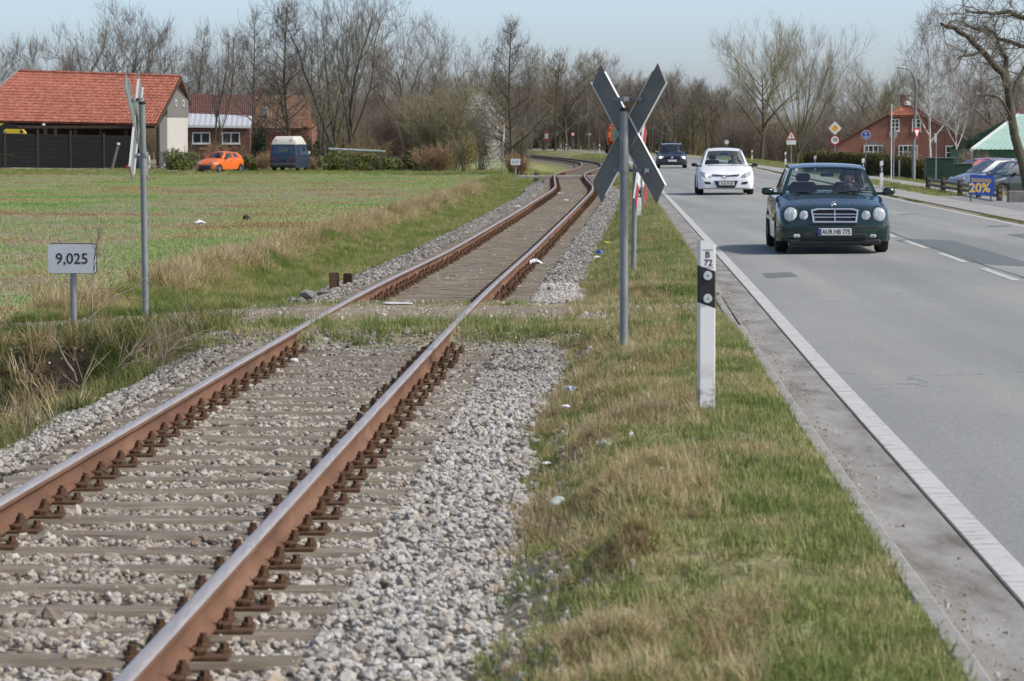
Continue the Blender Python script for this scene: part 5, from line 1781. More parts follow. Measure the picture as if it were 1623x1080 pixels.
branch_thing('dead_branch', 'thin curved dead branch at the ballast edge', [g(232, 632, 28), g(246, 605, 28), g(258, 578, 28), g(262, 560, 28)], .012, 4, 5)
branch_thing('dead_branch', 'dark upright twig in the ditch grass', [g(126, 634, 29.2), g(136, 595, 29.2), g(150, 560, 29.3), g(156, 548, 29.3)], .012, 5, 6)
branch_thing('dead_branch', 'pale stiff stalks at the lower left ballast edge', [g(40, 722, 22.5), g(39, 690, 22.5), g(36, 665, 22.6)], .010, 6, 8)
branch_thing('bramble', 'tangle of bramble twigs beside the left cross post', [g(236, 585, 29.5), g(262, 562, 29.5), g(285, 540, 29.6), g(310, 528, 29.8)], .010, 7, 22)
branch_thing('bramble', 'bramble twigs low in the ditch bank', [g(180, 596, 29.5), g(200, 566, 29.5), g(228, 552, 29.6), g(250, 530, 29.6)], .010, 8, 22)
# leaning wooden post in front of the barn
WOODG = mat('grey_weathered_wood', (128, 122, 112), (98, 92, 82), 5, .9, bump=.5, stretch=(4, 4, .6))
x = xcol(178, 232); o = thing('leaning_post', 'leaning wooden post before the dark fence', 'post', (x, 232, float(hz(x, 232))))
m = MB(); m.cyl((-.1, 0, -.3), (.48, 0, zrow(229, 232) - float(hz(x, 232))), .11, .1, 10); m.build('pole', WOODG, o, 40)
m = MB(); m.cyl((.475, 0, zrow(229.5, 232) - float(hz(x, 232))), (.50, 0, zrow(226.5, 232) - float(hz(x, 232))), .13, .12, 10); m.build('post_head', WHITE, o, 40)
x = xcol(272, 222); m = MB(); m.bbox((0, 0, .08), (.9, .4, .16), .03)
tag(m.build('concrete_block', CONC, None, None, (x, 222, float(hz(x, 222)))), 'pale slab lying in grass left of the orange car', 'slab')
# ------------------------------------------------------------------ vehicle materials
def paint(name, c, metal=.3, rough=.35, coat=.8):
    t = NT(name)
    tcn = t.n('ShaderNodeTexCoord')
    n1 = t.noise(1.6, 5, .6, tcn.outputs['Object']); n2 = t.noise(25, 4, .65, tcn.outputs['Object'])
    c2 = tuple(min(255, v * .9 + 6) for v in c)
    col = t.ramp(n1, [(.3, L(c)), (.7, L(c2))])
    rg = t.ramp(n2, [(.3, (rough * .8,) * 3 + (1,)), (.7, (rough * 1.5,) * 3 + (1,))])
    p = t.bsdf(col, .3, metal, coat=coat)
    t.l(rg, p.inputs['Roughness'])
    return t.m
P_GREEN = paint('dark_green_metallic_paint', (17, 47, 42), .4, .3)
P_WHITE = paint('white_car_paint', (238, 239, 238), 0, .4, .35)
P_BLACK = paint('near_black_paint', (30, 34, 40), .3, .3)
P_ORANGE = paint('orange_car_paint', (232, 112, 30), 0, .4, .5)
P_BLUE = paint('dull_blue_van_paint', (34, 50, 72), 0, .55, .15)
P_CREAM = paint('cream_fibreglass', (206, 202, 188), 0, .6, 0)
P_SLATE = paint('slate_grey_paint', (52, 64, 70), .5, .3)
P_SILVER = paint('silver_paint', (150, 156, 160), .6, .3)
P_UTIL = paint('orange_utility_paint', (226, 92, 26), 0, .45, .3)
P_YEL = paint('yellow_machine_paint', (226, 198, 40), 0, .4, .3)
TYRE = mat('tyre_rubber', (26, 26, 27), (38, 37, 36), 14, .85)
RIM = mat('wheel_rim', (158, 162, 164), (120, 124, 126), 9, .35, .7, bump=.05)
TRIM = mat('black_trim', (24, 25, 27), (34, 35, 37), 10, .55)
GREYTRIM = mat('grey_bumper_plastic', (66, 72, 82), (54, 60, 70), 10, .65)
CHROME = mat('chrome', (226, 228, 230), (212, 214, 216), 4, .3, .8, bump=0)
SEATM = mat('dark_interior', (40, 43, 46), (28, 30, 33), 8, .8)
PLATEW = mat('number_plate_white', (216, 216, 212), (204, 204, 200), 8, .45, bump=0)
TAIL = mat('red_lamp', (140, 26, 24), (110, 20, 20), 10, .2)
AMBER = mat('amber_lamp', (214, 128, 40), (190, 110, 36), 10, .2)
t = NT('car_glass')
lw = t.n('ShaderNodeLayerWeight'); lw.inputs['Blend'].default_value = .5
refl = t.math('ADD', .13, t.math('MULTIPLY', t.math('POWER', lw.outputs['Facing'], 4.0), .85))
nz = t.noise(.8, 3, .5, t.n('ShaderNodeTexCoord').outputs['Object'])
tr = t.n('ShaderNodeBsdfTransparent'); t.l(t.ramp(nz, [(.3, (.84, .92, .89, 1)), (.7, (.88, .95, .92, 1))]), tr.inputs['Color'])
gl = t.n('ShaderNodeBsdfGlossy'); gl.inputs['Roughness'].default_value = .03
mx = t.n('ShaderNodeMixShader'); t.l(refl, mx.inputs[0]); t.l(tr.outputs[0], mx.inputs[1]); t.l(gl.outputs[0], mx.inputs[2]); t.l(mx.outputs[0], t.out.inputs['Surface'])
GLASS = t.m
def lamp_mat(name, c, e=0):
    t = NT(name); tcn = t.n('ShaderNodeTexCoord'); n1 = t.noise(22, 2, .5, tcn.outputs['Object'], (1, 1, .2))
    col = t.ramp(n1, [(.35, L(tuple(v * .72 for v in c))), (.65, L(c))])
    t.bsdf(col, .12, .1, coat=.6, emit=(1, .95, .85, 1) if e else None, estr=e)
    return t.m
LENS = lamp_mat('headlamp_lens', (200, 206, 208))
LENS_ON = lamp_mat('lit_headlamp', (235, 235, 230), 1.1)

def smoothf(pts):
    p = np.array(pts, float)
    def f(t):
        return float(np.interp(t, p[:, 0], p[:, 1]))
    return f
def loft_body(car, P, mat_):
    """lower body: sections along y; local front is -y"""
    Ln, W = P['L'], P['W']
    hw = W / 2
    fw, zt, zs, zb = (smoothf(P[k]) for k in ('plan', 'top', 'shoulder', 'bottom'))
    st = set(np.round(np.linspace(0, 1, 41), 4))
    for q in (.004, .012, .025, .04, .06, .94, .96, .975, .988, .996): st.add(q)
    for wy in P['wheels']:
        for a in np.linspace(-1, 1, 17): st.add(round((wy + a * P['arch']) / Ln, 4))
    st = sorted(s for s in st if 0 <= s <= 1)
    vs, fs = [], []
    N = None
    for s in st:
        yy_ = s * Ln
        w = hw * fw(s); b = zb(s); a = b
        for wy in P['wheels']:
            d = abs(yy_ - wy)
            if d < P['arch']: a = max(a, P['wr'] * .95 + math.sqrt(max(P['arch'] ** 2 - d * d, 0)) - .02)
        sh = max(zs(s), a + .06); tp = max(zt(s), sh - .02)
        mid = b + (sh - b) * .55
        mid = max(mid, a + .02)
        half = [(0, b), (.60 * w, b), (.62 * w, max(a - .01, b)), (.955 * w, a), (.985 * w, a + .03), (w, mid), (.992 * w, mid + (sh - mid) * .55), (.965 * w, sh - .03), (.93 * w, sh),
                (.80 * w, sh + (tp - sh) * .55), (.5 * w, sh + (tp - sh) * .88), (.0, tp)]
        ring = [(x_, z_) for x_, z_ in half] + [(-x_, z_) for x_, z_ in reversed(half[1:-1])]
        N = len(ring)
        for x_, z_ in ring: vs.append((x_, -Ln / 2 + yy_, z_))
    for i in range(len(st) - 1):
        for k in range(N):
            j = (k + 1) % N
            fs.append((i * N + k, i * N + j, (i + 1) * N + j, (i + 1) * N + k))
    fs.append(tuple(range(N - 1, -1, -1))); fs.append(tuple((len(st) - 1) * N + k for k in range(N)))
    fs = [tuple(reversed(f)) for f in fs]
    m = MB(); m.add(vs, fs)
    me = m.mesh('body', 28)
    bm = bmesh.new(); bm.from_mesh(me); bmesh.ops.recalc_face_normals(bm, faces=bm.faces); bm.to_mesh(me); bm.free()
    return link('body', me, mat_, car)

def patch_panel(corners, us, glass_u, vs_, glass_v, bulge, frame, glass, sub=4, panes=None):
    """bilinear panel; cells in glass_u x glass_v go to the glass mesh"""
    BL, BR, TR, TL = [Vector(c) for c in corners]
    nrm_ = (BR - BL).cross(TL - BL).normalized()
    def pt(u, v, lift=0):
        p = (BL * (1 - u) + BR * u) * (1 - v) + (TL * (1 - u) + TR * u) * v
        return p + nrm_ * (bulge * (4 * u * (1 - u)) * .6 + bulge * (4 * v * (1 - v)) * .4 + lift)
    for i in range(len(us) - 1):
        for j in range(len(vs_) - 1):
            isg = (i in glass_u) and (j in glass_v)
            m = glass if isg else frame
            if isg and panes is not None:
                m = MB(); panes.append(m)
            lift = -.008 if isg else 0
            n = sub
            pts = []
            for a in range(n + 1):
                for b in range(n + 1):
                    u = us[i] + (us[i + 1] - us[i]) * a / n; v = vs_[j] + (vs_[j + 1] - vs_[j]) * b / n
                    pts.append(pt(u, v, lift))
            m.add(pts, [(a * (n + 1) + b, (a + 1) * (n + 1) + b, (a + 1) * (n + 1) + b + 1, a * (n + 1) + b + 1) for a in range(n) for b in range(n)])

def greenhouse(car, G, paint_, side_us, side_glass, pillar=None):
    """G: base front/rear y, widths, z; roof front/rear y, widths, z"""
    bf, br_, wbf, wbr, zbf, zbr = G['bf'], G['br'], G['wbf'], G['wbr'], G['zbf'], G['zbr']
    rf, rr_, wrf, wrr, zrf, zrr = G['rf'], G['rr'], G['wrf'], G['wrr'], G['zrf'], G['zrr']
    fr_, ws, sg, rg = MB(), MB(), MB(), MB()
    panes = []
    bl, brr = (-wbf, bf, zbf), (wbf, bf, zbf)
    tl, trr = (-wrf, rf, zrf), (wrf, rf, zrf)
    patch_panel((bl, brr, trr, tl), (0, .045, .955, 1), (1,), (0, .03, .95, 1), (1,), G.get('bul', .05), fr_, ws, 6)
    cl, cr_ = (-wbr, br_, zbr), (wbr, br_, zbr)
    el, er_ = (-wrr, rr_, zrr), (wrr, rr_, zrr)
    patch_panel((cr_, cl, el, er_), (0, .07, .93, 1), (1,), (0, .08, .9, 1), (1,), G.get('bulr', .04), fr_, rg, 5)
    patch_panel((brr, cr_, er_, trr), side_us, side_glass, (0, .06, .9, 1), (1,), .02, fr_, sg, 3, panes)
    patch_panel((cl, bl, tl, el), tuple(1 - u for u in reversed(side_us)), tuple(len(side_us) - 2 - i for i in side_glass), (0, .06, .9, 1), (1,), .02, fr_, sg, 3, panes)
    # roof
    n = 10
    pts = []
    for a in range(n + 1):
        for b in range(n + 1):
            u, v = a / n, b / n
            p = (Vector(tl) * (1 - u) + Vector(trr) * u) * (1 - v) + (Vector(el) * (1 - u) + Vector(er_) * u) * v
            p.z += G.get('crown', .04) * (1 - abs(2 * u - 1) ** 2.5) * .8 + G.get('crown', .04) * (4 * v * (1 - v))
            pts.append(p)
    fr_.add(pts, [(a * (n + 1) + b, (a + 1) * (n + 1) + b, (a + 1) * (n + 1) + b + 1, a * (n + 1) + b + 1) for a in range(n) for b in range(n)])
    me = fr_.mesh('cabin', 32)
    bm = bmesh.new(); bm.from_mesh(me); bmesh.ops.remove_doubles(bm, verts=bm.verts, dist=.002); bm.to_mesh(me); bm.free()
    link('cabin', me, paint_, car)
    ws.build('windscreen', GLASS, car, 40); rg.build('rear_window', GLASS, car, 40)
    for pn in panes: pn.build('side_window', GLASS, car, 40)
    # sun band and seals
    # interior
    m = MB()
    m.box((0, (bf + br_) / 2, zbf - .10), (2 * wbf * .86, (br_ - bf) * .8, .05))
    m.bbox((0, bf + .38, zbf - .05), (2 * wbf * .8, .3, .14), .04)
    inn = m.build('dashboard', SEATM, car)
    for sx in (-1, 1):
        m = MB(); yseat = bf + .42 * (br_ - bf)
        m.bbox((sx * .36, yseat, zbf - .02), (.46, .14, .40), .06)
        m.bbox((sx * .36, yseat + .03, zbf + .255), (.24, .08, .14), .04)
        m.build('seat', SEATM, car, 40)
    m = MB(); m.bbox((0, bf + .74 * (br_ - bf), zbf - .08), (1.2, .12, .32), .05)
    m.build('rear_seat', SEATM, car, 40)
    m = MB(); m.bbox((.02, rf + .16, zrf - .10), (.22, .05, .06), .015); m.build('inner_mirror', TRIM, car)
    for k in range(12): pass
    m = MB(); c0 = Vector((.36, bf + .58, zbf + .02))
    for k in range(16):
        a0, a1 = 2 * math.pi * k / 16, 2 * math.pi * (k + 1) / 16
        m.cyl(c0 + Vector((.18 * math.cos(a0), .05 * math.sin(a0), .17 * math.sin(a0))), c0 + Vector((.18 * math.cos(a1), .05 * math.sin(a1), .17 * math.sin(a1))), .014, n=5)
    m.build('steering_wheel', TRIM, car)

def wheels(car, P, rimm=None, steer=0):
    for wy in P['wheels']:
        for sx in (-1, 1):
            w = bpy.data.objects.new('wheel', None); COL.objects.link(w); w.parent = car
            w.location = (sx * (P['W'] / 2 - P.get('track_in', .10)), -P['L'] / 2 + wy, P['wr'])
            w.rotation_euler = (0, 0, R(steer) if wy == P['wheels'][0] else 0)
            r, tw = P['wr'], P.get('tw', .2)
            M = Matrix.Rotation(R(90), 4, 'Y')
            m = MB(); m.lathe([(r * .62, -tw / 2 + .01), (r * .9, -tw / 2), (r * .985, -tw / 2 + .03), (r, -tw / 4), (r, tw / 4), (r * .985, tw / 2 - .03), (r * .9, tw / 2), (r * .62, tw / 2 - .01)], 28, M, caps=False)
            m.build('tyre', TYRE, w, 40)
            m = MB(); m.lathe([(0, sx * tw * .30), (r * .14, sx * tw * .34), (r * .2, sx * tw * .26), (r * .62, sx * tw * .36), (r * .64, sx * tw * .44), (r * .64, -sx * tw * .44)], 24, M, caps=False)
            rm = m.build('rim', rimm or RIM, w, 40)
            m = MB()
            for k in range(7):
                a = 2 * math.pi * k / 7
                m.box((sx * tw * .37, math.cos(a) * r * .42, math.sin(a) * r * .42), (.012, .045, .045))
            m.build('rim_holes', TRIM, w)['kind'] = 'stuff'

from mathutils.bvhtree import BVHTree
def surf(body, x, z):
    me = body.data
    bv = BVHTree.FromPolygons([v.co for v in me.vertices], [tuple(p.vertices) for p in me.polygons])
    hit, n, i, d = bv.ray_cast(Vector((x, -10, z)), Vector((0, 1, 0)))
    if hit is None: return Vector((x, 0, z)), Vector((0, -1, 0))
    if n.y > 0: n = -n
    return hit, n

def mirrors(car, x, y, z, mat_, s=(.19, .1, .12)):
    for sx in (-1, 1):
        m = MB(); m.bbox((sx * x, y, z), s, .035); m.bbox((sx * (x - s[0] * .5 - .055), y + .03, z - s[2] * .3), (.24, .07, .05), .015)
        o = m.build('mirror', mat_, car, 40)
        m = MB(); m.box((sx * x, y + s[1] / 2 + .002, z), (s[0] * .85, .004, s[2] * .8)); m.build('mirror_glass', CHROME, o)

def number_plate(car, y, z, txt, w=.52, h=.112, tilt=0, front=True):
    o = MB(); o.bbox((0, 0, 0), (w, .014, h), .004)
    b = o.build('number_plate', PLATEW, car, None, (0, y, z), (R(tilt), 0, 0 if front else math.pi))
    m = MB(); m.box((-w / 2 + .024, -.0078, 0), (.044, .002, h - .008)); m.build('euro_band', BLUE, b)
    if txt:
        link('lettering', text_mesh(txt, .105, bold=.0012, xscale=.80), INK, b, (.02, -.0085, -.002))
        m = MB(); m.cyl((-.055, -.0075, -.01), (-.055, -.009, -.01), .014, n=10); m.build('seal', BOARDG, b)
    return b

def disc_lamp(car, x, y, z, rx, rz_, name='headlamp', mat_=None, ring=None, rake=20, body=None, sink=.02):
    TT = Matrix.Translation((x, y, z)) @ Matrix.Rotation(R(-rake), 4, 'X')
    if body is not None:
        ps = [surf(body, x + a * rx * .6, z + b * rz_ * .6) for a in (-1, 0, 1) for b in (-1, 0, 1)]
        p = surf(body, x, z)[0]
        n = sum((q[1] for q in ps), Vector()).normalized()
        n = (n + Vector((0, -1.0, 0))).normalized()
        TT = Matrix.Translation((x, p.y + sink, z)) @ n.to_track_quat('-Y', 'Z').to_matrix().to_4x4()
    M = TT @ Matrix.Diagonal((rx, .5 * rx, rz_, 1)) @ Matrix.Rotation(R(90), 4, 'X')
    m = MB(); m.lathe([(1, -.3), (1, 0), (.93, .18), (.72, .34), (.4, .44), (0, .48)], 24, M, caps=False)
    o = m.build(name, mat_ or LENS, car, 50)
    if ring:
        M2 = TT @ Matrix.Diagonal((rx, .5 * rx, rz_, 1)) @ Matrix.Rotation(R(90), 4, 'X')
        m = MB(); m.lathe([(1.0, -.35), (1.12, -.3), (1.14, .0), (1.04, .10), (1.0, .02)], 24, M2, caps=False); m.build('lamp_rim', ring, o, 50)
        m = MB(); m.lathe([(.0, .12), (.52, .12), (.5, .2), (.2, .3), (0, .33)], 18, M2, caps=False)
    return o

# ------------------------------------------------------------------ drivers: one continuous skinned figure with hair
SKIN = mat('skin', (196, 148, 122), (182, 134, 110), 9, .6, bump=.05)
def driver(label, car, lx, ly, zseat, shirt, hair):
    """seated person, hands on the wheel, faces local -y"""
    J = [(0, .12, .02), (0, .14, .22), (0, .15, .42), (0, .12, .52), (0, .10, .60), (0, .09, .70), (0, .08, .78),
         (-.19, .13, .44), (-.24, -.06, .24), (-.15, -.30, .26), (-.14, -.37, .29),
         (.19, .13, .44), (.24, -.06, .24), (.15, -.30, .26), (.14, -.37, .29),
         (-.11, -.02, .0), (-.13, -.34, .06), (.11, -.02, .0), (.13, -.34, .06), (0, -.005, .665)]
    E = [(0, 1), (1, 2), (2, 3), (3, 4), (4, 5), (5, 6), (2, 7), (7, 8), (8, 9), (9, 10), (2, 11), (11, 12), (12, 13), (13, 14), (0, 15), (15, 16), (0, 17), (17, 18), (5, 19)]
    rad = [(.15, .12), (.15, .12), (.16, .115), (.06, .06), (.062, .07), (.085, .10), (.07, .085), (.065, .065), (.05, .05), (.036, .036), (.03, .042), (.065, .065), (.05, .05), (.036, .036), (.03, .042),
           (.09, .09), (.07, .07), (.09, .09), (.07, .07), (.022, .03)]
    me = bpy.data.meshes.new('person')
    me.from_pydata(J, E, [])
    me.materials.append(shirt); me.materials.append(SKIN)
    o = bpy.data.objects.new('person', me); COL.objects.link(o)
    sk = o.modifiers.new('skin', 'SKIN')
    me.skin_vertices[0].data[0].use_root = True
    for i, r_ in enumerate(rad): me.skin_vertices[0].data[i].radius = r_
    sb = o.modifiers.new('sub', 'SUBSURF'); sb.levels = 2; sb.render_levels = 2
    dg = bpy.context.evaluated_depsgraph_get()
    m2 = bpy.data.meshes.new_from_object(o.evaluated_get(dg))
    bpy.data.objects.remove(o, do_unlink=True)
    m2.materials.clear(); m2.materials.append(shirt); m2.materials.append(SKIN)
    for p in m2.polygons:
        c = p.center; p.use_smooth = True
        p.material_index = 1 if (c.z > .53 or (c.y < -.29 and c.z > .2)) else 0
    M = car.matrix_basis if False else (Matrix.Translation(car.location) @ Matrix.Rotation(car.rotation_euler.z, 4, 'Z'))
    po = M @ Vector((lx, ly, zseat))
    o = link('person', m2, None, None, po, (0, 0, car.rotation_euler.z))
    tag(o, label, 'person')
    m = MB(); m.lathe([(.098, -.02), (.108, .04), (.10, .09), (.07, .13), (.0, .145)], 14, Matrix.Translation((0, .10, .71)) @ Matrix.Diagonal((.93, 1.1, 1, 1)), caps=False)
    m.build('hair', hair, o, 60)
    m = MB()
    for sx in (-1, 1): m.cyl((sx * .033, -.012, .70), (sx * .033, -.02, .70), .011, n=8)
    m.build('eyes', INK, o)
    return o
HAIRD = mat('dark_hair', (52, 42, 36), (36, 30, 26), 30, .7)
HAIRB = mat('fair_hair', (170, 140, 96), (140, 112, 74), 30, .7)
SHIRT1 = mat('dark_jacket', (58, 60, 66), (44, 46, 52), 12, .9)
SHIRT2 = mat('grey_pullover', (120, 120, 124), (100, 100, 106), 12, .9)

def vehicle(name, label, cat, px, Y, P, heading, z0=0.0, group=None):
    x = xcol(px, Y)
    o = thing(name, label, cat, (x, Y, z0), heading, group)
    return o

# ================================================================== dark green saloon
head = -math.atan(float(RL(60) - RL(50)) / 10)
P = dict(L=4.80, W=1.80, wheels=(.84, 3.67), arch=.345, wr=.315,
         plan=[(0, .80), (.004, .87), (.012, .92), (.025, .955), (.05, .98), (.09, 1), (.5, 1.0), (.9, .97), (.97, .92), (1, .82)],
         top=[(0, .52), (.004, .60), (.012, .685), (.03, .745), (.06, .785), (.15, .865), (.285, .945), (.30, .95), (.74, .98), (.80, 1.0), (.95, .97), (.985, .90), (1, .7)],
         shoulder=[(0, .50), (.012, .60), (.03, .66), (.07, .72), (.2, .80), (.3, .88), (.75, .92), (.95, .90), (1, .66)],
         bottom=[(0, .26), (.02, .22), (.06, .19), (.1, .18), (.9, .20), (1, .30)])
xc = xcol(1307, 54.3)
car = thing('saloon_car', 'dark green saloon with round twin headlights driving towards camera', 'car', (xc, 54.3, float(road_z(xc, 52))), head, 'cars driving on the road')
yF = -P['L'] / 2
body = loft_body(car, P, P_GREEN)
greenhouse(car, dict(bf=yF + 1.37, br=yF + 4.05, wbf=.775, wbr=.73, zbf=.925, zbr=.975, rf=yF + 2.05, rr=yF + 3.45, wrf=.605, wrr=.60, zrf=1.325, zrr=1.345, crown=.045, bul=.06),
           P_GREEN, (0, .07, .33, .37, .70, .73, .88, 1), (1, 3, 5))
wheels(car, P)
mirrors(car, .985, yF + 1.62, .965, P_GREEN, (.20, .11, .12))
# front bumper as its own part, proud of the body
m = MB()
secs = [(-.90, .42), (-.87, .24), (-.80, .13), (-.66, .065), (-.4, .03), (0, .015), (.4, .03), (.66, .065), (.80, .13), (.87, .24), (.90, .42)]
prof = [(-.03, .20), (-.055, .23), (-.065, .36), (-.06, .445), (-.03, .47), (.03, .475), (.06, .3)]
for a, b in secs:
    for dy, z in prof: m.v.append((a, yF + b + dy, z))
k = len(prof)
for i in range(len(secs) - 1):
    for j in range(k - 1): m.f.append((i * k + j, i * k + j + 1, (i + 1) * k + j + 1, (i + 1) * k + j))
bp = m.build('bumper', P_GREEN, car, 35)
m = MB(); m.bbox((0, yF - .012, .285), (1.02, .10, .085), .02); m.build('lower_intake', TRIM, bp)
m = MB(); m.bbox((0, yF + .02, .19), (1.46, .12, .10), .03); m.build('spoiler', TRIM, bp)  # dark valance panel, its black painting the shade below the number plate
m = MB()
for i in range(len(secs) - 1):
    (a, b), (c, d) = secs[i], secs[i + 1]
    m.add([(a, yF + b - .071, .405), (c, yF + d - .071, .405), (c, yF + d - .071, .428), (a, yF + b - .071, .428), ], [(0, 1, 2, 3)])
m.build('bumper_strip', TRIM, bp)
for sx in (-1, 1):
    disc_lamp(car, sx * .70, yF + .115, .625, .105, .122, 'headlamp', LENS, P_GREEN, 24, body, .0)
    disc_lamp(car, sx * .49, yF + .052, .605, .072, .083, 'inner_headlamp', LENS, P_GREEN, 24, body, .0)
    m = MB(); m.bbox((sx * .60, yF - .005, .285), (.11, .06, .06), .02); m.build('fog_lamp', LENS, car)
# grille
m = MB()
go_, gi_ = [(-.345, .49), (.345, .49), (.375, .70), (.28, .725), (-.28, .725), (-.375, .70)], None
yg = surf(body, 0, .55)[0].y - .03
def frame_ring(outer, inner, y0, y1, m):
    n = len(outer)
    for i in range(n):
        j = (i + 1) % n
        q = [(outer[i][0], y0, outer[i][1]), (outer[j][0], y0, outer[j][1]), (inner[j][0], y0, inner[j][1]), (inner[i][0], y0, inner[i][1])]
        q2 = [(a, y1, b) for a, _, b in q]
        m.add(q + q2, [(0, 1, 2, 3), (4, 7, 6, 5), (0, 4, 5, 1), (2, 6, 7, 3)])
inn = [(a * .93, .607 + (b - .607) * .82) for a, b in go_]
TG = Matrix.Translation((0, yg, .5)) @ Matrix.Rotation(R(-20), 4, 'X') @ Matrix.Translation((0, -yg, -.5))
mm_ = MB(); frame_ring(go_, inn, yg - .03, yg + .05, mm_)
m = MB(); m.add(mm_.v, mm_.f, TG)
gr = m.build('grille', CHROME, car)
m = MB(); m.prism(inn, yg + .01, yg + .04, TG); m.build('grille_mesh', TRIM, gr)
m = MB()
for q in (.35, .62): m.box((0, yg - .012, .515 + .19 * q), (.66, .014, .012), TG)
m.box((0, yg - .016, .607), (.014, .014, .19), TG)
m.build('grille_bar', CHROME, gr)
# star on the bonnet
m = MB(); cz = Vector((0, yF + .22, .79))
for i in range(16):
    a0, a1 = i * math.pi / 8, (i + 1) * math.pi / 8
    m.cyl(cz + Vector((.036 * math.cos(a0), 0, .036 * math.sin(a0))), cz + Vector((.036 * math.cos(a1), 0, .036 * math.sin(a1))), .004, n=5)
for i in range(3):
    a0 = R(90 + 120 * i); m.cyl(cz, cz + Vector((.036 * math.cos(a0), 0, .036 * math.sin(a0))), .0045, .002, n=5)
m.cyl(cz - Vector((0, 0, .036)), cz - Vector((0, 0, .075)), .006, n=6)
m.build('bonnet_star', CHROME, car)
number_plate(car, yF - .068, .352, 'AUR HB 775')
m = MB(); m.cyl((.02, yF + 1.34, .955), (.62, yF + 1.40, .985), .012, n=6); m.cyl((-.55, yF + 1.36, .955), (.0, yF + 1.36, .96), .010, n=6); m.build('wiper', TRIM, car)
m = MB()
for sx in (-1, 1):
    m.cyl((sx * .30, yF + .25, .772), (sx * .52, yF + 1.30, .935), .012, .006, n=6)
    m.box((sx * .905, yF + 2.4, .52), (.02, 2.0, .06))
m.build('side_strip', P_GREEN, car)
for sx in (-1, 1):
    for yd in (2.35, 3.15):
        m = MB(); m.bbox((sx * .905, yF + yd, .80), (.02, .20, .03), .008); m.build('door_handle', P_GREEN, car)
m = MB(); m.box((-.50, yF + 1.9, 1.31), (.05, .004, .05)); m.build('windscreen_sticker', BOARDG, car)
driver('driver of the green saloon, dimly seen behind the windscreen', car, .36, yF + 2.15, .52, SHIRT1, HAIRD)

# ================================================================== white hatchback
P = dict(L=4.25, W=1.775, wheels=(.86, 3.51), arch=.345, wr=.315,
         plan=[(0, .76), (.004, .82), (.012, .88), (.03, .94), (.06, .98), (.1, 1), (.5, 1.0), (.9, .97), (.97, .92), (1, .84)],
         top=[(0, .46), (.004, .54), (.012, .62), (.03, .70), (.07, .765), (.15, .855), (.235, .93), (.25, .945), (.9, .98), (1, .9)],
         shoulder=[(0, .46), (.012, .55), (.03, .62), (.07, .69), (.2, .80), (.3, .90), (.9, .97), (1, .8)],
         bottom=[(0, .24), (.02, .20), (.06, .19), (.9, .2), (1, .3)])
xc = xcol(1146.5, 105.5)
car = thing('hatchback_car', 'white hatchback following behind the green saloon', 'car', (xc, 105.5, .02), -math.atan(float(RL(110) - RL(100)) / 10), 'cars driving on the road')
yF = -P['L'] / 2
body = loft_body(car, P, P_WHITE)
greenhouse(car, dict(bf=yF + 1.02, br=yF + 4.1, wbf=.73, wbr=.70, zbf=.92, zbr=1.0, rf=yF + 1.80, rr=yF + 3.75, wrf=.56, wrr=.55, zrf=1.385, zrr=1.40, crown=.05, bul=.07),
           P_WHITE, (0, .13, .42, .45, .74, .80, .9, 1), (1, 3, 5))
wheels(car, P)
mirrors(car, .965, yF + 1.32, .95, TRIM, (.19, .12, .12))
for sx in (-1, 1):
    # swept-back lamp laid on the wing surface
    out = [(.46, .555), (.62, .565), (.74, .60), (.80, .68), (.815, .745), (.72, .72), (.60, .675), (.50, .625)]
    ctr = (.64, .64)
    m = MB()
    def sp3(x_, z_, lift): 
        h_, n_ = surf(body, sx * x_, z_)
        return h_ + n_ * lift
    vs = [sp3(ctr[0], ctr[1], .045)] + [sp3(ctr[0] + (a - ctr[0]) * .7, ctr[1] + (c - ctr[1]) * .7, .035) for a, c in out] + [sp3(a, c, .012) for a, c in out] + [sp3(a, c, -.03) for a, c in out]
    n = len(out)
    fs = [(0, 1 + i, 1 + (i + 1) % n) for i in range(n)]
    for q in (0, 1): fs += [(1 + q * n + i, 1 + (q + 1) * n + i, 1 + (q + 1) * n + (i + 1) % n, 1 + q * n + (i + 1) % n) for i in range(n)]
    m.add(vs, fs)
    me = m.mesh('headlamp', 40); bm = bmesh.new(); bm.from_mesh(me); bmesh.ops.recalc_face_normals(bm, faces=bm.faces); bm.to_mesh(me); bm.free()
    h_ = link('headlamp', me, LENS, car)
    disc_lamp(h_, sx * .60, 0, .62, .058, .058, 'lamp_bulb', LENS_ON if sx < 0 else LENS, None, 15, body, -.04)
    disc_lamp(h_, sx * .72, 0, .66, .035, .035, 'indicator_bulb', AMBER, None, 15, body, -.04)
    m = MB(); vs = [sp3(a, c, l) for l in (.008, -.06) for a, c in ((.47, .345), (.66, .355), (.69, .43), (.50, .415))]
    m.add(vs, [(0, 1, 2, 3), (0, 4, 5, 1), (1, 5, 6, 2), (2, 6, 7, 3), (3, 7, 4, 0)]); m.build('fog_recess', TRIM, car)
m = MB(); m.prism([(-.27, .235), (.27, .235), (.37, .43), (.36, .455), (-.36, .455), (-.37, .43)], yF - .03, yF + .06); m.build('lower_grille', TRIM, car)
m = MB(); m.prism([(-.44, .655), (-.38, .625), (0, .59), (.38, .625), (.44, .655), (.36, .65), (0, .62), (-.36, .65)], surf(body, 0, .62)[0].y - .035, yF + .2); g_ = m.build('upper_grille', TRIM, car)
m = MB(); m.prism([(-.41, .662), (-.36, .652), (0, .622), (.36, .652), (.41, .662), (.36, .665), (0, .632), (-.36, .665)], surf(body, 0, .62)[0].y - .042, yF + .2); m.build('grille_trim', CHROME, g_)
m = MB(); c0 = Vector((0, surf(body, 0, .61)[0].y - .05, .61))
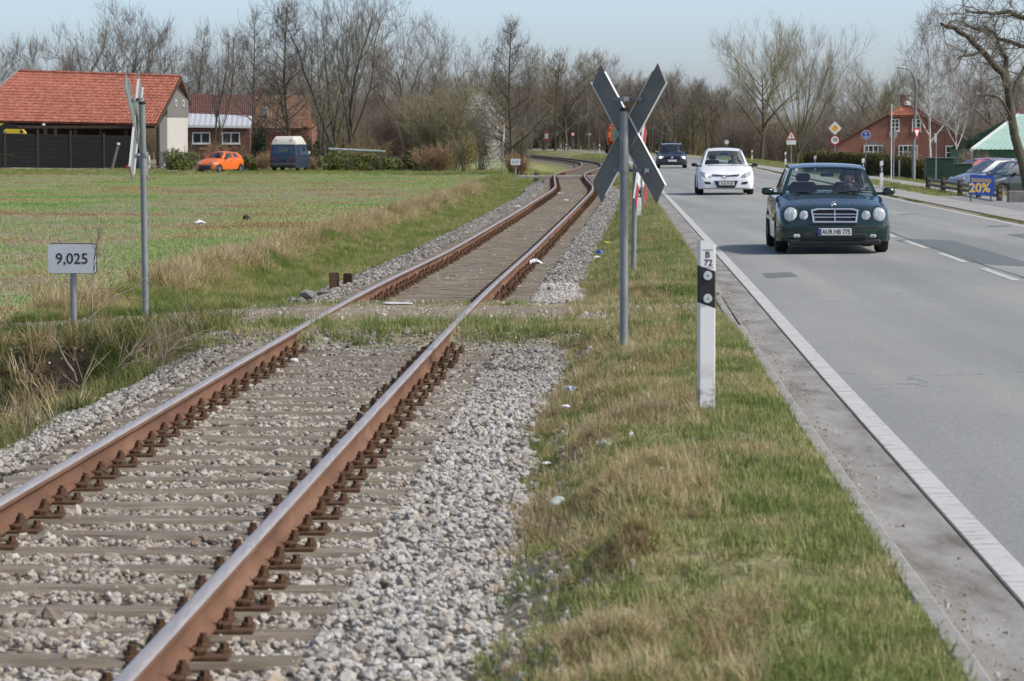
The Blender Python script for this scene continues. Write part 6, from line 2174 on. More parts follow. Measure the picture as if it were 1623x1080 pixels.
for i in range(16):
    a0, a1 = i * math.pi / 8, (i + 1) * math.pi / 8
    m.cyl(c0 + Vector((.075 * math.cos(a0), 0, .042 * math.sin(a0))), c0 + Vector((.075 * math.cos(a1), 0, .042 * math.sin(a1))), .006, n=5)
m.cyl(c0 + Vector((-.025, 0, -.036)), c0 + Vector((-.012, 0, .038)), .006, n=5); m.cyl(c0 + Vector((.012, 0, -.038)), c0 + Vector((.025, 0, .036)), .006, n=5); m.cyl(c0 + Vector((-.03, 0, -.008)), c0 + Vector((.03, 0, .008)), .006, n=5)
m.build('badge', CHROME, car)
number_plate(car, yF - .042, .37, 'AUR ES 58')
m = MB(); m.cyl((.05, yF + 1.0, .93), (.6, yF + 1.06, .955), .012, n=6); m.cyl((-.55, yF + 1.02, .935), (.03, yF + 1.0, .93), .011, n=6); m.build('wiper', TRIM, car)
m = MB()
for sx in (-1, 1): m.box((sx * .545, yF + 2.7, 1.435), (.03, 1.9, .02))
m.build('roof_strip', TRIM, car)
driver('driver of the white hatchback, dimly seen behind the windscreen', car, .36, yF + 1.95, .52, SHIRT2, HAIRB)

# ================================================================== dark estate far away
P = dict(L=4.4, W=1.735, wheels=(.85, 3.36), arch=.335, wr=.31,
         plan=[(0, .80), (.006, .87), (.015, .92), (.04, .96), (.08, 1), (.9, .98), (1, .9)],
         top=[(0, .50), (.006, .60), (.015, .66), (.04, .72), (.1, .80), (.22, .91), (.25, .93), (.95, .97), (1, .9)],
         shoulder=[(0, .50), (.015, .60), (.04, .66), (.2, .80), (.3, .89), (.95, .95), (1, .8)],
         bottom=[(0, .26), (.03, .2), (.9, .2), (1, .3)])
xc = xcol(1063.5, 190)
car = thing('estate_car', 'dark estate car with roof rails, farthest of the oncoming cars', 'car', (xc, 190, .01), -math.atan(float(RL(195) - RL(185)) / 10), 'cars driving on the road')
yF = -P['L'] / 2
body = loft_body(car, P, P_BLACK)
greenhouse(car, dict(bf=yF + 1.08, br=yF + 4.3, wbf=.71, wbr=.69, zbf=.91, zbr=.98, rf=yF + 1.75, rr=yF + 4.05, wrf=.565, wrr=.56, zrf=1.36, zrr=1.37, crown=.04, bul=.05),
           P_BLACK, (0, .11, .34, .37, .62, .65, .93, 1), (1, 3, 5))
wheels(car, P)
mirrors(car, .94, yF + 1.35, .94, P_BLACK, (.18, .11, .12))
for sx in (-1, 1):
    yl_ = surf(body, sx * .62, .64)[0].y; m = MB(); m.bbox((sx * .62, yl_ + .02, .635), (.30, .12, .15), .03); h_ = m.build('headlamp', LENS, car)
    disc_lamp(h_, sx * .66, yl_ - .04, .635, .085, .07, 'lamp_bulb', LENS_ON, None, 5)
    m = MB(); m.tube([(sx * .54, yF + 1.9, 1.40), (sx * .54, yF + 2.1, 1.45), (sx * .54, yF + 3.8, 1.45), (sx * .54, yF + 4.0, 1.40)], .018, 6); m.build('roof_rail', CHROME, car, 50)
m = MB(); m.bbox((0, surf(body, 0, .63)[0].y - .02, .63), (.9, .06, .09), .01); m.build('grille', TRIM, car)
m = MB(); m.lathe([(.062, -.01), (.062, .01), (.0, .012)], 16, Matrix.Translation((0, surf(body, 0, .63)[0].y - .06, .63)) @ Matrix.Rotation(R(90), 4, 'X'), caps=False); m.build('badge', CHROME, car, 40)
m = MB(); m.bbox((0, yF - .0, .32), (1.15, .06, .12), .02); m.build('lower_intake', TRIM, car)
number_plate(car, yF - .022, .45, None)
driver('driver of the dark estate car behind the windscreen', car, .36, yF + 2.0, .50, SHIRT2, HAIRB)

# ================================================================== small orange car by the field
P = dict(L=3.62, W=1.64, wheels=(.62, 3.06), arch=.31, wr=.285,
         plan=[(0, .74), (.01, .84), (.03, .92), (.07, .97), (.12, 1), (.88, .99), (.95, .93), (1, .8)],
         top=[(0, .44), (.01, .56), (.03, .66), (.08, .76), (.2, .90), (.27, .96), (.9, 1.0), (1, .85)],
         shoulder=[(0, .44), (.01, .54), (.03, .62), (.1, .73), (.25, .88), (.9, .96), (1, .8)],
         bottom=[(0, .26), (.03, .2), (.9, .22), (1, .34)])
xc = xcol(350, 219)
car = thing('small_car', 'small bright orange hatchback parked at the field edge', 'car', (xc, 219, float(hz(xc, 219)) + .02), R(-30), 'vehicles parked behind the field')
yF = -P['L'] / 2
body = loft_body(car, P, P_ORANGE)
greenhouse(car, dict(bf=yF + .98, br=yF + 3.5, wbf=.69, wbr=.62, zbf=.94, zbr=1.0, rf=yF + 1.55, rr=yF + 3.05, wrf=.53, wrr=.50, zrf=1.34, zrr=1.34, crown=.05, bul=.06),
           P_ORANGE, (0, .12, .5, .55, .85, 1), (1, 3))
wheels(car, P, RIM)
mirrors(car, .88, yF + 1.25, .95, TRIM, (.16, .1, .1))
for a in (0, 1):
    m = MB()
    sg_ = [(-.82, .40), (-.80, .22), (-.70, .09), (-.45, .02), (0, -.01), (.45, .02), (.70, .09), (.80, .22), (.82, .40)]
    if a: sg_ = [(x_, P['L'] - y_) for x_, y_ in sg_]
    for x_, y_ in sg_:
        d_ = .02 if a else -.02
        for dy, z in ((0, .18), (d_ * 1.4, .24), (d_ * 1.6, .42), (d_, .50), (-d_, .52)): m.v.append((x_, yF + y_ + dy, z))
    for i in range(len(sg_) - 1):
        for j in range(4): m.f.append((i * 5 + j, i * 5 + j + 1, (i + 1) * 5 + j + 1, (i + 1) * 5 + j))
    m.build('bumper', GREYTRIM, car, 35)
for sx in (-1, 1):
    disc_lamp(car, sx * .54, yF + .15, .63, .17, .11, 'headlamp', LENS, None, 45, body, .02)
    m = MB(); m.bbox((sx * .81, yF + 1.95, .80), (.03, .16, .03), .008); m.build('door_handle', TRIM, car)
m = MB(); m.box((0, yF - .03, .33), (.5, .02, .1)); m.build('number_plate_holder', TRIM, car)

# ================================================================== blue camper van with white high roof, seen from behind
xc = xcol(461, 224); z0 = float(hz(xc, 224))
van = thing('camper_van', 'old blue van with white raised roof, seen from behind', 'van', (xc, 224, z0), R(-9), 'vehicles parked behind the field')
# local -y is the rear of the van
def van_ring(y, wdt, zlo, zhi, tum):
    return [(-wdt / 2 + .03, y, zlo), (wdt / 2 - .03, y, zlo), (wdt / 2, y, zlo + .12), (wdt / 2, y, .98), (wdt / 2 - tum, y, zhi - .05), (wdt / 2 - tum - .05, y, zhi), (-wdt / 2 + tum + .05, y, zhi), (-wdt / 2 + tum, y, zhi - .05), (-wdt / 2, y, .98), (-wdt / 2, y, zlo + .12)]
m = MB(); Lv = 4.5
st = [(-Lv / 2, 1.70, .36, 1.0, .0), (-Lv / 2 + .02, 1.80, .33, 1.06, .02), (-Lv / 2 + .16, 1.84, .30, 1.86, .13), (-Lv / 2 + .5, 1.84, .28, 1.90, .13), (Lv / 2 - .9, 1.84, .28, 1.90, .13), (Lv / 2 - .35, 1.82, .30, 1.30, .05), (Lv / 2 - .05, 1.76, .34, 1.02, .02), (Lv / 2, 1.6, .4, .95, 0)]
for s in st: m.v.extend(van_ring(*s))
for i in range(len(st) - 1):
    for k in range(10):
        j = (k + 1) % 10; m.f.append((i * 10 + k, i * 10 + j, (i + 1) * 10 + j, (i + 1) * 10 + k))
m.f.append(tuple(range(9, -1, -1))); m.f.append(tuple(range(70, 80)))
me = m.mesh('body', 30); bm = bmesh.new(); bm.from_mesh(me); bmesh.ops.recalc_face_normals(bm, faces=bm.faces); bm.to_mesh(me); bm.free()
link('body', me, P_BLUE, van)
m = MB()
rs_ = [(-Lv / 2 + .17, 1.66, 1.86, .0), (-Lv / 2 + .30, 1.62, 2.24, .0), (-Lv / 2 + .55, 1.52, 2.40, 0), (Lv / 2 - 1.6, 1.52, 2.42, 0), (Lv / 2 - .8, 1.5, 2.1, 0), (Lv / 2 - .6, 1.5, 1.9, 0)]
for y, w, z, _ in rs_:
    m.v.extend([(-w / 2 - .02, y, 1.84), (-w / 2, y, max(z - .18, 1.85)), (-w / 2 + .16, y, z), (w / 2 - .16, y, z), (w / 2, y, max(z - .18, 1.85)), (w / 2 + .02, y, 1.84)])
for i in range(len(rs_) - 1):
    for k in range(5): m.f.append((i * 6 + k, (i + 1) * 6 + k, (i + 1) * 6 + k + 1, i * 6 + k + 1))
m.f.append(tuple(range(6))); m.f.append(tuple(range(35, 29, -1)))
me = m.mesh('raised_roof', 40); bm = bmesh.new(); bm.from_mesh(me); bmesh.ops.recalc_face_normals(bm, faces=bm.faces); bm.to_mesh(me); bm.free()
rf = link('raised_roof', me, P_CREAM, van)
for sx in (-1, 1):
    m = MB(); m.cyl((sx * .52, -Lv / 2 + .28, 2.16), (sx * .52, -Lv / 2 + .22, 2.16), .045, n=10); m.build('roof_lamp', AMBER, rf)
T = Matrix.Translation((0, -Lv / 2 + .02, 1.06)) @ Matrix.Rotation(R(-9.5), 4, 'X')
m = MB(); m.prism(rounded_rect(1.42, .56, .08), -.012, .004, T @ Matrix.Translation((0, 0, .43))); rw = m.build('rear_window', mat('tinted_van_glass', (44, 62, 80), (54, 74, 94), 3, .2, 0, bump=0), van)
m = MB()
pts_ = [(.30 * math.cos(R(a)), .16 * math.sin(R(a))) for a in range(10, 175, 15)]
for i in range(len(pts_) - 1): m.cyl(T @ Vector((pts_[i][0], -.018, .40 + pts_[i][1])), T @ Vector((pts_[i + 1][0], -.018, .40 + pts_[i + 1][1])), .02, n=5)
m.box((-.0, -.018, .37), (.62, .008, .05), T); m.build('window_sticker', mat('faded_green_sticker', (120, 130, 84), (96, 108, 70), 8, .7), rw)
for sx in (-1, 1):
    m = MB(); m.bbox((sx * .74, -Lv / 2 - .012, .84), (.20, .04, .13), .01); m.build('tail_lamp', TAIL, van)
    m = MB(); m.bbox((sx * 1.02, Lv / 2 - 1.0, 1.28), (.16, .08, .2), .03); m.cyl((sx * .88, Lv / 2 - 1.0, 1.2), (sx * 1.0, Lv / 2 - 1.0, 1.24), .015, n=6); m.build('mirror', WHITE, van)
m = MB(); m.bbox((0, -Lv / 2 - .05, .50), (1.82, .14, .16), .03); m.build('bumper', mat('worn_bumper', (86, 74, 68), (64, 58, 56), 5, .7), van)
m = MB(); m.box((0, -Lv / 2 - .005, .78), (.5, .02, .11)); m.build('number_plate', TRIM, van)
for sx in (-1, 1):
    m = MB(); m.add([(sx * .927, -1.3, 1.12), (sx * .927, .2, 1.12), (sx * .845, .2, 1.72), (sx * .845, -1.3, 1.72)], [(0, 1, 2, 3)]); m.build('side_window', MATS['tinted_van_glass'], van)
    m = MB(); m.add([(sx * .927, .35, 1.12), (sx * .927, 1.3, 1.12), (sx * .85, 1.1, 1.68), (sx * .845, .35, 1.72)], [(0, 1, 2, 3)]); m.build('side_window', MATS['tinted_van_glass'], van)
Pv = dict(L=4.5, W=1.84, wheels=(.95, 3.4), wr=.33, arch=.36)
wheels(van, Pv, TRIM)

# ================================================================== parked cars on the right
def parked(label, px, Y, rot, paint_, name='parked_car', zoff=0):
    P = dict(L=4.0, W=1.70, wheels=(.78, 3.24), arch=.33, wr=.30,
             plan=[(0, .72), (.01, .82), (.03, .90), (.07, .96), (.12, 1), (.9, .99), (1, .86)],
             top=[(0, .44), (.01, .55), (.03, .64), (.08, .72), (.18, .83), (.26, .92), (.9, .97), (1, .85)],
             shoulder=[(0, .44), (.01, .52), (.03, .6), (.1, .70), (.25, .84), (.9, .93), (1, .8)],
             bottom=[(0, .24), (.03, .2), (.9, .22), (1, .32)])
    x = xcol(px, Y)
    car = thing(name, label, 'car', (x, Y, float(hz(x, Y)) + .02 + zoff), R(rot), 'cars parked on the right')
    yF = -P['L'] / 2
    body = loft_body(car, P, paint_)
    greenhouse(car, dict(bf=yF + .95, br=yF + 3.85, wbf=.71, wbr=.67, zbf=.91, zbr=.98, rf=yF + 1.75, rr=yF + 3.5, wrf=.55, wrr=.54, zrf=1.39, zrr=1.40, crown=.05, bul=.06),
               paint_, (0, .14, .45, .48, .76, .8, .9, 1), (1, 3, 5))
    wheels(car, P)
    mirrors(car, .93, yF + 1.25, .93, TRIM, (.17, .1, .12))
    for sx in (-1, 1):
        disc_lamp(car, sx * .55, yF + .15, .61, .17, .10, 'headlamp', LENS, None, 40, body, .02)
        m = MB(); m.bbox((sx * .845, yF + 2.1, .78), (.03, .18, .03), .008); m.build('door_handle', paint_, car)
    m = MB(); m.box((0, yF - .0, .34), (.9, .05, .12)); m.build('lower_intake', TRIM, car)
    return car
parked('slate grey compact car parked behind the blue sale board', 1612, 128, -66, P_SLATE)
parked('silver car parked behind the slate grey one', 1576, 141, -70, P_SILVER)
parked('car with a red bonnet farthest back of the parked ones', 1549, 152, -74, paint('faded_red_paint', (176, 66, 70), 0, .4))

# ================================================================== orange municipal tractor at the bend
xc = xcol(977, 342)
tr_ = thing('utility_tractor', 'orange utility tractor with folded boom far down the road', 'tractor', (xc, 342, .02), R(6))
m = MB(); m.bbox((0, .2, 1.05), (1.15, 3.0, .75), .12); m.bbox((0, -1.0, 1.15), (.9, 1.2, .6), .1); m.build('body', P_UTIL, tr_, 40)
m = MB()
for sx in (-.72, .72):
    for yy_ in (-.35, 1.1): m.box((sx, yy_, 1.95), (.09, .09, 1.25))
m.bbox((0, .4, 2.62), (1.6, 1.7, .14), .05); m.build('cab', P_UTIL, tr_)
m = MB(); m.box((0, -.36, 1.95), (1.38, .02, 1.1)); m.box((-.73, .4, 1.95), (.02, 1.4, 1.1)); m.box((.73, .4, 1.95), (.02, 1.4, 1.1)); m.build('cab_glass', GLASS, tr_)
m = MB(); m.tube([(-.95, -.2, .9), (-.92, -.1, 2.2), (-.55, -.1, 3.0), (.1, -.1, 2.85)], .11, 8); m.build('boom', P_UTIL, tr_, 50)
m = MB(); m.bbox((-.86, -.35, 1.9), (.34, .5, .6), .05); m.build('mower_head', P_UTIL, tr_)
m = MB(); m.box((.25, -1.62, 1.2), (.5, .03, .34)); m.build('front_plate', WHITE, tr_)
for wy, wr_ in ((-1.1, .48), (1.0, .68)):
    for sx in (-1, 1):
        M = Matrix.Translation((sx * .85, wy, wr_)) @ Matrix.Rotation(R(90), 4, 'Y')
        m = MB(); m.lathe([(wr_ * .5, -.17), (wr_ * .95, -.18), (wr_, -.1), (wr_, .1), (wr_ * .95, .18), (wr_ * .5, .17)], 20, M, caps=True); w_ = m.build('wheel', TYRE, tr_, 40)
        m = MB(); m.lathe([(0, sx * .178), (wr_ * .45, sx * .178)], 16, M, caps=False); m.build('rim', P_UTIL, w_)

# ================================================================== yellow machine behind the dark fence
xc = xcol(6, 249); z0 = float(hz(xc, 249))
yl = thing('loader', 'yellow machine with black cab showing above the dark fence at left', 'loader', (xc, 249, z0), R(0))
zz = lambda py: zrow(py, 249) - z0
xx = lambda px: xcol(px, 249) - xc
m = MB(); m.bbox((-.9, 0, .9), (3.2, 1.5, .8), .1); m.build('chassis', P_YEL, yl)
m = MB(); m.prism([(xx(9), zz(213.5)), (xx(43), zz(213.8)), (xx(42), zz(209)), (xx(38), zz(205)), (xx(12), zz(204.5)), (xx(9), zz(208))], -.5, .5); eng = m.build('engine_cover', P_YEL, yl)
m = MB(); m.box((xx(37.5), -.505, zz(209)), (.2, .01, .22)); m.build('vent', TRIM, eng)
m = MB(); m.prism([(xx(-22), zz(212)), (xx(9), zz(212)), (xx(12), zz(204)), (xx(36), zz(203)), (xx(30), zz(199.5)), (xx(8), zz(196.5)), (xx(-18), zz(196.5))], -.46, .46); m.build('cab', TRIM, yl)
m = MB(); m.prism([(xx(-24), zz(203)), (xx(0), zz(203)), (xx(7), zz(197.5)), (xx(6), zz(196)), (xx(-20), zz(196))], -.52, .52); m.build('roof', P_YEL, yl)
for wx in (-2.0, .4):
    for sy in (-.65, .65):
        m = MB(); m.cyl((wx, sy - .15, .5), (wx, sy + .15, .5), .5, n=20); m.build('wheel', TYRE, yl, 40)
m = MB(); m.cyl((.35, 0, 1.2), (.6, 0, zz(209)), .12, n=10); m.cyl((-1.2, 0, 1.2), (-1.2, 0, zz(206)), .3, n=10); m.build('mast', TRIM, yl)
# ------------------------------------------------------------------ buildings
def brick_mat(name, a, b, mortar, sc=4.2):
    t = NT(name)
    co = t.n('ShaderNodeTexCoord').outputs['Object']
    mp = t.n('ShaderNodeMapping'); mp.inputs['Rotation'].default_value = (R(90), 0, 0); t.l(co, mp.inputs['Vector'])
    br_ = t.n('ShaderNodeTexBrick')
    br_.inputs['Scale'].default_value = sc; br_.inputs['Color1'].default_value = L(a); br_.inputs['Color2'].default_value = L(b); br_.inputs['Mortar'].default_value = L(mortar)
    br_.inputs['Mortar Size'].default_value = .012; br_.inputs['Brick Width'].default_value = .9; br_.inputs['Row Height'].default_value = .3
    t.l(mp.outputs[0], br_.inputs['Vector'])
    n1 = t.noise(.8, 5, .6, co)
    c = t.mix(.45, br_.outputs['Color'], t.ramp(n1, [(.3, (.33, .32, .32, 1)), (.7, (.62, .61, .60, 1))]), 'OVERLAY')
    t.bsdf(c, .9, 0, br_.outputs['Fac'], -.3, .01)
    return t.m
BRICK = brick_mat('red_brick', (140, 92, 78), (118, 74, 64), (146, 136, 126))
BRICKD = brick_mat('dark_red_brick', (112, 76, 66), (94, 62, 54), (112, 104, 96))
def tile_mat(name, stops):
    t = NT(name)
    co = t.n('ShaderNodeTexCoord').outputs['Object']
    n1 = t.noise(3.5, 4, .7, co); n2 = t.noise(.5, 4, .6, co)
    c = t.ramp(n1, stops)
    c = t.mix(.35, c, t.ramp(n2, [(.3, (.36, .35, .34, 1)), (.7, (.6, .6, .6, 1))]), 'OVERLAY')
    t.bsdf(c, .75, 0, n1, .2, .01)
    return t.m
TILE = tile_mat('orange_clay_tiles', [(.3, L((122, 68, 52))), (.5, L((160, 94, 73))), (.7, L((190, 130, 106)))])
TILEB = tile_mat('brown_clay_tiles', [(.28, L((84, 58, 52))), (.5, L((104, 72, 64))), (.72, L((124, 88, 78)))])
TILEO = tile_mat('ochre_clay_tiles', [(.28, L((104, 76, 56))), (.5, L((126, 94, 70))), (.72, L((148, 114, 86)))])
BOARDS = mat('grey_board_cladding', (132, 130, 126), (104, 102, 98), 3, .9, bump=.5, stretch=(9, 9, .5))
PALEB = mat('pale_cladding', (206, 202, 194), (186, 182, 174), 3, .85, bump=.4, stretch=(9, 9, .5))
DARKW = mat('dark_stained_wood', (30, 29, 27), (44, 41, 38), 4, .85, bump=.4)
BROWNW = mat('brown_wood', (84, 70, 58), (60, 50, 42), 4, .85, bump=.4, stretch=(6, 6, .5))
FRAME = mat('white_window_frame', (214, 214, 210), (200, 200, 196), 6, .6)
PANE = mat('dark_window_pane', (34, 40, 46), (52, 60, 66), 2, .08, 0, bump=0)
WALLC = mat('grey_render', (150, 148, 142), (128, 126, 120), 3, .9)

def tile_roof(name, corners, nu, nv, mat_, parent, wave=.05, step=.035, thick=.12, stuff=True):
    """corners: eave left, eave right, ridge right, ridge left; pantile relief as real geometry, joined"""
    A, B, C, D = [Vector(c) for c in corners]
    nrm_ = (B - A).cross(D - A).normalized()
    vs, fs = [], []
    sub = 4
    NU = nu * sub
    for r_ in range(nv):
        for e in (0, 1):
            v = (r_ + e) / nv
            for i in range(NU + 1):
                u = i / NU
                p = (A * (1 - u) + B * u) * (1 - v) + (D * (1 - u) + C * u) * v
                ph = (i % sub) / sub * 2 * math.pi
                h = wave * (.5 + .5 * math.cos(ph)) + (step if e == 0 else 0)
                vs.append(p + nrm_ * h)
    W_ = NU + 1
    for r_ in range(nv):
        for i in range(NU):
            a = (2 * r_) * W_ + i
            fs.append((a, a + 1, a + W_ + 1, a + W_))
            if r_ > 0:
                b = (2 * r_ - 1) * W_ + i
                fs.append((b, b + 1, a + 1, a))
    m = MB(); m.add(vs, fs)
    # underside and edges
    q = [A - nrm_ * thick, B - nrm_ * thick, C - nrm_ * thick, D - nrm_ * thick]
    m.add([A, B, C, D] + q, [(7, 6, 5, 4), (0, 4, 5, 1), (1, 5, 6, 2), (2, 6, 7, 3), (3, 7, 4, 0)])
    o = m.build(name, mat_, parent)
    return o

def window(parent, cx, y, cz, w, h, nx=2, nz=2, fr=.06, depth=.08, sill=True, rot=0, name='window'):
    M = Matrix.Translation((cx, y, cz)) @ Matrix.Rotation(rot, 4, 'Z')
    m = MB()
    for sx in (-1, 1): m.box((sx * (w / 2 - fr / 2), -.02, 0), (fr, depth, h), M)
    for sz in (-1, 1): m.box((0, -.02, sz * (h / 2 - fr / 2)), (w - 2 * fr, depth, fr), M)
    for k in range(1, nx): m.box((-w / 2 + w * k / nx, -.018, 0), (fr * .8, depth * .8, h - 2 * fr), M)
    for k in range(1, nz): m.box((0, -.016, -h / 2 + h * k / nz), (w - 2 * fr, depth * .7, fr * .6), M)
    o = m.build(name, FRAME, parent)
    m = MB(); m.box((0, .0, 0), (w - .02, .03, h - .02), M); m.build('pane', PANE, o)
    if sill:
        m = MB(); m.box((0, -.07, -h / 2 - .04), (w + .12, .16, .06), M); m.build('sill', FRAME, o)
    return o

# ================================================================== open barn with orange roof
Yb = 252.0
bx0 = xcol(120, Yb)
z0 = float(hz(bx0, Yb))
barn = thing('barn', 'long open barn with orange tiled roof behind a dark fence', 'barn', (bx0, Yb, z0))
def bp(px, py, Y): 
    p = at_y(px, py, Y); return Vector((p.x - bx0, p.y - Yb, p.z - z0))
ridgeL, ridgeR = bp(30, 113.5, 256.5), bp(287, 122, 254.5)
eaveL, eaveR = bp(-62, 191, 251.5), bp(248.5, 197, 249.5)
tile_roof('roof', (eaveL, eaveR, ridgeR, ridgeL), 62, 17, TILE, barn, .05, .035)
backR, backL = bp(302.5, 165, 260), bp(60, 158, 262)
m = MB(); m.add([ridgeL, ridgeR, backR, backL, ridgeL - Vector((0, 0, .12)), ridgeR - Vector((0, 0, .12)), backR - Vector((0, 0, .12)), backL - Vector((0, 0, .12))],
                [(0, 1, 2, 3), (7, 6, 5, 4), (1, 5, 6, 2), (0, 3, 7, 4), (3, 2, 6, 7)]); m.build('rear_roof', TILE, barn)
m = MB(); m.tube([ridgeL + Vector((0, 0, .03)), ridgeR + Vector((0, 0, .03))], .13, 8); m.build('ridge_tiles', TILE, barn, 50)
# barge boards
m = MB()
for a, b in ((ridgeR, backR), (ridgeR, eaveR)):
    d = (b - a); n_ = 1
    m.add([a + Vector((.02, 0, .06)), b + Vector((.02, 0, .06)), b + Vector((.02, 0, -.26)), a + Vector((.02, 0, -.26)), a + Vector((.06, .0, .06)), b + Vector((.06, 0, .06)), b + Vector((.06, 0, -.26)), a + Vector((.06, 0, -.26))],
          [(0, 1, 2, 3), (7, 6, 5, 4), (0, 4, 5, 1), (3, 2, 6, 7), (0, 3, 7, 4), (1, 5, 6, 2)])
m.build('barge_board', BROWNW, barn)
m = MB()
a, b = ridgeL, eaveL
m.add([a + Vector((-.02, 0, .08)), b + Vector((-.02, 0, .08)), b + Vector((-.02, 0, -.2)), a + Vector((-.02, 0, -.2)), a + Vector((-.16, 0, .08)), b + Vector((-.16, 0, .08)), b + Vector((-.16, 0, -.2)), a + Vector((-.16, 0, -.2))],
      [(0, 1, 2, 3), (7, 6, 5, 4), (0, 4, 5, 1), (3, 2, 6, 7), (0, 3, 7, 4), (1, 5, 6, 2)])
m.build('verge_trim', WALLC, barn)
# gable on the right: pale lower wall, boarded upper wall with two small windows
gx0, gx1 = bp(265, 200, 252.5), bp(297.5, 200, 258.5)
gap = bp(283, 131, 254.6)
def gpt(t_, z): return Vector((gx0.x + (gx1.x - gx0.x) * t_, gx0.y + (gx1.y - gx0.y) * t_, z))
zmid = bp(280, 185.5, 255).z
m = MB(); a = [gpt(0, -.2), gpt(1, -.2), gpt(1, zmid), gpt(0, zmid)]; dn = Vector((-.3, .1, 0)); m.add(a + [p + dn for p in a], [(0, 1, 2, 3), (7, 6, 5, 4), (3, 2, 6, 7), (1, 5, 6, 2), (0, 3, 7, 4)]); m.build('gable_wall', PALEB, barn)
zl, zr = bp(265, 163, 252.5).z, bp(297.5, 158, 258.5).z
a = [gpt(-.02, zmid), gpt(1.02, zmid), gpt(1.02, zr), gpt(.56, gap.z), gpt(-.02, zl)]
out = Vector((.05, -.03, 0))
m = MB(); m.add([p + out for p in a] + [p + dn for p in a], [(0, 1, 2, 3, 4), (9, 8, 7, 6, 5)] + [(i, 5 + i, 5 + (i + 1) % 5, (i + 1) % 5) for i in range(5)]); gb = m.build('gable_boards', BOARDS, barn)
gang = math.atan2(gx1.y - gx0.y, gx1.x - gx0.x)
for px, tt in ((276.6, .36), (288.6, .72)):
    c = gpt(tt, bp(px, 163.5, 255).z) + out * 1.6
    window(barn, c.x, c.y, c.z, .52, .52, 1, 1, .10, .08, False, gang)
# posts, back wall, inside
m = MB(); m.box((-3.0, 6.0, 1.7), (13.5, .2, 3.6)); m.build('back_wall', BROWNW, barn)
for px in (-40, 18, 72, 88, 120, 160, 200, 250):
    p = bp(px, 230, 250.6)
    m = MB(); m.box((p.x, p.y, eaveR.z / 2 - .15), (.22, .22, eaveR.z + .1)); m.build('post', BROWNW, barn)
m = MB(); m.box(((eaveL.x + eaveR.x) / 2, eaveR.y + .5, eaveR.z - .22), (eaveR.x - eaveL.x - .4, .18, .22)); m.build('eave_beam', BROWNW, barn)
p = bp(253, 205, 251); m = MB(); a = [Vector((p.x, p.y, -.1)), gpt(0, -.1), gpt(0, eaveR.z + .9), Vector((p.x, p.y, eaveR.z))]; m.add(a + [q + Vector((-.05, .1, 0)) for q in a], [(0, 1, 2, 3), (7, 6, 5, 4), (0, 4, 5, 1), (1, 5, 6, 2), (2, 6, 7, 3), (3, 7, 4, 0)]); m.build('side_boards', BOARDS, barn)
# inside lamp
m = MB(); m.lathe([(.12, 0), (.14, .1), (.06, .2)], 10, Matrix.Translation(bp(69, 200, 250.2))); m.build('wall_lamp', WHITE, barn)

# dark fence of boards in front of the barn
Yf = 247.0
fx0 = xcol(0, Yf); fz = float(hz(fx0, Yf))
fence = thing('board_fence', 'dark horizontal board fence along the front of the barn', 'fence', (fx0, Yf, fz))
def fp(px, py, Y=Yf):
    p = at_y(px, py, Y); return Vector((p.x - fx0, p.y - Yf, p.z - fz))
fposts = [-48, 8, 60, 112, 165, 222]
ftop = lambda px: fp(px, 211.5 + px * .022).z
fbot = lambda px: fp(px, 265.5 + px * .02).z
for a, b in zip(fposts[:-1], fposts[1:]):
    for k in range(8):
        m = MB()
        za, zb = fbot(a), fbot(b); ha, hb = ftop(a) - za, ftop(b) - zb
        xa, xb = fp(a, 240).x + .05, fp(b, 240).x - .05
        z1, z2 = za + ha * k / 8 + .015, zb + hb * k / 8 + .015; h = ha / 8 - .03
        m.add([(xa, -.02, z1), (xb, -.02, z2), (xb, -.02, z2 + h), (xa, -.02, z1 + h), (xa, .02, z1 + .02), (xb, .02, z2 + .02), (xb, .02, z2 + h + .02), (xa, .02, z1 + h + .02)],
              [(0, 1, 2, 3), (7, 6, 5, 4), (0, 4, 5, 1), (3, 2, 6, 7), (0, 3, 7, 4), (1, 5, 6, 2)])
        m.build('board', DARKW, fence)
for px in fposts:
    top = ftop(px) + (.28 if px in (60, 112) else .1)
    m = MB(); m.box((fp(px, 240).x, 0, (top + fbot(px)) / 2 - .1), (.12, .12, top - fbot(px) + .3)); m.build('post', mat('grey_post', (72, 76, 74), (58, 60, 58), 4, .9), fence)
m = MB(); m.box(((fp(-48, 240).x + fp(222, 240).x) / 2, -.02, fbot(80) - .06), (fp(222, 240).x - fp(-48, 240).x, .16, .14)); m.build('footing', CONC, fence)
# low slatted fence right of the barn
Yp = 246.5
px0 = xcol(255, Yp); pz = float(hz(px0, Yp))
pf = thing('picket_fence', 'low grey picket fence between barn gable and shrubs', 'fence', (px0, Yp, pz))
for k in range(22):
    m = MB(); m.box((k * .14, 0, .62), (.10, .025, 1.25)); m.build('picket', BOARDS, pf)
m = MB(); m.box((1.5, .03, .35), (3.2, .03, .1)); m.box((1.5, .03, 1.0), (3.2, .03, .1)); m.build('rail', BOARDS, pf)
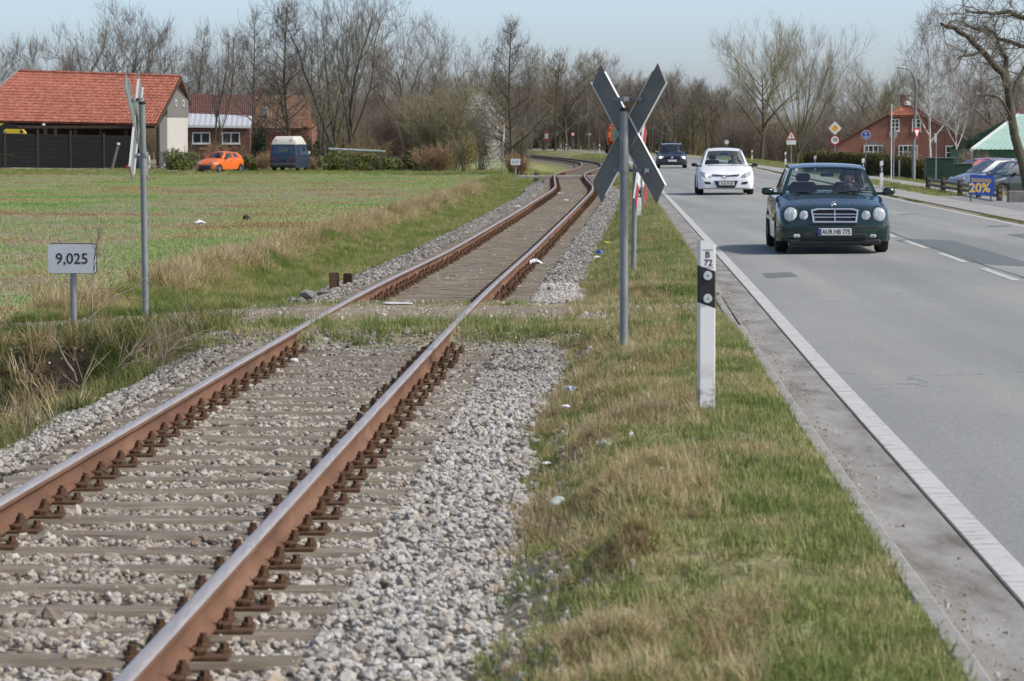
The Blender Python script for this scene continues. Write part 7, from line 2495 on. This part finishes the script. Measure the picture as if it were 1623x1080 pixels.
# odds and ends at the barn corner
JUNK = mat('blue_barrel_plastic', (72, 88, 118), (58, 72, 100), 6, .6)
x = xcol(222, 244); m = MB(); m.lathe([(.26, 0), (.29, .1), (.29, .8), (.25, .9)], 14); tag(m.build('barrel', JUNK, None, 40, (x, 244, float(hz(x, 244)))), 'bluish barrel at the barn corner behind the cross post', 'barrel')
x = xcol(206, 243); m = MB(); m.bbox((0, 0, .14), (.5, .35, .28), .03); tag(m.build('crate', mat('red_crate', (176, 66, 52), (150, 56, 46), 6, .6), None, None, (x, 243, float(hz(x, 243)))), 'small red crate at the foot of the dark fence', 'crate')
x = xcol(256, 240); o = thing('scrap_heap', 'heap of pale scrap pieces below the barn corner', 'scrap', (x, 240, float(hz(x, 240))))
for k in range(7):
    r_ = random.Random(k); m = MB(); m.bbox((0, 0, 0), (r_.uniform(.3, 1.2), .2, .08), .02); m.build('scrap_piece', (WHITE, WOODG, CONC)[k % 3], o, None, (r_.uniform(-.6, .9), r_.uniform(-.3, .3), .1 + r_.uniform(0, .25)), (r_.uniform(-.4, .4), r_.uniform(-.5, .5), r_.uniform(-1, 1)))
x = xcol(235, 243); m = MB(); m.bbox((0, 0, .5), (.35, .3, 1.0), .04); tag(m.build('white_box', WHITE, None, None, (x, 243, float(hz(x, 243)))), 'upright white box beside the barn corner post', 'box')

# ================================================================== brick house with annexe behind the trees
Yh = 272.0
hx = xcol(400, Yh); z0 = float(hz(hx, Yh))
house = thing('brick_house', 'low brick house with red-brown and ochre roofs behind bare trees', 'house', (hx, Yh, z0))
def hp(px, py, Y=Yh):
    p = at_y(px, py, Y); return Vector((p.x - hx, p.y - Yh, p.z - z0))
# annexe with pale flat roof edge
m = MB(); a, b = hp(290, 250), hp(396, 250); ztop = hp(300, 200).z
m.box(((a.x + b.x) / 2, 2.0, ztop / 2 - .1), (b.x - a.x, 4.0, ztop + .2)); m.build('annexe_wall', BRICKD, house)
m = MB(); p1, p2 = hp(288, 199, Yh - .3), hp(398, 200.5, Yh - .3); p3, p4 = hp(400, 184, Yh + 3.0), hp(292, 180, Yh + 3.0)
SHEET = mat('pale_corrugated_sheet', (196, 200, 202), (160, 164, 166), 4, .5, bump=.4, stretch=(12, 1, 1))
nrow = 26
for k in range(nrow + 1):
    q = k / nrow; h_ = .04 if k % 2 else 0
    m.v.append(tuple(p1 * (1 - q) + p2 * q + Vector((0, 0, h_)))); m.v.append(tuple(p4 * (1 - q) + p3 * q + Vector((0, 0, h_))))
for k in range(nrow): m.f.append((2 * k, 2 * k + 2, 2 * k + 3, 2 * k + 1))
m.build('annexe_roof', SHEET, house)
m = MB(); m.add([p1 + Vector((0, -.03, .05)), p2 + Vector((0, -.03, .05)), p2 + Vector((0, -.03, -.16)), p1 + Vector((0, -.03, -.16)), p1 + Vector((0, .05, .05)), p2 + Vector((0, .05, .05)), p2 + Vector((0, .05, -.16)), p1 + Vector((0, .05, -.16))],
                [(3, 2, 1, 0), (4, 5, 6, 7), (0, 1, 5, 4), (2, 3, 7, 6), (1, 2, 6, 5), (0, 4, 7, 3)]); m.build('fascia', FRAME, house)
for px in (319, 366):
    c = hp(px, 219, Yh - .03); window(house, c.x, c.y, c.z, 1.5, .95, 2, 1, .09, .1, True)
# main roofs
m = MB(); a, b = hp(288, 250, Yh + 3), hp(494, 250, Yh + 3); zt = hp(300, 197, Yh + 3).z
m.box(((a.x + b.x) / 2, 6.6, zt / 2 - .1), (b.x - a.x, 6.6, zt + .2)); m.build('main_wall', BRICK, house)
tile_roof('roof', (hp(284, 186, Yh + 2.6), hp(405, 188, Yh + 2.6), hp(405, 150, Yh + 6.5), hp(284, 150, Yh + 6.5)), 36, 12, TILEB, house)
ro = tile_roof('ochre_roof', (hp(404, 204, Yh + 2.6), hp(494, 204, Yh + 2.6), hp(494, 152, Yh + 6.5), hp(404, 152, Yh + 6.5)), 28, 15, TILEO, house)
m = MB(); c = hp(421, 177, Yh + 4.0); m.box((c.x, c.y - .2, c.z), (.52, .1, .62)); sk_ = m.build('skylight', FRAME, house)
m = MB(); m.box((c.x, c.y - .26, c.z), (.40, .04, .48)); m.build('pane', mat('pale_pane', (150, 162, 170), (130, 142, 150), 2, .1, bump=0), sk_)
for px, w in ((407, .5), (435, .35)):
    c = hp(px, 155.5, Yh + 6.3); m = MB(); m.box((c.x, c.y, c.z), (w, .4, .12)); m.build('roof_cap', FRAME, house)
c = hp(409, 150, Yh + 6.6); m = MB(); m.box((c.x, c.y, c.z), (.7, .6, .7)); m.build('chimney', BRICK, house)
c = hp(492, 205, Yh + 2.4); m = MB(); m.box((c.x, c.y, c.z - .8), (.28, .4, 3.2)); m.build('corner_pier', mat('light_brick', (176, 120, 92), (150, 98, 74), 8, .9), house)
# fallen pale beam beyond the evergreen row
o = thing('pale_beam', 'long pale beam lying above the evergreen shrubs', 'beam', tuple(at_y(521, 236.5, 231)))
e = at_y(611, 240.5, 231) - at_y(521, 236.5, 231)
m = MB(); m.tube([(0, 0, 0), tuple(e)], .09, 8); m.build('beam', mat('pale_green_metal', (168, 180, 176), (140, 156, 150), 2, .5), o, 50)
m = MB()
for q in (.08, .5, .92): m.box((e.x * q, .0, e.z * q - .62), (.1, .1, 1.2))
m.build('support', WOODG, o)

# ================================================================== brick farmhouse on the right
Yr = 300.0
rx = xcol(1455, Yr); z0 = float(hz(rx, Yr)) - .1
fh = thing('farmhouse', 'red brick farmhouse gable with half-hipped orange roof', 'house', (rx, Yr, z0))
def rp(px, py, Y=Yr):
    p = at_y(px, py, Y); return Vector((p.x - rx, p.y - Yr, p.z - z0))
G = [rp(1296, 262), rp(1560, 262), rp(1560, 240), rp(1461, 182.5), rp(1411, 182.5), rp(1296, 246)]
G[0].z = G[1].z = -.3
m = MB(); m.add(G + [p + Vector((1.9, 14, 0)) for p in G], [(0, 1, 2, 3, 4, 5), (11, 10, 9, 8, 7, 6)] + [(i, 6 + i, 6 + (i + 1) % 6, (i + 1) % 6) for i in range(6)]); m.build('gable_wall', BRICK, fh)
e0, e1 = rp(1409, 183.5, Yr - .3), rp(1464, 183.5, Yr - .3); t0, t1 = rp(1431, 167, Yr + 2.2), rp(1446, 167, Yr + 2.2)
tile_roof('half_hip', (e0, e1, t1, t0), 18, 8, TILE, fh, .05, .04)
for s, (ea, to) in enumerate((((1290, 249), (1409, 182)), ((1566, 243), (1464, 182)))):
    a = rp(*ea, Yr - .25); b = rp(*to, Yr - .25); tp = (t0, t1)[s]
    bk = Vector((1.9, 14, 0))
    q = [a, b, tp, tp + bk, a + bk]
    th = Vector((0, 0, .14))
    m = MB(); m.add([p + th for p in q] + q, [(0, 1, 2, 3, 4), (9, 8, 7, 6, 5)] + [(i, 5 + i, 5 + (i + 1) % 5, (i + 1) % 5) for i in range(5)])
    me = m.mesh('roof'); bm = bmesh.new(); bm.from_mesh(me); bmesh.ops.recalc_face_normals(bm, faces=bm.faces); bm.to_mesh(me); bm.free()
    link('roof', me, TILEB, fh)
c = rp(1434, 160, Yr + 2.6); m = MB(); m.box((c.x, c.y, c.z), (.75, .7, 1.0)); m.box((c.x, c.y, c.z + .5), (.86, .8, .12)); ch_ = m.build('chimney', BRICK, fh)
c = rp(1438, 165.5, Yr + 1.9); m = MB(); m.lathe([(.34, -.1), (.3, .12), (.16, .3), (0, .34)], 12, Matrix.Translation(c), caps=False); m.build('ridge_ball', WHITE, fh, 50)
for px in (1418.5, 1452.5):
    c = rp(px, 198.5, Yr - .04); window(fh, c.x, c.y, c.z, .82, 1.12, 2, 3, .10, .1)
for px, w in ((1384, 1.75), (1439, 1.75), (1515, 1.9)):
    c = rp(px, 241 if px != 1515 else 242, Yr - .04); window(fh, c.x, c.y, c.z, w, 1.25, 4, 2, .10, .1)
    if px == 1384:
        m = MB(); m.prism([(-w / 2, .62), (w / 2, .62), (w / 2 * .6, .80), (0, .88), (-w / 2 * .6, .80)], -.06, .02, Matrix.Translation(c)); m.build('window_arch', mat('grey_arch', (120, 124, 124), (96, 100, 100), 4, .8), fh)

# ================================================================== green shed
Ys = 226.0
sx_ = xcol(1600, Ys); z0 = float(hz(sx_, Ys))
shed = thing('green_shed', 'green sheet-metal shed with pale green pitched roof', 'shed', (sx_, Ys, z0))
def sp(px, py, Y=Ys):
    p = at_y(px, py, Y); return Vector((p.x - sx_, p.y - Ys, p.z - z0))
PG = mat('pale_green_roof_sheet', (168, 196, 180), (148, 178, 162), 3, .55, bump=.2)
DG = mat('green_wall_sheet', (62, 104, 74), (48, 88, 62), 3, .6, bump=.2)
zE = sp(1540, 237).z
wl, wr_ = sp(1541, 237).x, sp(1710, 237).x
NP = 38
for k in range(NP):
    a = wl + (wr_ - wl) * k / NP; b = wl + (wr_ - wl) * (k + 1) / NP
    m = MB(); m.add([(a, 0, -.3), (a + (b - a) * .6, -.0, -.3), (a + (b - a) * .75, -.035, -.3), (b, -.035, -.3), (a, 0, zE), (a + (b - a) * .6, 0, zE), (a + (b - a) * .75, -.035, zE), (b, -.035, zE)], [(0, 1, 5, 4), (1, 2, 6, 5), (2, 3, 7, 6)])
    m.build('wall_panel', DG, shed)
m = MB(); m.box((wl - .03, .1, zE / 2), (.12, .3, zE + .1)); m.build('corner_post', FRAME, shed)
m = MB(); m.box(((wl + wr_) / 2, 6, zE / 2 - .2), (wr_ - wl - .1, 11.8, zE + .3)); m.build('core_wall', DG, shed)
R0, R1, R2, R3 = sp(1538, 237.5, Ys - .25), sp(1716, 237.5, Ys - .25), sp(1700, 176, Ys + 6), sp(1612, 182, Ys + 6)
rb = MB(); NR = 24
for k in range(NR + 1):
    q = k / NR
    for h_ in (0, .03):
        qq = min(q + (.012 if h_ else 0), 1)
        rb.v.append(tuple(R0 * (1 - qq) + R1 * qq + Vector((0, 0, h_)))); rb.v.append(tuple(R3 * (1 - qq) + R2 * qq + Vector((0, 0, h_))))
for k in range(2 * NR + 1): rb.f.append((2 * k, 2 * k + 2, 2 * k + 3, 2 * k + 1))
rb.build('roof', PG, shed)
m = MB(); d_ = Vector((0, 0, .10)); m.add([R0 + d_, R3 + d_, R3 - d_, R0 - d_, R0 + d_ + Vector((.16, 0, 0)), R3 + d_ + Vector((.16, 0, 0)), R3 - d_ + Vector((.16, 0, 0)), R0 - d_ + Vector((.16, 0, 0))],
                                          [(0, 1, 2, 3), (7, 6, 5, 4), (0, 4, 5, 1), (3, 2, 6, 7), (0, 3, 7, 4)]); m.build('verge_trim', FRAME, shed)
m = MB(); m.add([R3, R2, R2 + Vector((0, 6, -2.6)), R3 + Vector((-2.6, 6, -2.6)), R0 + Vector((0, 12, 0))], [(0, 1, 2, 3), (0, 3, 4)]); m.build('rear_roof', PG, shed)
# red roof peeping out behind the shed
o = thing('red_roofed_house', 'dark red roof corner rising behind the green shed', 'house', tuple(at_y(1640, 215, 262)))
q0 = at_y(1640, 215, 262)
def kp(px, py, Y): return at_y(px, py, Y) - q0
m = MB(); A_ = [kp(1605, 183, 262), kp(1720, 183, 262), kp(1720, 140, 266), kp(1632, 160, 266)]
m.add(A_ + [p + Vector((0, .1, -.2)) for p in A_], [(0, 1, 2, 3), (7, 6, 5, 4), (0, 4, 5, 1), (3, 7, 4, 0)]); m.build('roof', TILEB, o)
m = MB(); w0 = kp(1612, 183, 262.5); w1 = kp(1720, 183, 262.5); m.box(((w0.x + w1.x) / 2, w0.y + 3, w0.z - 2.2), (w1.x - w0.x, 5, 4.4)); m.build('wall', BRICKD, o)

# ================================================================== boxes, board, wooden barrier on the right
GB = mat('dark_green_box', (28, 58, 46), (22, 48, 38), 4, .6)
x = xcol(1488, 146); m = MB(); z_ = float(hz(x, 146)); o = thing('green_cabinet', 'tall dark green cabinet at the end of the hedge', 'cabinet', (x, 146, z_))
m = MB(); hgt = zrow(251.5, 146) - z_; m.bbox((0, 0, hgt / 2), (1.2, .6, hgt), .02); m.build('body', GB, o)
m = MB(); m.bbox((0, 0, hgt + .025), (1.26, .66, .05), .015); m.build('lid', mat('grey_green_lid', (90, 104, 98), (76, 90, 84), 4, .6), o)
m = MB(); m.box((0, -.302, hgt / 2), (.012, .006, hgt * .9)); m.box((.06, -.305, hgt * .5), (.03, .02, .1)); m.build('door_gap', BLACK, o)
x = xcol(1524, 150); z_ = float(hz(x, 150)); o = thing('green_cabinet', 'lower dark green box right of the tall cabinet', 'cabinet', (x, 150, z_))
hgt = zrow(260.5, 150) - z_; m = MB(); m.bbox((0, 0, hgt / 2), (.85, .6, hgt), .02); m.build('body', GB, o)
m = MB(); m.bbox((0, 0, hgt + .02), (.9, .65, .04), .01); m.build('lid', MATS['grey_green_lid'], o)
x = xcol(1546, 151); z_ = float(hz(x, 151)); hgt = zrow(262, 151) - z_
o = thing('concrete_pillar', 'pale concrete wall piece between green box and hedge', 'wall', (x, 151, z_)); m = MB(); m.bbox((0, 0, hgt / 2), (.42, .3, hgt), .02); m.build('pillar', CONC, o)
# wooden barrier
a = at_z(1471, 300, -.02); b = at_z(1560, 316, -.02); b2 = at_z(1584, 320, -.02)
x0_, y0_ = a.x, a.y
wf = thing('wooden_barrier', 'low dark wooden rail barrier at the edge of the forecourt', 'fence', (x0_, y0_, float(hz(x0_, y0_))))
npost = 5
for k in range(npost):
    q = k / (npost - 1); p = a.lerp(b2, q); zz_ = float(hz(p.x, p.y)) - wf.location.z
    m = MB(); m.bbox((p.x - x0_, p.y - y0_, zz_ + .16), (.16, .16, .62), .02); m.build('post', BROWNW, wf)
for k in range(npost - 1):
    for zz2 in (.16, .33):
        p, q_ = a.lerp(b2, k / (npost - 1)), a.lerp(b2, (k + 1) / (npost - 1))
        za, zb = float(hz(p.x, p.y)) - wf.location.z + zz2, float(hz(q_.x, q_.y)) - wf.location.z + zz2
        m = MB(); m.tube([(p.x - x0_, p.y - y0_ - .09, za), (q_.x - x0_, q_.y - y0_ - .09, zb)], .055, 8); m.build('rail', WOODG, wf, 50)
# blue sale board hung on the barrier
p = Vector((xcol(1554, 94.2), 95.5, 0)); z_ = float(hz(p.x, 94.2))
bo = thing('sale_board', 'blue board with yellow 20% lettering at the forecourt', 'sign', (p.x, p.y - 1.3, z_), R(0))
Yq = p.y - 1.3
zt, zb = zrow(277.5, Yq) - z_, zrow(310.5, Yq) - z_
wb = 40 / FPX * Yq
m = MB(); m.prism([(-wb / 2, zb + .03), (wb / 2, zb), (wb / 2 * .98, zt - .01), (-wb / 2 * .86, zt)], -.02, .0); b_ = m.build('panel', mat('blue_board', (30, 76, 170), (24, 62, 150), 5, .5), bo)
link('lettering', text_mesh('20%', .36, bold=.012), mat('yellow_lettering', (222, 190, 92), (206, 174, 80), 9, .6), b_, (-.05, -.024, zb + (zt - zb) * .36))
m = MB()
for k in range(11): m.box((-wb * .36 + k * wb * .072, -.023, zb + (zt - zb) * (.76 - .004 * k)), (wb * .055, .004, .11 + .03 * ((k * 7) % 3 == 0)))
m.build('headline', mat('faded_yellow_lettering', (180, 160, 120), (150, 136, 110), 30, .6), b_)
m = MB()
for sx in (-1, 1): m.cyl((sx * wb * .4, .03, -.2), (sx * wb * .4, .03, zt), .025, n=8)
m.build('leg', WOODG, bo)
# low wall piece and flower tub at the right edge
p = at_z(1612, 322, -.02); z_ = float(hz(p.x, p.y))
o = thing('low_wall', 'low grey wall at the right edge before the parked car', 'wall', (p.x, p.y, z_))
m = MB(); m.bbox((.1, 0, .16), (.75, .3, .36), .03); m.build('block', mat('grey_wall_stone', (132, 126, 120), (108, 102, 96), 6, .9), o)
m = MB(); m.bbox((.62, 0, .17), (.3, .32, .4), .03); m.build('block', CONC, o)
m = MB(); m.bbox((.45, 0, .40), (.5, .2, .1), .03); m.build('brick_cap', BRICK, o)
